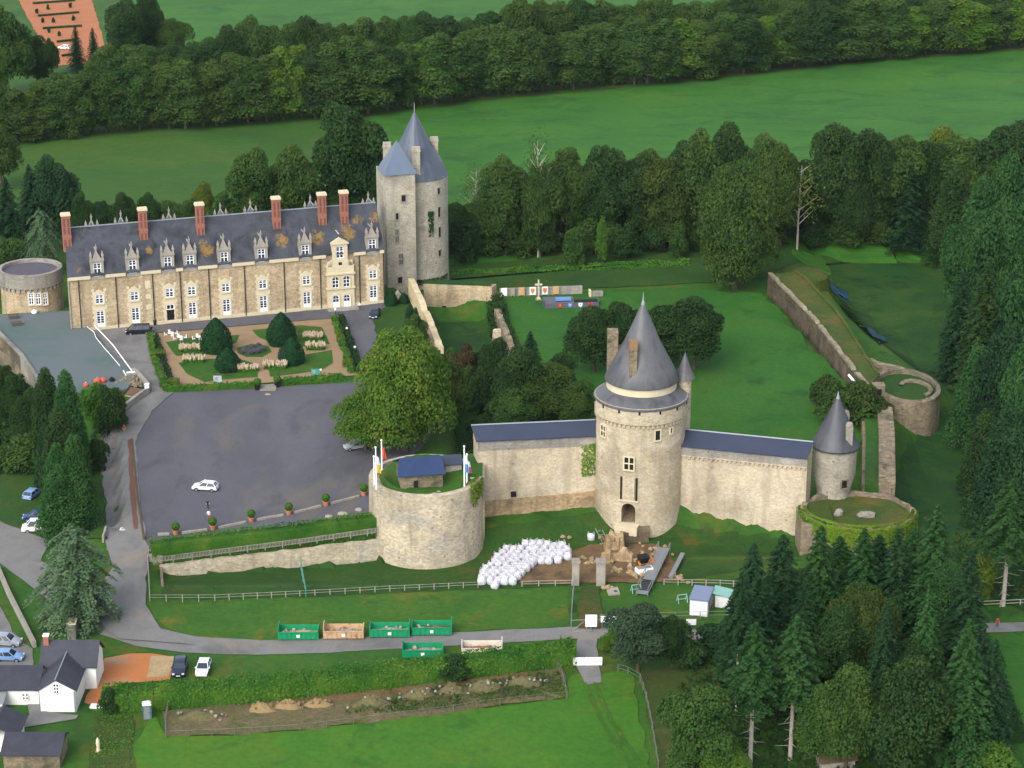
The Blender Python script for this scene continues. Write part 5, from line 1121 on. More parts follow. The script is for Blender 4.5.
window(ht_, (W1*.48,-.01,hE-.55), 0, .75, 1.5, 'arch', 'white_wall', .1)
MB().box(W1-.2,W1-.05,-.1,-.02,-.3,hE-.2).build('drainpipe', 'metal', ht_)
lp = P(-30,700,-2); wl = T('outbuilding', 'low slate roofed wing joined to the left of the cottage', 'outbuilding', (hp.x-11, hp.y+2.0, -2))
MB().box(0,10.4,0,5,-1,2.4).build('wall', 'white_wall', wl); gable_roof_x(-.3,10.55,-.4,5.4,3.6,2.3,4.0).build('roof', 'slate_house', wl)
window(wl, (8.6,-.02,.9), 0, .7, .8, 'mullion', 'white_wall', .08); MB().add([(0,-2.6,1.5),(6.2,-2.6,1.5),(6.2,-.05,2.2),(0,-.05,2.2)],[(0,1,2,3)]).build('lean_to_roof', 'metal', wl)
MB().box(.2,6,-2.4,-2.3,-1,1.4).build('lean_to_wall', 'white_wall', wl)
fp = P(3,762,-2); s2 = scale_at(fp); w2 = T('garden_shed', 'grey slate roofed shed cut by the bottom left corner', 'shed', P(4,768,-2))
MB().box(0,56/s2,0,5.2,-1,2.0).build('wall', 'old_stone', w2); gable_roof_x(-.3,56/s2+.3,-.4,5.5,3.2,1.9,3.3).build('roof', 'slate_house', w2)
w3 = T('gabled_shed', 'small gabled shed with pale end wall at the bottom left edge', 'shed', P(-22,752,-2)); MB().box(0,5.0,0,5,-1,2.2).build('wall', 'white_wall', w3); gable_roof_y(-.4,5.5,2.5,-.3,5.4,2.2,3.8).build('roof', 'slate_house', w3)
gw = [G(*q).xy for q in [(-4,570),(8,598),(20,622),(33,648)]]
o = para(gw, .5, -4, lambda t: -.9, 2).build('boundary_wall', 'ashlar_grey'); tag(o, 'pale boundary wall running down to the cottage from the left edge', 'wall')
p = G(73,637); o = T('stone_pier', 'square stone gate pier under the weeping cedar', 'pier', p); MB().box(-.6,.6,-.9,.9,-.5,2.4).build('masonry', 'grey_stone', o); MB().box(-.7,.7,-1,1,2.4,2.6).build('cap', 'ashlar', o)
p = G(86,614); o = T('notice_board', 'small pinkish notice board under the cedar branches', 'notice board', p); MB().box(-.5,.5,-.04,.04,.8,1.7).build('board', 'skip_cream', o); MB().box(-.05,.05,.045,.12,-.2,1.6).build('post', 'wood', o)
p = P(147.5,718,-2); o = T('portable_toilet', 'blue grey portable toilet with white roof beside the hedge', 'portable toilet', p, .2)
MB().box(-.55,.55,-.55,.55,.05,2.15).build('cabin', 'toilet_blue', o); m = MB(); m.frustum((-.6,.6,-.6,.6),(-.35,.35,-.35,.35),2.15,2.4); m.build('roof', 'white', o); d2 = MB().box(-.42,.35,-.60,-.555,.15,2.0).build('door', 'metal', o); MB().box(.2,.28,-.64,-.605,1.0,1.15).build('handle', 'metal_dark', d2)
p = P(98,708,-2); o = T('trailer_cover', 'white flat lid lying at the end of the red gravel', 'board', p, -.1); MB().box(-1.0,1.0,-.5,.5,.15,.4).build('lid', 'white', o); MB().box(-.9,.9,-.4,.4,-.1,.15).build('box', 'metal', o)
p = P(98.5,752,-2); o = T('garden_statue', 'weathered pale garden post with terracotta foot on the left lawn', 'garden post', p); m = MB(); m.lathe([(.35,0),(.3,.3),(.2,.7),(.28,1.2),(.22,1.8),(.05,2.1)], 10); m.build('figure', 'ashlar', o, True); MB().box(-.4,.4,-.4,.4,-.2,.15).build('base', 'terracotta', o)
# ================================================================== SITE: pillars, ruins, ramp, machine, signs, shed, barrier
for px, w, lb in ((575.5,3.4,'left pale gate pillar of the excavation entrance'),(600.5,4.4,'right pale gate pillar beside the ruined masonry')):
    p = G(px,584); o = T('gate_pillar', lb, 'pillar', p); ww = w/6.5; h = zat(p.y+1, 559)-p.z; MB().box(-ww,ww,-.8,.8,-.3,h).build('shaft', 'ashlar_grey', o); MB().box(-ww-.1,ww+.1,-.9,.9,h,h+.25).build('cap', 'grey_stone', o)
for (px, py, w, d, h, lb) in ((614,548,3.6,3.0,3.6,'tall cream block of ruined abutment below the gate arch'),(622,560,4.2,2.4,2.2,'stepped cream masonry in the excavation'),(606,562,2.2,2.2,2.6,'stub of ruined wall behind the right gate pillar'),(630,571,1.3,3.2,1.3,'low broken wall along the trench'),(617,572,2.6,1.2,1.0,'crumbled masonry beside the trench')):
    p = G(px, py); o = T('ruined_masonry', lb, 'ruin', p, rnd.uniform(-.2,.2)); g2 = random.Random(px); m = MB(); cs = .45; nx_, ny_ = max(3,int(w/cs)), max(3,int(d/cs)); hz_ = {}
    for i in range(nx_+1):
        for j in range(ny_+1):
            x, y = (i/nx_-.5)*w, (j/ny_-.5)*d; e = max(abs(i/nx_-.5), abs(j/ny_-.5))*2; st_ = h*(.55+.35*math.sin(i*.9+px)*math.cos(j*.8+py)+g2.uniform(-.12,.12))
            hz_[i,j] = (x+g2.uniform(-.14,.14), y+g2.uniform(-.14,.14), st_*(1-.25*(e > .8)) if e < .99 else -1.0)
    ks = list(hz_); ix = {k_: n_ for n_, k_ in enumerate(ks)}
    m.add([hz_[k_] for k_ in ks], [(ix[i,j],ix[i+1,j],ix[i+1,j+1],ix[i,j+1]) for i in range(nx_) for j in range(ny_)]); m.build('wall', 'ruin_stone', o)
    for i in range(int(w*d*1.2)): MB().obox((rnd.uniform(-w,w)*.55,rnd.uniform(-d,d)*.55,rnd.uniform(.05,h*.5)),(rnd.uniform(.4,.8),rnd.uniform(.3,.6),rnd.uniform(.3,.5)),rnd.uniform(0,3)).build('fallen_block', 'ruin_stone', o)
p = G(634,520); o = T('gate_approach', 'grey earth and stone ramp at the foot of the gate arch', 'ramp', (p.x,p.y-1.5,p.z-.4)); m = MB(); m.prism([(-2.6,2.5),(2.6,2.5),(2.2,-3),(-2.4,-3.2)], -2, lambda x, y: 1.6+y*.45); m.build('ramp_body', 'earth_stone', o)
for (px, py, n, lb) in ((652,552,16,'pale stone pile behind the orange machine'),(676,578,9,'pale scatter right of the metal ramp'),(588,562,10,'low broken pile between the gate pillars'),(604,590,4,'yellowish few at the foot of the right pillar'),(634,576,8,'loose scatter by the trench edge'),(566,538,2,'pale pair on the grass right of the bags')):
    p = G(px, py)
    for i in range(n):
        m = MB(); m.ball((rnd.gauss(0,.35+n*.06),rnd.gauss(0,.3+n*.05),rnd.uniform(.1,.4)), rnd.uniform(.25,.6), None, rnd.uniform(.2,.4), 6, 4, .3)
        tag(m.build('loose_stone', 'ruin_stone', loc=p), 'stone of the '+lb, 'stone', lb)
p0, p1 = G(642,596), G(664,556); u = (p1-p0); L = u.length; an0 = math.atan2(u.y, u.x)
o = T('metal_ramp', 'long grey metal gangway sloping up through the excavation', 'gangway', p0, an0); m = MB(); m.prism([(0,-.9),(L,-.9),(L,.9),(0,.9)], lambda x,y: .3+x*.05, lambda x,y: .45+x*.05); m.build('deck', 'metal', o)
for s in (-1,1):
    MB().tube([(0,s*.9,1.4),(L,s*.9,1.4+L*.05)], .06, 4).build('handrail', 'metal', o)
    for i in range(6): MB().box(L*i/5-.05,L*i/5+.05,s*.9-.05,s*.9+.05,0,1.4+L*i/5*.05).build('post', 'metal', o)
m = MB()
for i in range(7): m.box(1+i*.5,1.12+i*.5,-.8,.8,.5+i*.03,.66+i*.03)
m.build('tread', 'metal_dark', o)
p = G(670,562); o = T('scaffold_plank', 'long grey plank lying beside the gangway', 'plank', p+Vector((1.0,-2,0)), an0); MB().box(-5,4,-.35,.35,.6,.75).build('plank_body', 'metal', o); MB().box(-4.6,-4.4,-.3,.3,0,.6).build('foot', 'wood', o); MB().box(3.4,3.6,-.3,.3,0,.6).build('foot', 'wood', o)
p = G(646,567); o = T('dumper', 'small orange and black site machine parked by the gangway', 'site machine', p, .3)
MB().box(-1.1,1.1,-.7,.7,.4,1.0).build('chassis', 'orange', o); MB().frustum((-1.1,.2,-.8,.8),(-1.2,.4,-.9,.9),1.0,1.9).build('skip_bucket', 'black', o); MB().box(.4,1.0,-.5,.5,1.0,1.5).build('engine_cover', 'orange', o)
for x in (-.75,.75):
    for y in (-.8,.8): m = MB(); m.add(*wheel_vf(.45,.25)) if 'wheel_vf' in globals() else m.obox((0,0,0),(.8,.25,.8)); m.build('wheel', 'tyre', o, loc=(x,y,.42))
p = G(644,574); o = T('white_bin', 'white open site container in front of the orange machine', 'container', p, .3); MB().box(-1.3,1.3,-.6,.6,.1,1.1).build('tub', 'white', o); MB().box(-1.1,1.1,-.45,.45,1.1,1.16).build('rim', 'metal', o)
for (px, py, w, h, post, mt_, lb) in ((591,633,2.8,1.9,1.0,'white','square white sign hung on the site gate'),(611,633,5.0,1.0,1.7,'white','long white sign board on a post by the lane'),(691,628,2.4,.9,.5,'white','small white sign low by the conifers')):
    p = G(px,py); o = T('sign_board', lb, 'sign', p); MB().box(-w/2*.6,w/2*.6,-.05,.05,post,post+h).build('panel', mt_, o); MB().box(-.06,.06,.055,.16,-.2,post+h*.9).build('post', 'metal', o)
gp0, gp1 = G(571,632), G(602,631); d_ = gp1-gp0; o = T('site_gate', 'galvanised double mesh gate across the site track', 'gate', gp0, math.atan2(d_.y,d_.x)); L = d_.length
for a, b in ((0,.49),(.51,1)):
    m = MB(); m.tube([(L*a,0,.1),(L*a,0,1.9)],.06,5); m.tube([(L*b,0,.1),(L*b,0,1.9)],.06,5); m.tube([(L*a,0,.12),(L*b,0,.12)],.05,5); m.tube([(L*a,0,1.88),(L*b,0,1.88)],.05,5); m.tube([(L*a,0,.1),(L*b,0,1.9)],.03,4); m.build('gate_leaf', 'metal', o)
p = G(562,591); 
p = G(568,667); q_ = G(604,665); d_ = q_-p; L = 36.5/scale_at(p); o = T('white_barrier', 'long white barrier boards standing across the gravel track', 'barrier', p-Vector((.3,0,0)), .03)
for i in (0, 1):
    b_ = MB().box(i*L/2+.03,(i+1)*L/2-.03,-.06,.06,.25,1.45).build('panel', 'white', o); MB().box(i*L/2+.1,(i+1)*L/2-.1,-.08,-.065,.75,.82).build('stripe', 'ashlar_grey', b_)
for x in (.2, L/2, L-.2): MB().box(x-.07,x+.07,.065,.4,-.2,1.2).build('leg', 'wood', o)
p = G(689.5,615); s_ = scale_at(p); o = T('site_cabin', 'white site cabin with pale blue roof beside the conifers', 'cabin', p, -.25); wd_ = 17/s_*1.05
MB().box(0,wd_,0,4.6,0,2.5).build('wall', 'white', o); m = MB(); m.prism([(-.15,-.15),(wd_+.15,-.15),(wd_+.15,4.75),(-.15,4.75)], 2.5, 2.7); m.build('roof', 'cabin_roof', o); MB().box(wd_+.005,wd_+.05,1.2,2.2,.1,2.1).build('door', 'ashlar_grey', o)
o = T('green_awning', 'green and white shelter tucked behind the site cabin', 'shelter', p+Vector((wd_+1.0,2.2,0)), -.25); m = MB(); m.add([(-.2,0,2.4),(2.6,0,2.0),(2.6,3,2.0),(-.2,3,2.4)],[(0,1,2,3)]); m.build('canopy', 'teal_pale', o); MB().box(.2,2.4,.5,2.6,0,1.9).build('enclosure', 'white', o)
for x, y in ((0,0),(2.5,0),(0,2.9),(2.5,2.9)): MB().box(x-.05,x+.05,y-.05,y+.05,0,2.0).build('post', 'metal', o)
for px, py, lb in ((555.5,0,''),): pass
for (px, py, lb) in ((636,592,'pale green tubular trestle left of the gangway foot'),(682,602,'pale green tubular trestle on the grass left of the cabin')):
    p = G(px,py); o = T('trestle', lb, 'trestle', p, .3)
    m = MB(); m.tube([(-.7,0,1.2),(.7,0,1.2)],.07,5); m.tube([(-.7,0,.5),(.7,0,.5)],.06,5); m.build('frame', 'teal_pale', o)
    for x in (-.7,.7):
        m = MB(); m.tube([(x,-.5,0),(x,0,1.2),(x,.5,0)],.07,5); m.build('leg', 'teal_pale', o)
p = G(601,540); o = T('ladder_trestle', 'grey metal ladder trestle at the left foot of the gate tower', 'ladder', p+Vector((0,1,0)), .35)
for s in (-.5,.5): MB().tube([(s,-2.0,0),(s,2.2,1.6)],.09,5).build('rail', 'metal', o)
for i in range(6): f=i/5; MB().tube([(-.5,-2+4.2*f,1.6*f),(.5,-2+4.2*f,1.6*f)],.05,4).build('rung', 'metal', o)
p = G(613,592); o = T('stone_slab', 'flat pale slab lying on the grass below the pillars', 'slab', p, .1); MB().box(-.9,.9,-1.2,1.2,0,.25).build('slab_body', 'ashlar_grey', o); MB().box(.1,.6,-.5,-.1,.25,.32).build('tool', 'metal_dark', o)
p = G(591,540); o = T('bulk_bag', 'single white bulk bag standing apart right of the big heap', 'bulk bag', p)
# ---- bulk bags
def bag_mesh(i):
    m = MB(); s = .62; j = lambda a=.10: rnd.uniform(-a, a); n = 12; prof = [(.50,0),(.60,.18),(.64,.55),(.60,.85),(.46,1.02),(.30,1.0),(.12,1.14)]
    vs = []
    for r, z in prof:
        for k in range(n):
            a = 2*math.pi*k/n; sq = 1/max(abs(math.cos(a)),abs(math.sin(a)))**.65; rr = r*sq*(1+j(.09)); vs.append((rr*math.cos(a), rr*math.sin(a), z+j(.05)))
    fs = [(q*n+k, q*n+(k+1)%n, (q+1)*n+(k+1)%n, (q+1)*n+k) for q in range(len(prof)-1) for k in range(n)]+[tuple((len(prof)-1)*n+k for k in range(n))]
    m.add(vs, fs); return m.mesh('bag_body', 'bag', True)
BAGS = [bag_mesh(i) for i in range(6)]
LOOPM = MB().tube([(-.12,0,.9),(-.05,0,1.25),(.05,0,1.25),(.12,0,.9)], .035, 4, False).mesh('lifting_loop', 'bag')
def put_bag(root, i):
    for nm, me_, x, y in (('bag_body', BAGS[i % 6], 0, 0), ('lifting_loop', LOOPM, .42, .42), ('lifting_loop', LOOPM, -.42, .42), ('lifting_loop', LOOPM, .42, -.42), ('lifting_loop', LOOPM, -.42, -.42)):
        q = bpy.data.objects.new(nm, me_); COL.objects.link(q); q.parent = root; q.location = (x, y, 0)
put_bag(o, 2)
BAGP = [(479,575),(481,586),(492,588.5),(505,588.5),(518,587),(521,578),(528,571),(540,566),(556,564),(568.5,560),(568,546),(556,547),(541,546),(526,546),(512,547),(503,552),(495,560),(487,570)]
bp_ = np.array([G(a, b).xy for a, b in BAGP]); x0, y0 = bp_.min(0); x1, y1 = bp_.max(0); nb = 0
ys_ = y0; row = 0
while ys_ < y1:
    xs_ = x0+(.6 if row % 2 else 0)
    while xs_ < x1:
        x, y = xs_+rnd.uniform(-.16,.16), ys_+rnd.uniform(-.16,.16)
        if sdist(np.array([x]), np.array([y]), bp_)[0] > .1:
            t = T('bulk_bag', 'white bulk bag of rubble packed among others in the big heap', 'bulk bag', (x, y, Hh(x, y)+.02), rnd.uniform(-.25,.25), 'white bulk bags heaped below the walls'); put_bag(t, rnd.randrange(6))
            k_ = rnd.uniform(.92,1.12); t.scale = (k_,k_,rnd.uniform(.85,1.2)); t.rotation_euler.x = rnd.uniform(-.08,.08); nb += 1
        xs_ += 1.2
    ys_ += 1.5; row += 1
print('bags', nb)
# ---- skips
def skip(name, px, py, mt_, lab, load, llab, highl, fl=0):
    p = G(px, py); s = scale_at(p); L = 5.5; o = T(name, lab, 'skip', p, .01)
    w, h, t = 2.3, 1.35, .08; m = MB()
    m.box(-L/2,L/2,-w/2,w/2,.25,.33); m.box(-L/2,L/2,-w/2,-w/2+t,.33,h); m.box(-L/2,L/2,w/2-t,w/2,.33,h); m.box(-L/2,-L/2+t,-w/2+t,w/2-t,.33,h); m.box(L/2-t,L/2,-w/2+t,w/2-t,.33,h)
    m.build('body', mt_, o)
    for i in range(8):
        x = -L/2+.35+i*(L-.7)/7
        MB().box(x-.06,x+.06,-w/2-.10,-w/2-.002,.28,h-.02).build('rib', mt_, o)
    for y in (-w/2-.04, w/2+.04): MB().box(-L/2-.05,L/2+.05,y-.07,y+.07,h,h+.10).build('top_rail', mt_, o)
    e = 1 if highl == 'r' else -1
    m = MB(); m.box(e*L/2-.06+e*.08,e*L/2+.06+e*.08,-w/2,w/2,.2,h+.75); m.tube([(e*(L/2+.1),0,h+.7),(e*(L/2+.1),0,h+1.0)],.08,5); m.build('hook_end', mt_, o)
    MB().box(-e*L/2-.06-e*.08,-e*L/2+.06-e*.08,-w/2,w/2,.2,h+.35).build('tail_gate', mt_, o)
    for x in (-L/2+.5, L/2-.5):
        for y in (-.8,.8): m = MB(); m.tube([(x,y-.12,.15),(x,y+.12,.15)],.15,8); m.build('roller', 'metal_dark', o)
    MB().box(-.25,.25,-w/2-.14,-w/2-.105,.6,1.05).build('white_plate', 'white', o)
    q = T(load+'_load', llab, 'rubble', p, .01); g2 = random.Random(px); m = MB(); n, k = 14, 6; vs = []
    for i in range(n+1):
        for j in range(k+1):
            x = -L/2+.15+(L-.3)*i/n; y = -w/2+.14+(w-.28)*j/k; hh = .55+.55*math.exp(-((x-g2.uniform(-.2,.2)-.6)/1.6)**2)*math.exp(-(y/.9)**2)+g2.uniform(-.06,.10); vs.append((x,y,hh))
    m.add(vs, [(i*(k+1)+j,(i+1)*(k+1)+j,(i+1)*(k+1)+j+1,i*(k+1)+j+1) for i in range(n) for j in range(k)]); m.build('rubble_surface', {'sand':'sand','rust':'rust_load','earth':'earth','stone':'grey_stone'}[load], q, True)
    m = MB()
    for i in range(8): m.ball((g2.uniform(-L/2+.6,L/2-.6),g2.uniform(-.7,.7),.95), g2.uniform(.15,.3), None, None, 6, 4, .25)
    m.build('loose_lump', 'ashlar_grey', q)
skip('skip_container',299,637.5,'skip_green','green skip at the left end of the upper row','sand','pale sand heaped in the leftmost green skip','l')
skip('skip_container',344,636.5,'skip_cream','rusty cream skip second in the upper row','stone','dark rubble lying in the rusty cream skip','l')
skip('skip_container',390,635,'skip_green','green skip between the cream skip and the end skip','stone','grey rubble lying in the upper row\'s middle green skip','r')
skip('skip_container',432,633,'skip_green','green skip at the right end of the upper row','earth','brown earth lying in the upper row\'s rightmost skip','r')
skip('skip_container',423,655.5,'skip_green','green skip alone below the lane against the long hedge','stone','grey rubble lying in the green skip below the lane','l')
skip('skip_container',482,653.5,'skip_white','white skip with rusty inside below the lane','rust','rusty brown rubble lying in the white skip','r')
# ---- spoil mounds
for (px, py, w, d, h, mt_, lb) in ((262,711,5,2.4,1.3,'sand','left heap of pale sand on the spoil strip'),(288,708,5,2.2,1.3,'sand','middle heap of pale sand on the spoil strip'),(318,706,5,2.2,1.1,'sand','right heap of pale sand on the spoil strip'),
    (200,718,9,3,1.0,'spoil','low brown earth mound at the left end of the strip'),(372,706,8,3.4,1.5,'spoil','grassy earth mound right of the sand heaps'),(420,698,7,3.2,1.6,'spoil','weedy earth mound at the middle of the strip'),(452,694,6,3,1.7,'spoil','rounded earth mound before the dark hedge bush'),(485,690,7,3,1.5,'spoil','earth mound with pale stones right of the dark bush'),(525,685,8,3,1.3,'spoil','low earth mound near the right end of the strip')):
    p = G(px, py); m = MB(); n, k = 18, 5; vs = [(0,0,h)]; fs = []
    g2 = random.Random(px)
    for j in range(1, k+1):
        f = j/k
        for i in range(n):
            a = 2*math.pi*i/n; r = f*(1+.14*g2.uniform(-1,1)); vs.append((r*w/2*math.cos(a), r*d/2*math.sin(a), h*(math.cos(f*math.pi)*.5+.5)*(1+.2*g2.uniform(-1,1))-.15*(j == k)))
    fs += [(0,1+i,1+(i+1)%n) for i in range(n)]
    for j in range(k-1): fs += [(1+j*n+i,1+(j+1)*n+i,1+(j+1)*n+(i+1)%n,1+j*n+(i+1)%n) for i in range(n)]
    m.add(vs, fs); o = T('earth_mound' if mt_ == 'spoil' else 'sand_heap', lb, 'mound' if mt_ == 'spoil' else 'sand heap', p); m.build('mound_body', 'sand_dull' if mt_ == 'sand' else mt_, o, True)
    for i in range(9): x_, y_ = g2.uniform(-.4,.4)*w, g2.uniform(-.4,.4)*d; MB().ball((x_,y_,h*max(0,1-((x_/w*2)**2+(y_/d*2)**2))*.9+.05), g2.uniform(.1,.28), None, None, 6, 4, .3).build('loose_stone', 'grey_stone' if mt_ == 'spoil' else 'sand_dull', o)
# ================================================================== COURT FURNITURE
pots = [(176,532),(213,527),(251.5,519),(289,512),(326,503),(364,493)]
pv_ = [P(a, b+3, 0) for a, b in pots]; potm = MB(); potm.lathe([(.36,0),(.5,.75),(.56,.78),(.56,.9),(.46,.9),(.44,.8)], 14); POTM = potm.mesh('pot', 'terracotta', True)
gb = np.random.default_rng(3); d_ = unit(gb.normal(size=(420,3))); BALLM = leaf_mesh('shrub_ball', d_*gb.uniform(.5,.72,(420,1))+np.array([0,0,1.45]), d_, .26, gb, 'hedge')
for i, p in enumerate(pv_):
    t = T('potted_shrub', ['terracotta pot with a round shrub nearest the drive','second potted shrub from the drive along the court kerb','third potted shrub from the drive along the court kerb','third potted shrub from the flag bastion along the kerb','second potted shrub from the flag bastion along the kerb','terracotta pot with shrub tucked against the flag bastion'][i], 'potted shrub', p, 0, 'potted shrubs along the court kerb')
    for nm, me_ in (('pot', POTM), ('foliage', BALLM)): q = bpy.data.objects.new(nm, me_); COL.objects.link(q); q.parent = t
kl = [P(152,536,0)]+pv_
for i in range(len(kl)-1):
    a, b = kl[i], kl[i+1]; u = (b-a); L = u.length; o = T('stone_kerb', ['kerb stones between the drive and the first potted shrub','kerb stones between the first and second potted shrubs','kerb stones between the second and third potted shrubs','kerb stones in the middle of the potted shrub row','kerb stones between the two shrubs nearer the bastion','kerb stones running up to the flag bastion'][i], 'kerb', a, math.atan2(u.y,u.x))
    m = MB(); x = .9
    while x < L-1.0: l = min(rnd.uniform(1.2,2.0), L-.9-x); m.box(x,x+l-.06,-.25,.25,-.1,.38+rnd.uniform(-.03,.03)); x += l
    m.build('kerb_stones', 'ashlar_grey', o)
for px, py, lb in ((329,518,'pale boulder behind the hedge, leftmost of three'),(343,515,'long pale boulder behind the hedge, middle of three'),(359,511,'pale boulder behind the hedge beside the bastion')):
    p = P(px,py,0); m = MB(); m.ball((0,0,.2), .9 if px == 343 else .65, .5, .35, 9, 6, .14); tag(m.build('boulder', 'ashlar_grey', loc=p), lb, 'boulder')
# drive kerbs
o = para([P(*q,0).xy for q in [(131,440),(134,470),(137,500),(143,540)]], .35, -.5, lambda t: .32, 2).build('stone_edging', 'wood_brown'); tag(o, 'dark timber edging between the drive and car park', 'edging')
p = G(123,530); o = T('road_plate', 'small white plate lying in the middle of the drive', 'plate', p); MB().box(-.45,.45,-.5,.5,.08,.2).build('plate_body', 'white', o); MB().box(-.3,.3,-.3,.3,.2,.22).build('inset', 'ashlar_grey', o)
o = para([P(*q,0).xy for q in [(104,541),(106,535),(107,531)]], .3, -.6, lambda t: .9, 1).build('gate_post', 'wood'); tag(o, 'short wooden gate end at the left of the drive', 'gate')
p = G(155,561); o = T('gate_stone', 'low square stone pier at the corner of hedge and drive', 'pier', p); MB().box(-1.1,1.1,-.4,.4,-1,.9).build('masonry', 'ashlar_grey', o); MB().box(-1.2,1.2,-.5,.5,.9,1.05).build('cap', 'grey_stone', o)
# info boards at the garden hedge
for px, py, mt_, lb in ((218,388,'board_blue','pale picture board at the left of the garden hedge'),(315.5,381,'teal','teal picture board at the right of the garden hedge')):
    p = P(px,py,0); o = T('picture_board', lb, 'picture board', p); MB().box(-.75,.75,-.05,.05,.5,2.4).build('board', mt_, o); m = MB(); m.box(-.75,-.63,.055,.15,0,2.4); m.box(.63,.75,.055,.15,0,2.4); m.build('frame', 'metal', o)
    m = MB(); m.box(-.5,.1,-.075,-.055,1.5,2.2); m.box(-.2,.55,-.075,-.055,.7,1.2); m.build('picture', 'ashlar_grey', o)
for px, py, lb in ((257.5,390,'potted bush on the left of the garden steps'),(277.5,387,'potted bush on the right of the garden steps')):
    p = P(px,py,0); o = T('planter', lb, 'planter', p); MB().frustum((-.35,.35,-.35,.35),(-.5,.5,-.5,.5),0,.9).build('tub', 'black', o)
    q = bpy.data.objects.new('foliage', BALLM); COL.objects.link(q); q.parent = o; q.location = (0,0,.0); q.scale = (1.1,1.1,1.1)
o = T('garden_step', 'grey stone step between the garden hedges', 'step', P(268,390,0)); MB().box(-1.5,1.5,-.6,.6,-.1,.25).build('lower_tread', 'grey_stone', o); MB().box(-1.4,1.4,.6,2.0,-.1,.42).build('upper_tread', 'grey_stone', o)
p = P(268,395,0); o = T('flat_stone', 'flat beige stone on the tarmac before the garden steps', 'stone', p); MB().ball((0,0,.1),.6,.4,.2,8,5,.15).build('stone_body', 'sand', o)
# white garden tables
for px, py, lb in ((171,336,'white garden table set nearest the hedge corner'),(180,340,'white garden table set between the other two'),(199,340,'white garden table set nearest the tall yew')):
    p = P(px,py,0); o = T('garden_table', lb, 'garden table', p); m = MB(); m.lathe([(.02,.68),(.6,.68),(.6,.74),(.02,.74)],14); m.build('table_top', 'white', o); MB().lathe([(.35,0),(.06,.08),(.06,.68)],8).build('pedestal', 'white', o)
    for i in range(4):
        a = i*math.pi/2+.4; x, y = 1.05*math.cos(a), 1.05*math.sin(a); c = T('garden_chair', f'white garden chair at the table {"by the hedge corner" if px == 171 else ("in the middle" if px == 180 else "by the tall yew")}', 'chair', p+Vector((x,y,0)), a, f'chairs around the {lb[:22]} {px}')
        MB().box(-.25,.25,-.25,.25,.40,.46).build('seat', 'white', c); MB().box(.2,.26,-.25,.25,.46,.95).build('backrest', 'white', c)
        for sx in (-.22,.22):
            for sy in (-.22,.22): MB().box(sx-.03,sx+.03,sy-.03,sy+.03,0,.4).build('leg', 'white', c)
# lamp dots along the garden
for px, py, lb in ((335.5,316,'white globe lamp at the garden\'s rear right corner'),(347,335,'white globe lamp halfway along the right garden hedge'),(355,354,'white globe lamp near the right garden hedge end'),(321,377,'white globe lamp beside the teal picture board'),(360,311,'white globe lamp by the facade path end')):
    p = P(px,py,0); o = T('globe_lamp', lb, 'lamp', p); MB().lathe([(.06,0),(.05,1.2)],6).build('post', 'metal_dark', o); MB().ball((0,0,1.4),.26,None,None,10,6).build('globe', 'white', o, True)
for px, py, lb in ((155,325,'black bin left of the open chateau door'),(163,323.5,'black bin right beside the open chateau door')):
    p = P(px,py,0); o = T('litter_bin', lb, 'bin', p); MB().lathe([(.32,0),(.36,.9),(.3,.95)],10).build('bin_body', 'black', o); MB().lathe([(.38,.95),(.3,1.1),(.02,1.15)],10).build('lid', 'metal_dark', o)
# flag poles
for (px, pb, pt, cols_, lb) in ((374.5,485,457,('white','flag_red'),'leftmost flagpole on the bastion with a white and red flag'),(376.5,487,448,('white','yellow'),'taller flagpole on the bastion\'s left with a yellow touched flag'),(382,469,441,('orange_red','orange_red'),'flagpole with a bright orange red flag beside the big tree'),
                             (464.5,487,447,('white','blue_soft'),'tall flagpole on the bastion\'s right with a blue and white flag'),(467,482,455,('white','flag_red'),'shorter flagpole on the bastion\'s right with a red edged flag')):
    zz = bz+ztp; p = P(px, pb, zz); h = zat(p.y, pt)-zz; o = T('flagpole', lb, 'flagpole', p); MB().tube([(0,0,-.4),(0,0,h)],[.14,.10],8).build('pole', 'white', o); MB().ball((0,0,h+.1),.18,None,None,8,5).build('finial', 'white', o)
    m = MB(); n = 8; vs = []
    for i in range(n+1):
        f = i/n; z = h*.80-f*h*.42; w = .35+.35*f
        for j in range(5): u = j/4; vs.append((.1+w*u, .16*math.sin(u*7+f*3), z-.25*u))
    fs = [(i*5+j,i*5+j+1,(i+1)*5+j+1,(i+1)*5+j) for i in range(n) for j in range(4)]; m.add(vs, fs); m.mi = [0 if f < n*2 else 1 for f in range(len(fs))]; m.build('flag', list(cols_), o)
p = P(393,300,0)
o = T('small_shrine', 'small pale pointed stone shrine by the foot of the keep', 'shrine', P(399,303,0), ANG); MB().box(-.65,.65,0,1,-.3,1.5).build('wall', 'ashlar', o); MB().extr_y([(-.75,1.5),(.75,1.5),(0,2.6)],-.05,1.05).build('gable', 'ashlar_grey', o)
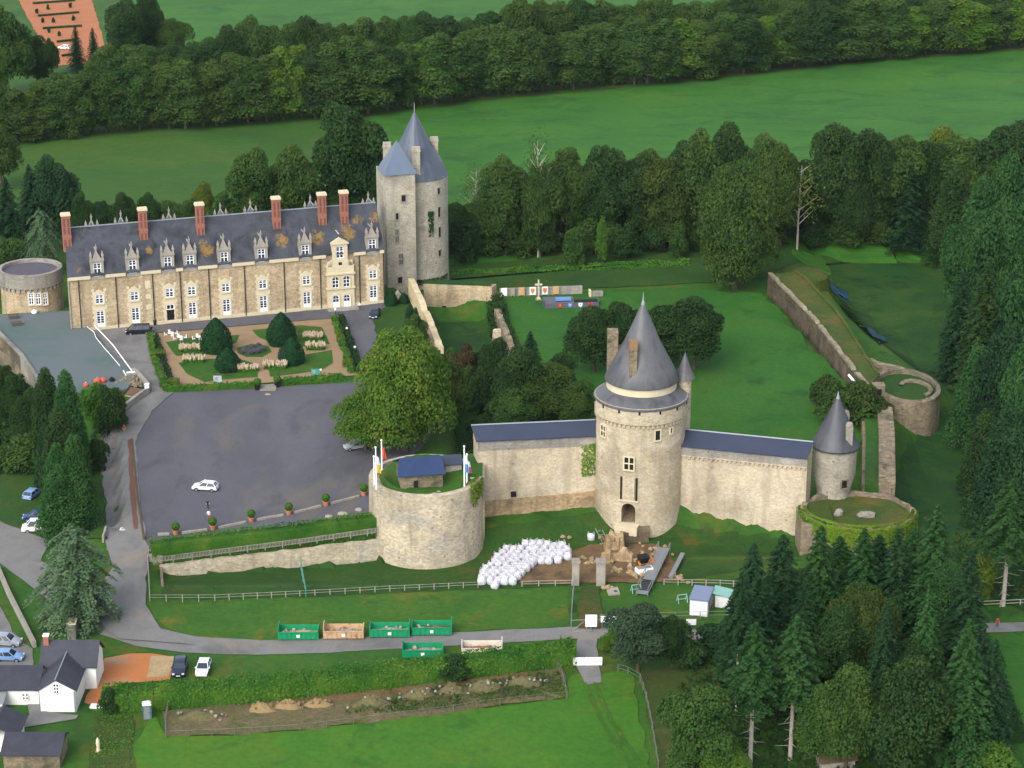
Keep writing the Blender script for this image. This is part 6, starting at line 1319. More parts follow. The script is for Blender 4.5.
# clay ground fittings
for i, (x0_, y0_, x1_, y1_) in enumerate(((33,4.5,75,1.5),(38,17,79,13.5),(43,29.5,82,27),(57,43,75,41),(62,57,74,55.5))):
    a, b = G(x0_,y0_), G(x1_,y1_); u = b-a; o = T('low_hedge_row', ['farthest dark strip across the clay ground','second farthest dark strip across the clay ground','middle dark strip across the clay ground','second nearest dark strip across the clay ground','nearest dark strip across the clay ground'][i], 'barrier', a, math.atan2(u.y,u.x))
    MB().box(0,u.length,-.35,.35,-.1,.8).build('timber', 'hedge_dark', o); MB().box(0,u.length,-.4,.4,.8,.9).build('top_board', 'wood_brown', o)
for i, (px, py) in enumerate(((48,10),(70.5,8),(37,14),(43,23),(53.5,23),(73.5,21),(49,33),(59.5,36.5))):
    tree('bush', px, py, py-5.2, 3.4, 'conifer_dark', 'small dark young tree on the clay ground between the strips', 'young trees on the clay ground', cat='young tree')
# ================================================================== VEHICLES
def wheel_vf(r, w, n=14):
    m = MB(); m.tube([(0,-w/2,0),(0,w/2,0)], r, n); return m.v, m.f
def car(px, py, rz, paint, lab, kind='hatch', z=None, name='parked_car', cat='car'):
    p = G(px, py) if z is None else P(px, py, z)
    o = T(name, lab, cat, p+Vector((0,0,.10)), rz)
    if kind == 'van': Lc, Wc, Hc = 5.0, 1.95, 1.95; low = 1.05; cab = [(-2.25,1.05),(-2.2,1.9),(1.0,1.95),(1.75,1.08)]
    elif kind == 'suv': Lc, Wc, Hc = 4.5, 1.85, 1.65; low = .98; cab = [(-2.1,.98),(-1.85,1.6),(.35,1.65),(1.15,.98)]
    else: Lc, Wc, Hc = 4.2, 1.78, 1.48; low = .88; cab = [(-1.95,.88),(-1.5,1.40),(.2,1.48),(1.05,.88)]
    h = Lc/2; prof = [(-h,.30),(-h,.62),(-h+.1,low-.02),(-h+.3,low),(cab[3][0],low+.02),(h-.35,low-.12),(h-.04,low-.30),(h,.42),(h-.06,.25)]
    m = MB(); ws = [.9,.97,1,1,1,.97,.90,.90,.9]; n = len(prof)
    vs = []
    for yf in (-1,-.86,.86,1):
        for (x, zz), wv in zip(prof, ws):
            t_ = abs(yf) < .9; vs.append((x, yf*Wc/2*wv, zz+(.03 if t_ and zz > .5 else 0)-(.0 if t_ else .05*(zz > .5))))
    fs = [(k*n+i, k*n+(i+1)%n, (k+1)*n+(i+1)%n, (k+1)*n+i) for k in range(3) for i in range(n)]+[tuple(range(n-1,-1,-1)), tuple(3*n+i for i in range(n))]
    m.add(vs, fs); body = m.build('body', paint, o, True)
    wb, wt_ = Wc/2*.94, Wc/2*.74
    g = MB(); g.add([(cab[0][0],-wb,cab[0][1]),(cab[3][0],-wb,cab[3][1]),(cab[3][0],wb,cab[3][1]),(cab[0][0],wb,cab[0][1]),(cab[1][0],-wt_,cab[1][1]-.02),(cab[2][0],-wt_,cab[2][1]-.02),(cab[2][0],wt_,cab[2][1]-.02),(cab[1][0],wt_,cab[1][1]-.02)],
                    [(4,5,6,7),(0,1,5,4),(1,2,6,5),(2,3,7,6),(3,0,4,7)]); g.build('windows', 'glass', o)
    r = MB(); zr = cab[1][1]-.02; r.add([(cab[1][0]-.06,-wt_-.03,zr),(cab[2][0]+.08,-wt_-.03,cab[2][1]-.02),(cab[2][0]+.08,wt_+.03,cab[2][1]-.02),(cab[1][0]-.06,wt_+.03,zr),(cab[1][0]+.05,-wt_+.1,zr+.06),(cab[2][0]-.05,-wt_+.1,cab[2][1]+.04),(cab[2][0]-.05,wt_-.1,cab[2][1]+.04),(cab[1][0]+.05,wt_-.1,zr+.06)],
                     [(4,5,6,7),(0,1,5,4),(1,2,6,5),(2,3,7,6),(3,0,4,7)]); r.build('roof', paint, o, True)
    for s in (-1, 1):
        for a, b in ((cab[0],cab[1]),(cab[3],cab[2])): MB().tube([(a[0],s*wb,a[1]),(b[0],s*wt_,b[1])], .055, 4).build('pillar', paint, o)
        for f in ((.36,.66) if kind != 'hatch' else (.5,)):
            a = Vector((cab[0][0],0,cab[0][1])).lerp(Vector((cab[3][0],0,cab[3][1])), f); b = Vector((cab[1][0],0,cab[1][1])).lerp(Vector((cab[2][0],0,cab[2][1])), f); MB().tube([(a.x,s*wb*1.005,a.z),(b.x,s*wt_*1.01,b.z)], .05, 4).build('pillar', paint, o)
    for sx in (-h*.62, h*.62):
        for sy in (-1, 1):
            w_ = MB(); w_.add(*wheel_vf(.33,.22)); ww = w_.build('wheel', 'tyre', o, loc=(sx, sy*(Wc/2-.10), .22))
            w_ = MB(); w_.add(*wheel_vf(.20,.235)); w_.build('rim', 'metal', ww)
    for s in (-1, 1):
        MB().box(h-.22,h-.02,s*Wc*.36-.17,s*Wc*.36+.17,low-.36,low-.20).build('headlight', 'headlamp', o); MB().box(-h-.02,-h+.1,s*Wc*.40-.12,s*Wc*.40+.10,low-.35,low-.1).build('tail_light', 'tail', o)
        MB().box(cab[3][0]-.45,cab[3][0]-.25,s*(Wc/2+.06)-.09,s*(Wc/2+.06)+.09,low,low+.14).build('mirror', paint, o)
    MB().box(h-.03,h+.012,-.26,.26,.38,.50).build('number_plate', 'white', o)
    return o
car(205.5,490,R(171),'paint_white','white hatchback standing alone in the middle of the car park',z=0)
car(138.5,334,R(190),'paint_black','black van parked against the chateau facade','van',z=0)
car(375,317,R(262),'paint_navy','dark car parked near the keep end of the facade',z=0)
car(180,672,R(-88),'paint_navy','dark blue car parked on the grass beside the white one','suv')
car(203.5,672,R(-91),'paint_white','white car parked on the grass beside the lane')
car(356,449,R(200),'paint_silver','silver car half hidden under the big tree',z=0)
car(33.5,497,R(70),'paint_lightblue','pale blue car on the grass under the conifers'); car(38,531,R(185),'paint_white','white van on the gravel lay-by beside the conifers','van'); car(36,520,R(185),'paint_blue','blue car behind the white van in the lay-by')
car(6,645,R(-8),'paint_silver','silver car in the yard, farther from the cottage wing','suv'); car(9,660,R(-3),'paint_lightblue','light blue car in the yard beside the cottage wing')
car(64,49.5,R(170),'paint_white','white car parked at the near end of the clay ground')
# ================================================================== PEOPLE
def person(px, py, h, shirt, legs, lab, z=None, walk=.25, rz=0.0):
    p = G(px, py) if z is None else P(px, py, z); o = T('person', lab, 'person', p, rz); k = h/1.75
    V = [(0,0,.95),(0,0,1.18),(0,0,1.42),(0,0,1.52),(0,.01,1.65),(0,.0,1.74), (.10,0,.90),(.11,-walk*.4,.50),(.11,walk*.2-.05,.06),(.11,walk*.2-.22,.03), (-.10,0,.90),(-.11,walk*.2,.50),(-.11,walk,.07),(-.11,walk-.17,.03),
         (.19,0,1.42),(.25,walk*.3,1.15),(.24,walk*.1-.12,.92),(.24,walk*.1-.18,.83), (-.19,0,1.42),(-.25,-walk*.3,1.15),(-.24,-walk*.3-.14,.92),(-.24,-walk*.3-.2,.83)]
    E = [(0,1),(1,2),(2,3),(3,4),(4,5),(0,6),(6,7),(7,8),(8,9),(0,10),(10,11),(11,12),(12,13),(2,14),(14,15),(15,16),(16,17),(2,18),(18,19),(19,20),(20,21)]
    Rr = [.14,.13,.14,.06,.095,.06,.09,.065,.045,.035,.09,.065,.045,.035,.065,.047,.035,.03,.065,.047,.035,.03]
    me = bpy.data.meshes.new('body'); me.from_pydata([Vector(v)*k for v in V], E, []); b = bpy.data.objects.new('body', me); COL.objects.link(b); b.parent = o
    sk = b.modifiers.new('s', 'SKIN')
    for d, r in zip(me.skin_vertices[0].data, Rr): d.radius = (r*k, r*k*.85)
    me.skin_vertices[0].data[0].use_root = True
    ss = b.modifiers.new('u', 'SUBSURF'); ss.levels = ss.render_levels = 1; bake(b); me = b.data; me.materials.clear()
    for mm in ('skin', shirt, legs, 'black'): me.materials.append(M[mm])
    for f in me.polygons:
        zc_ = f.center.z/k; f.material_index = 0 if (zc_ > 1.50 or (abs(f.center.x)/k > .2 and zc_ < 1.1 and zc_ > .75)) else (1 if zc_ > .95 else (2 if zc_ > .1 else 3))
    MB().ball((0,.02*k,1.70*k),.11*k,.12*k,.10*k,10,6).build('hair', 'hair', o, True); return o
person(209,520,1.75,'white','red','person in white top and red trousers in the car park',z=0)
person(208,509,1.75,'black','black','person in black standing behind the white hatchback',z=0)
person(124.5,433,1.7,'red','skin','person in red walking on the drive by the curving wall',z=0)
person(101,330,1.7,'blue_soft','denim','person in blue standing at the leftmost chateau door',z=0); person(152,333.5,1.7,'black','denim','person in dark clothes behind the black van',z=0)
person(997,628,1.7,'red','denim','person in red walking along the lane at the far right')
# ================================================================== HEDGES, IVY, SHRUBS
def hedge(pts, w, h, mtl, label, name='hedge', size=.36, dens_=9.0, cat='hedge', rag=.08, zfix=None, zoff=0.0):
    q = [Vector((p[0], p[1])) for p in pts]; g = np.random.default_rng(int(abs(q[0].x*7+q[0].y*3))+1); C, N = [], []
    core = MB()
    for i in range(len(q)-1):
        a, b = q[i], q[i+1]; L = (b-a).length; u = (b-a)/L; nn = Vector((-u.y, u.x)); n = int(L*(w+2*h)*dens_)
        t = g.uniform(-.02,1.02,n); s = g.uniform(0, w+2*h, n); off = g.normal(size=n)*rag
        bul = .10*np.sin(t*L*.9)+.07*np.sin(t*L*2.3+1)
        y = np.where(s < h, -w/2-off-bul, np.where(s < h+w, s-h-w/2, w/2+off+bul)); z = np.where(s < h, s, np.where(s < h+w, h+off+bul, w+2*h-s))
        X = a.x+u.x*t*L+nn.x*y; Y = a.y+u.y*t*L+nn.y*y; G0 = Hn(X, Y) if zfix is None else np.full(n, zfix)
        C.append(np.stack([X, Y, G0+z+zoff], 1)); nx_ = np.where(s < h, -1, np.where(s < h+w, 0, 1))
        N.append(unit(np.stack([nn.x*nx_, nn.y*nx_, np.where(nx_ == 0, 1, .3)], 1)+g.normal(size=(n,3))*.45))
        k = max(1, int(L/3))
        for j in range(k):
            c0, c1 = a.lerp(b, j/k), a.lerp(b, (j+1)/k); mz = Hh(*((c0+c1)/2)) if zfix is None else zfix
            core.obox(((c0.x+c1.x)/2, (c0.y+c1.y)/2, mz+zoff+h*.42), ((c1-c0).length+.1, max(.1, w-.35), max(.2, h*.9-.05)), math.atan2(u.y, u.x))
    o = T(name, label, cat, (q[0].x, q[0].y, 0))
    C = np.concatenate(C); N = np.concatenate(N); C[:,0] -= q[0].x; C[:,1] -= q[0].y
    f = bpy.data.objects.new('foliage', leaf_mesh('hedge_foliage', C, N, size, g, mtl)); COL.objects.link(f); f.parent = o
    core.v = [(x-q[0].x, y-q[0].y, z) for x, y, z in core.v]; core.build('stems', mtl, o); return o
def leaf_patch(name, label, C, N, size, mtl, seed=1, cat='ivy', kind=None):
    g = np.random.default_rng(seed); o = bpy.data.objects.new(name, leaf_mesh(name, np.array(C), np.array(N), size, g, mtl)); COL.objects.link(o); return tag(o, label, cat, kind=kind)
hedge([P(*q,0) for q in [(152,554),(230,545),(300,537),(376,526.5)]], 2.4, 2.2, 'hedge', 'thick clipped hedge between the court kerb and moat fence', dens_=22, size=.25)
hedge([P(*q,0) for q in [(150,338),(154,360),(166,392)]], 1.1, 1.3, 'hedge', 'clipped hedge down the left side of the garden')
hedge([P(*q,0) for q in [(156,338),(162,358),(172,384)]], .9, .9, 'hedge_dark', 'dark inner hedge down the left side of the garden')
hedge([P(*q,0) for q in [(167,392),(256,388)]], 1.1, 1.3, 'hedge', 'clipped hedge along the front left of the garden')
hedge([P(*q,0) for q in [(279,385),(343,380)]], 1.1, 1.3, 'hedge', 'clipped hedge along the front right of the garden')
hedge([P(*q,0) for q in [(334,320),(342,345),(352,374)]], 1.0, 1.2, 'hedge', 'clipped inner hedge down the right side of the garden')
hedge([P(*q,0) for q in [(341,319),(350,344),(360,372)]], 1.0, 1.3, 'hedge_dark', 'dark outer hedge down the right side of the garden')
hedge([G(*q) for q in [(104,708),(180,704),(280,696),(380,685),(470,674),(572,662)]], 3.4, 2.8, 'hedge', 'very long bushy hedge between the lane verge and the spoil strip', dens_=20, rag=.14, size=.27)
hedge([G(*q) for q in [(561,662),(574,661)]], 3.2, 3.0, 'hedge', 'taller square end of the long hedge by the gravel track', dens_=11, rag=.16)
hedge([P(*q,-2) for q in [(85,664),(100,676),(98,688)]][:2], .6, .8, 'hedge', 'short low hedge at the corner of the cottage')
hedge([G(*q) for q in [(984,660),(1000,700),(1016,744)]], 2.2, 2.0, 'hedge_dark', 'dark boundary hedge along the right edge below the conifers', rag=.2)
for px, py, s, lb in ((161,357,1.0,'yellow green clipped cube in the left garden hedge'),(174,386,1.2,'yellow green clipped cube at the garden\'s front left corner'),(341,342,1.0,'yellow green clipped cube in the right garden hedge'),(348,367,1.2,'yellow green clipped cube at the garden\'s front right corner')):
    p = P(px,py,0); hedge([(p.x-s*.8,p.y),(p.x+s*.8,p.y)], 1.4, 1.4, 'leaf_yellow', lb, 'clipped_bush', .3, 14, 'bush')
# garden: yews, pampas, grey shrubs
for px, by, ty, w, lb in ((217,352,315.5,30,'tallest dark yew cone left of the garden centre'),(228,371,345,25,'shorter dark yew cone at the front left of the garden'),(282,345,310,28,'tall dark yew cone right of the garden centre'),(292,364,335,25,'shorter dark yew cone at the front right of the garden')):
    tree('yew', px, by, ty+2.5, w*.90, 'yew', lb)
g = np.random.default_rng(77)
def pampas(px, py, w, lab):
    p = P(px,py,0); o = T('pampas_bed', lab, 'pampas grass', p); n = 520
    x = g.uniform(-w/2,w/2,n); y = g.uniform(-.8,.8,n); q = np.stack([x,y,g.uniform(.1,.9,n)],1); N = unit(np.stack([g.normal(size=n)*.5,-np.ones(n)*.6,g.normal(size=n)*.3+.4],1))
    f = bpy.data.objects.new('leaves', leaf_mesh('pampas_leaves', q, N, .35, g, 'hedge')); COL.objects.link(f); f.parent = o
    m = MB()
    for i in range(int(w*22)):
        a, b = g.uniform(-w/2,w/2), g.uniform(-.7,.7); h = g.uniform(1.3,1.8); l = g.uniform(-.3,.3,2); m.tube([(a,b,.7),(a+l[0]*.5,b+l[1]*.5,h*.75),(a+l[0],b+l[1],h)],[.06,.20,.05],5)
    m.build('plumes', 'pampas', o)
pampas(190,352,4.2,'pampas bed in the left garden, rear of the pair'); pampas(193.5,363,4.0,'pampas bed in the left garden, front of the pair')
pampas(313,340,3.8,'pampas bed in the right garden, rear of the pair'); pampas(315.5,350,3.6,'pampas bed in the right garden, front of the pair')
pampas(247,372,4.2,'pampas bed just left of the central garden path'); pampas(275.5,369,4.2,'pampas bed just right of the central garden path')
for i, (px, py) in enumerate(((244,353),(250,355),(256,354),(262,352),(252,350.5),(259,349.5))):
    tree('bush', px, py, py-6, 8, 'lavender', 'low grey shrub in the round bed at the garden centre', 'grey shrubs in the round garden bed')
# ivy
def cyl_ivy(c, r, a0, a1, z0, z1, n, mtl, name, label, seed, top=False, ry=1.0):
    gg = np.random.default_rng(seed); a = gg.uniform(R(a0),R(a1),n); z = z1-(z1-z0)*gg.random(n)**1.6*(.6+.4*np.sin(a*9)**2); rr = r+gg.uniform(-.05,.35,n)
    C = np.stack([c.x+rr*np.cos(a), c.y+rr*ry*np.sin(a), z],1); N = unit(np.stack([np.cos(a),np.sin(a),np.full(n,.6)],1)+gg.normal(size=(n,3))*.4)
    if top: k = gg.random(n) < .3; C[k,0] -= np.cos(a[k])*.7; C[k,1] -= np.sin(a[k])*.7; C[k,2] = z1+.3
    return leaf_patch(name, label, C, N, .34, mtl, seed)
cyl_ivy(sc_, sr, -125, -5, sz-4.0, sz+.4, 5200, 'ivy', 'ivy', 'bright yellow green ivy hanging over the right bastion edge', 3, True, yk)
cyl_ivy(sc_, sr, 175, 238, sz-2.5, sz+.5, 1800, 'ivy', 'ivy', 'ivy clump between the curtain wall and the cone tower', 4, True, yk)
cyl_ivy(bc, br, -38, -12, bz+ztp-3.6, bz+ztp+.4, 700, 'ivy', 'ivy', 'ivy creeping over the right rim of the flag bastion', 5, True)
u_ = (cb-ca); u_.z = 0; u_.normalize(); UYC = Vector((-u_.y,u_.x,0))
h0 = onplane(ca, UYC, 591, 455); gg = np.random.default_rng(8); n = 420; nn_ = Vector((u_.y,-u_.x,0)); tt_ = gg.uniform(-1.6,1.2,n)+(h0-ca).dot(u_); zz = h0.z+gg.uniform(-3.6,2.0,n)
C = np.stack([ca.x+u_.x*tt_+nn_.x*.12, ca.y+u_.y*tt_+nn_.y*.12, zz],1)
leaf_patch('ivy', 'ivy streak where the left curtain meets the gate tower', C, unit(np.tile(np.array([nn_.x,nn_.y,.4]),(n,1))+gg.normal(size=(n,3))*.4), .3, 'ivy', 8)
cyl_ivy(kc, kr, -66, -56, kz+9, kz+17, 260, 'leaf_dark', 'ivy', 'dark ivy streak climbing the middle of the keep', 9); cyl_ivy(kc, kr, -90, -20, kz+0, kz+2.2, 500, 'leaf_dark', 'ivy', 'ivy along the foot of the keep above the fore wall', 10)
# undergrowth masses
def scatter(name, label, pix, n, h, size, mtl, seed, cat='undergrowth'):
    w = np.array([G(*q).xy for q in pix]); gg = np.random.default_rng(seed); X = gg.uniform(*(w[:,0].min(), w[:,0].max()), n*3); Y = gg.uniform(*(w[:,1].min(), w[:,1].max()), n*3)
    k = sdist(X, Y, w) > 0; X, Y = X[k][:n], Y[k][:n]; lump = .5+.5*np.sin(X*.6+np.cos(Y*.5)*2)*np.cos(Y*.4); Z = Hn(X,Y)+gg.random(len(X))*h*(.35+.65*lump)
    C = np.stack([X,Y,Z],1); return leaf_patch(name, label, C, unit(gg.normal(size=C.shape)*.6+np.array([0,-.3,.8])), size, mtl, seed, cat, 'stuff')
scatter('undergrowth', 'dark undergrowth beneath the belt of trees behind the keep', [(450,250),(560,248),(690,245),(830,238),(930,236),(930,215),(690,220),(480,228)], 26000, 4.2, .5, 'leaf_dark', 21)
scatter('undergrowth', 'dark scrub along the foot of the hedgerow trees', [(0,150),(120,132),(340,117),(500,97),(680,80),(850,60),(1030,44),(1030,36),(680,70),(340,106),(0,138)], 16000, 3.0, .7, 'leaf', 22)
scatter('undergrowth', 'dark scrub below the terrace wall under the conifers', [(-20,345),(8,345),(50,400),(95,440),(96,476),(-20,476)], 9000, 2.2, .55, 'leaf_dark', 23)
scatter('undergrowth', 'dark ground cover among the conifers beyond the moat', [(975,420),(1060,380),(1060,600),(985,600),(950,560)], 9000, 1.6, .55, 'leaf_dark', 24)
scatter('undergrowth', 'scrub beneath the conifer clump in the foreground', [(720,640),(900,600),(985,640),(1010,790),(680,790),(670,700)], 14000, 1.4, .45, 'leaf_dark', 25)
scatter('undergrowth', 'brambles in the hollow behind the left curtain wall', [(452,400),(508,390),(580,420),(590,436),(480,470),(458,470)], 6000, 2.2, .45, 'leaf_dark', 26)
scatter('undergrowth', 'ivy and brambles over the ruined wall beside the hollow', [(486,305),(503,300),(512,330),(526,366),(506,372),(492,350)], 4200, 2.4, .4, 'leaf_dark', 27)
scatter('long_grass', 'long pale grass on the moat meadow banks', [(452,276),(690,268),(690,260),(452,272)], 5000, .8, .4, 'hedge', 28, 'grass')
scatter('vegetable_rows', 'leafy weeds in the allotment by the lawn', [(96,716),(132,716),(136,768),(90,768)], 2200, .3, .26, 'hedge', 29, 'weeds')
scatter('weeds', 'weeds spreading over the spoil strip', [(340,716),(430,690),(560,672),(564,694),(430,712)], 2600, .9, .3, 'leaf_olive', 30, 'weeds')
# ================================================================== TREES
LB = lambda pts, x: np.interp(x, [p[0] for p in pts], [p[1] for p in pts])
base_ = [(-30,146),(0,143),(60,138),(117,132),(340,117),(480,97),(680,80),(850,60),(1060,44)]
top_ = [(-30,80),(30,84),(80,66),(120,58),(200,55),(260,50),(340,38),(430,34),(500,24),(560,28),(620,18),(700,14),(760,6),(850,0),(960,-2),(1060,-12)]
x = -14.0
pal = ['leaf','leaf','leaf_dark','leaf','leaf','leaf_olive','leaf_bright','leaf_dark']
def row_label(x): return 'leafy hedgerow tree in the dense row ' + ('above the olive meadow' if x < 360 else ('behind the keep roof' if x < 560 else 'along the far edge of the smooth field'))
while x < 1045:
    w = rnd.uniform(36,54); tree('column', x, LB(base_,x)+rnd.uniform(-2,1.5), LB(top_,x)+rnd.uniform(-4,9), w, pal[rnd.randrange(8)], row_label(x), 'trees of the long hedgerow'); x += w*.36
x = 110.0
while x < 1045:
    w = rnd.uniform(36,52); b = LB(base_,x)-26; t = {True:0}.get(False, 0); tp_ = LB([(110,44),(200,46),(230,24),(330,22),(360,16),(420,14),(480,18),(520,4),(560,0),(640,2),(700,0),(800,-10),(1060,-24)], x)
    tree('broad', x, b, tp_+rnd.uniform(-3,6), w, ['leaf','leaf_dark','leaf_dark','leaf','leaf_olive'][rnd.randrange(5)], 'rounded tree showing behind the hedgerow along the upper field', 'trees behind the long hedgerow'); x += w*.45
for k_, px, by, ty, w, mt_, lb in (
    ('broad',6,98,8,56,'leaf','huge tree filling the top left corner'),('broad',-14,130,20,50,'leaf_bright','bright tree cut by the left edge beside the corner tree'),('broad',38,92,38,34,'leaf_dark','dark tree between the corner tree and the clay ground'),
    ('conifer',78,72,26,22,'conifer_dark','pointed conifer at the near left corner of the clay ground'),('conifer',95,72,28,20,'conifer_dark','pointed conifer right of the other by the clay ground'),('broad',52,75,40,16,'leaf_dark','small dark tree before the parked white car'),
    ('broad',128,74,2,42,'leaf_dark','tall dark tree right of the clay ground'),('broad',150,66,-6,34,'leaf_dark','darker tree behind the one right of the clay ground'),('broad',174,66,16,36,'leaf','rounded tree right of the pair by the clay ground'),
    ('broad',2,190,128,40,'leaf_olive','greyish rounded tree at the left edge of the meadow'),('broad',55,238,160,52,'conifer_dark','dark bushy tree at the left of the meadow'),('conifer',34,240,165,38,'conifer_dark','dark conifer at the left of the meadow'),
    ('conifer',12,270,178,46,'conifer_dark','dark conifer at the left edge behind the round tower'),('cedar',44,275,208,44,'conifer_blue','blue green cedar behind the squat round tower'),('broad',5,300,240,44,'leaf','green tree at the left edge behind the terrace'),
    ('conifer',68,248,176,34,'conifer_dark','dark conifer behind the wing\'s left chimney'),('broad',-6,262,205,40,'leaf_dark','dark tree cut by the left edge above the terrace'),
    ('broad',205,222,183,24,'leaf_yellow','pale yellow green tree behind the wing roof'),('broad',255,246,153,50,'leaf','broad tree behind the wing, leftmost of the high group'),('broad',292,240,150,56,'leaf','broad tree behind the wing, middle of the high group'),
    ('broad',348,225,108,70,'leaf_dark','tallest dark rounded tree left of the keep'),('broad',375,225,150,40,'leaf_dark','dark tree pressed against the left of the keep')):
    tree(k_, px, by, ty, w, mt_, lb)
for px, ty in ((84,192),(104,194),(126,195),(150,192),(172,198),(190,196),(226,196),(244,186),(315,185),(332,190)):
    tree('broad', px, 252-(px-80)*.05, ty+rnd.uniform(-2,6), rnd.uniform(26,36), ['leaf_dark','leaf','leaf_dark'][rnd.randrange(3)], 'dark tree whose crown shows just above the wing roof', 'trees behind the wing roof')
# belt behind the keep
for k_, px, by, ty, w, mt_, lb in (
    ('sparse',476,226,165,30,'leaf_olive','bare limbed thin tree right of the keep'),('bush',462,262,222,34,'leaf_dark','dark round bush at the right foot of the keep'),('broad',458,250,205,40,'leaf_dark','dark low tree just right of the keep'),('broad',505,256,163,52,'leaf','leafy green tree first in the belt right of the keep'),
    ('sparse',538,258,134,34,'leaf_olive','tall thin pale stemmed tree rising above the belt'),('broad',540,258,160,40,'leaf','green tree under the thin pale stemmed tree'),('broad',566,250,152,44,'leaf_olive','olive tree in the belt above the display panels'),('broad',600,248,149,50,'leaf_dark','dark tree in the belt behind the gate tower spire'),
    ('broad',636,246,152,52,'leaf_dark','dark tree in the belt left of the big yellowish one'),('broad',664,250,150,56,'leaf_olive','yellowish tree with a visible stem in the belt'),('broad',700,248,136,60,'leaf','high green tree in the belt\'s middle'),('large',735,289,170,96,'leaf_olive','big olive tree standing forward at the lawn\'s far corner'),
    ('broad',722,240,128,56,'leaf_dark','dark tree behind the big olive one'),('broad',760,246,140,50,'leaf','mid green tree right behind the big olive one'),('sparse',797,250,160,44,'leaf_yellow','thin birch with pale crooked stem in the belt'),('broad',780,248,150,44,'leaf_olive','olive tree beside the pale birch'),
    ('broad',832,240,126,60,'leaf_dark','dark rounded tree right of the pale birch'),('broad',868,238,132,52,'leaf_dark','dark tree in the right part of the belt'),('broad',898,232,130,56,'leaf','green tree in the right part of the belt'),('broad',940,225,132,60,'leaf_yellow','yellow topped tree in the belt at the right'),
    ('broad',1004,235,126,70,'leaf_dark','dark tree at the upper right edge above the conifers'),('conifer',905,250,165,50,'conifer_dark','dark conifer in the belt\'s right corner'),('broad',850,246,180,40,'leaf_dark','low dark tree at the belt\'s foot near the brook'),('bush',575,266,232,26,'leaf','green bush at the foot of the belt above the cross'),('bush',625,260,225,30,'leaf_dark','dark bush at the foot of the belt behind the spire'),('bush',602,264,220,14,'leaf_bright','slim light bush at the foot of the belt'),('bush',678,258,224,20,'leaf','small bush by the yellowish tree\'s stem')):
    tree(k_, px, by, ty, w, mt_, lb)
for i_, px in enumerate((470,492,518,548,590,612,650,694,765,812,846,880,915)):
    tree('bush', px, 257-(px-470)*.03, 226+rnd.uniform(-6,8), rnd.uniform(26,40), ['leaf_dark','leaf','leaf_olive'][i_%3], 'low bushy tree along the front foot of the belt right of the keep', 'bushes along the foot of the belt')
# more of the belt behind, filling
for px in (490,520,550,585,618,650,684,740,775,810,850,884,920,960,990,1020):
    tree('broad', px, 232+rnd.uniform(-4,4), LB([(490,185),(540,160),(620,150),(700,136),(760,146),(800,150),(830,132),(960,134),(1020,128)], px)+rnd.uniform(4,14), rnd.uniform(46,60), ['leaf_dark','leaf_dark','leaf'][rnd.randrange(3)], 'dark tree filling the back of the belt right of the keep', 'trees at the back of the belt')
# right conifer mass
for px, by, ty, w, mt_, kd in ((950,268,150,46,'conifer_dark','conifer'),(978,285,160,52,'conifer','conifer'),(1005,290,152,52,'conifer','conifer'),(1026,300,160,50,'conifer_dark','conifer'),(965,330,205,52,'conifer','conifer'),(992,345,195,56,'conifer','conifer'),(1020,350,200,56,'conifer','conifer'),
        (956,380,262,46,'conifer_dark','conifer'),(978,400,250,54,'conifer','conifer'),(1004,410,262,56,'conifer_dark','conifer'),(1028,420,255,54,'conifer','conifer'),(972,450,330,46,'conifer_dark','conifer'),(996,470,322,54,'conifer_dark','conifer'),(1022,480,330,56,'conifer_dark','conifer'),
        (1000,530,390,56,'conifer_dark','conifer'),(1026,545,395,56,'conifer_dark','conifer'),(980,505,395,44,'conifer_dark','conifer'),(1003,606,470,56,'conifer_dark','bare_conifer'),(1028,600,455,56,'conifer_dark','bare_conifer')):
    tree(['cypress','conifer','broad'][int(px+by)%3] if kd == 'conifer' else kd, px, by, ty+10, w*1.12, ['conifer','leaf_dark',mt_][int(px*3+by)%3], 'tall dark conifer in the mass along the right edge' if kd == 'conifer' else 'bare stemmed dark conifer above the lane at the right edge', 'conifers along the right edge' if kd == 'conifer' else 'bare stemmed conifers at the right edge')
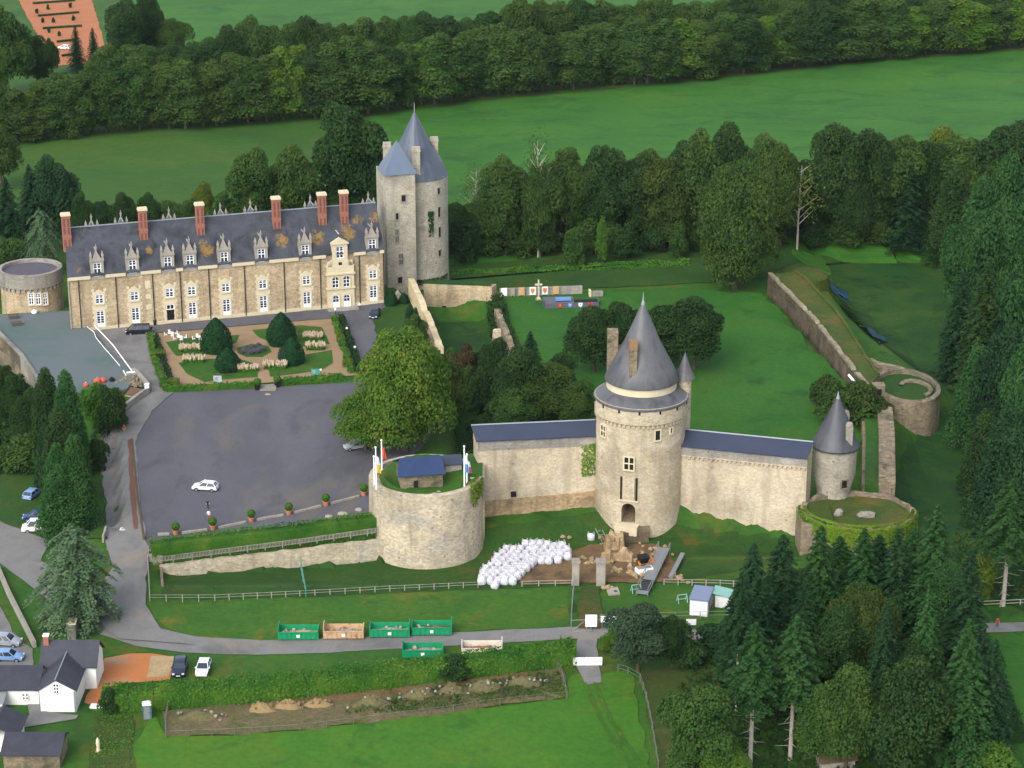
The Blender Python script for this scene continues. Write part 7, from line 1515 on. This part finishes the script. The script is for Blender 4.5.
# court and inner trees
tree('large', 405, 450, 336, 114, 'leaf_bright', 'huge broad green tree between the court and the gate wall')
tree('broad', 366, 450, 396, 58, 'leaf_bright', 'low spreading tree on the left of the huge green one')
tree('broad', 436, 430, 352, 60, 'leaf_olive', 'olive tree joined to the right of the huge green one')
tree('broad', 415, 352, 316, 26, 'leaf', 'small tree in front of the crumbling cream wall')
for px, by, ty, w, mt_, kd, lb in ((410,336,303,14,'conifer_dark','cypress','narrow dark cypress left of the crumbling wall'),(416,340,306,12,'conifer_dark','cypress','narrow dark cypress nearer the huge green tree'),(391,306,290,12,'yew','yew','dark round yew at the foot of the keep'),(404,304,292.5,9,'yew','yew','small dark yew beside the pale shrine'),
    (464,388,348,28,'red_leaf','bush','purplish round bush in the hollow'),(467,400,371,22,'leaf','bush','light green bush below the purplish one'),(480,385,355,28,'leaf_dark','bush','dark bush right of the purplish one'),(455,380,350,26,'leaf','bush','green bush left of the purplish one'),
    (497,418,342,46,'leaf_dark','broad','dark rounded tree behind the left curtain wall'),(520,425,350,50,'leaf_dark','broad','dark tree in the middle behind the left curtain'),(530,400,332,38,'conifer_dark','conifer','dark conifer rising behind the left curtain'),(548,425,365,50,'leaf_olive','broad','olive tree behind the left curtain\'s roof'),(574,432,384,44,'leaf_olive','broad','small olive tree right by the gate tower'),(512,432,388,46,'leaf','broad','green tree just behind the left curtain roof'),(560,405,355,34,'leaf_dark','broad','dark tree on the lawn edge behind the curtain'),(478,410,372,34,'conifer_dark','conifer','dark conifer over the hollow'),
    (594,372,310,56,'leaf_dark','broad','dark evergreen left of the gate tower spire'),(622,365,304,44,'leaf_dark','broad','dark evergreen behind the gate tower spire'),(660,366,302,54,'leaf_dark','broad','dark evergreen right of the gate tower spire'),(694,370,300,60,'leaf_dark','broad','dark rounded evergreen rightmost on the lawn'),
    (836,424,382,44,'leaf_olive','bush','brown green bramble mass behind the cone tower'),(858,425,386,44,'leaf_olive','bush','brown green bramble mass right of the cone tower'),(822,404,376,30,'leaf_olive','bush','low olive scrub on the lawn below the rampart'),(874,420,398,26,'leaf','bush','green scrub at the end of the rampart'),
    (466,495,476,16,'leaf_dark','bush','small dark bush on the flag bastion\'s right edge')):
    tree(kd, px, by, ty, w, mt_, lb)
# left conifers and cedar
for px, by, ty, w, mt_, lb in ((52,470,364,44,'leaf_dark','left tall conifer in front of the terrace'),(72,475,366,42,'conifer','right tall conifer in front of the terrace'),(66,505,402,54,'leaf_dark','broad middle conifer of the group before the terrace'),(62,530,440,42,'conifer','lower left conifer above the weeping cedar'),(80,534,430,44,'conifer','lower right conifer above the weeping cedar'),(50,492,420,30,'conifer_dark','dark conifer at the left of the terrace group'),(64,540,462,54,'conifer','nearest conifer of the group above the weeping cedar')):
    tree('cypress', px, by, ty, w*.95, mt_, lb)
for px, by, ty, w, mt_, lb in ((108,434,392,30,'leaf_dark','dark spreading bush beside the low curving wall'),(96,420,386,30,'hedge','green bush at the end of the terrace'),(118,424,392,26,'leaf','green bush tucked inside the curving wall'),(25,470,438,50,'leaf','mid green scrub at the far left under the terrace'),(5,455,425,44,'leaf_dark','dark scrub at the left edge below the terrace'),(100,470,440,20,'leaf_dark','small dark bush beside the drive')):
    tree('bush', px, by, ty, w, mt_, lb)
for px, ty in ((8,362),(22,376),(36,392),(14,384),(2,374),(28,400)):
    tree('broad', px, ty+62, ty, 30, 'leaf_dark', 'dark scrubby tree growing against the terrace wall', 'scrubby trees below the terrace wall')
tree('cedar', 78, 622, 525, 96, 'conifer_blue', 'big weeping blue green cedar beside the lane')
tree('bush', 90, 628, 606, 30, 'conifer_blue', 'low cedar bough spreading over the lane edge')
# bottom right clump
for kd, px, by, ty, w, mt_, lb in (
    ('broad',638,672,607,62,'conifer_blue2','dark grey green rounded tree by the white barrier'),('broad',672,668,620,40,'leaf_dark','dark tree behind the grey green rounded one'),('bush',612,650,632,24,'leaf_bright','bright bush left of the grey green rounded tree'),
    ('bare_conifer',750,768,624,64,'conifer','tall fir with a white bare stem at the clump\'s left'),('bare_conifer',790,760,618,64,'conifer','tall fir with a brown bare stem right of the white stemmed one'),('bare_conifer',736,712,576,46,'conifer_dark','thin dark fir beside the site cabin'),
    ('conifer',748,690,545,70,'conifer_dark','dark fir at the left edge of the clump'),('conifer',778,660,536,70,'conifer_dark','dark fir behind the cabin side of the clump'),('conifer',815,650,527,62,'conifer','fir in front of the right curtain foot'),('conifer',858,640,530,62,'conifer','fir right below the ivy bastion'),('conifer',892,645,530,62,'conifer_dark','dark fir in the middle of the clump'),
    ('conifer',928,650,506,74,'conifer','tallest fir at the right below the bastion'),('conifer',920,720,590,52,'conifer','fir with visible stem in the clump\'s right middle'),('conifer',960,700,552,70,'conifer_dark','dark fir near the lane at the right of the clump'),('conifer',958,776,620,74,'conifer','broad fir at the right corner of the clump'),('conifer',985,770,640,56,'conifer_dark','outermost dark fir above the boundary hedge'),('bush',976,600,556,34,'leaf_yellow','yellowish bush beyond the clump by the lane'),
    ('large',862,690,596,90,'leaf_olive','brown olive round tree in the heart of the clump'),('broad',835,700,610,60,'leaf_dark','dark round tree beside the olive one'),('broad',845,775,668,66,'leaf','green tree in front of the clump'),('broad',905,780,664,84,'leaf_dark','big dark green tree in front of the clump'),('broad',700,790,690,80,'leaf','green thicket tree at the bottom left of the clump'),('broad',722,800,742,50,'leaf_bright','brighter green bush at the bottom edge of the thicket'),
    ('broad',800,630,572,56,'leaf_dark','dark rounded tree between the firs behind the cabin'),('broad',842,610,552,54,'leaf_dark','dark rounded tree at the foot of the ivy bastion'),('broad',884,620,556,56,'leaf_dark','dark rounded tree right below the ivy bastion'),('conifer',836,620,537,60,'conifer','fir crowding the front of the ivy bastion'),('conifer',874,625,536,62,'conifer_dark','dark fir crowding the front of the ivy bastion'),('conifer',908,620,528,60,'conifer','fir leaning over the right flank of the ivy bastion'),
    ('broad',915,720,640,60,'leaf_dark','dark round tree deep in the right of the clump'),('cypress',940,660,560,56,'conifer','bushy evergreen in the right of the clump'),('broad',790,700,636,48,'leaf_dark','dark round tree between the bare stemmed firs'),('broad',760,720,660,50,'leaf_dark','dark thicket tree behind the white stemmed fir'),('broad',820,770,690,56,'leaf','green tree filling the front middle of the clump'),
    ('bush',992,784,745,52,'leaf_bright','yellow green rounded bush at the bottom right'),('conifer',800,690,580,48,'conifer_dark','dark fir deep in the clump'),('conifer',880,720,600,46,'conifer_dark','dark fir behind the front broadleaf trees'),('bush',690,668,640,40,'leaf_dark','dark bush beside the lane under the firs'),('bush',720,655,628,44,'conifer_dark','low dark fir boughs in front of the cabin end')):
    tree(kd, px, by, ty, w, mt_, lb)
tree('bush', 455, 680, 658, 30, 'leaf_dark', 'dark bush growing out of the long hedge', None)
tree('bush', 110, 712, 690, 20, 'leaf_dark', 'dark shrub at the left end of the long hedge', None)
for px, py, w, lb in ((866,516,1.5,'pale rock lying on the ivy bastion top'),(838.5,515,.8,'small upright stone stub on the ivy bastion top')):
    p = P(px,py,sz-.2); m = MB(); m.ball((0,0,.2),w,w*.6,.6 if px == 866 else .9,9,6,.2); tag(m.build('rock', 'grey_stone', loc=p), lb, 'rock')
p = G(835,768); o = T('wooden_gable', 'brown timber roof poking out below the front trees', 'roof', p+Vector((0,0,0)), .2); gable_roof_x(-2.5,2.5,-1.5,1.5,0,1.6,2.6).build('roof', 'wood_brown', o); MB().box(-2.2,2.2,-1.2,1.2,-.5,1.6).build('wall', 'wood', o)
for o in COL.objects:                      # every top-level object carries a label
    if o.parent is None and o.type in ('MESH', 'EMPTY') and 'label' not in o: print('NO LABEL', o.name)

# ================================================================== AIR
hm = bpy.data.materials.new('haze'); hm.use_nodes = True; t_ = hm.node_tree; t_.nodes.remove(t_.nodes['Principled BSDF'])
pv_n = t_.nodes.new('ShaderNodeVolumePrincipled'); pv_n.inputs['Color'].default_value = (.78,.86,1,1); pv_n.inputs['Density'].default_value = .00002; pv_n.inputs['Anisotropy'].default_value = .2
t_.links.new(pv_n.outputs[0], t_.nodes['Material Output'].inputs['Volume'])
M['haze'] = hm
hz_ = MB().box(-1500,1500,-500,2500,-9.5,150).build('haze', 'haze'); tag(hz_, 'thin bluish air between the camera and the far trees', 'haze', kind='stuff')
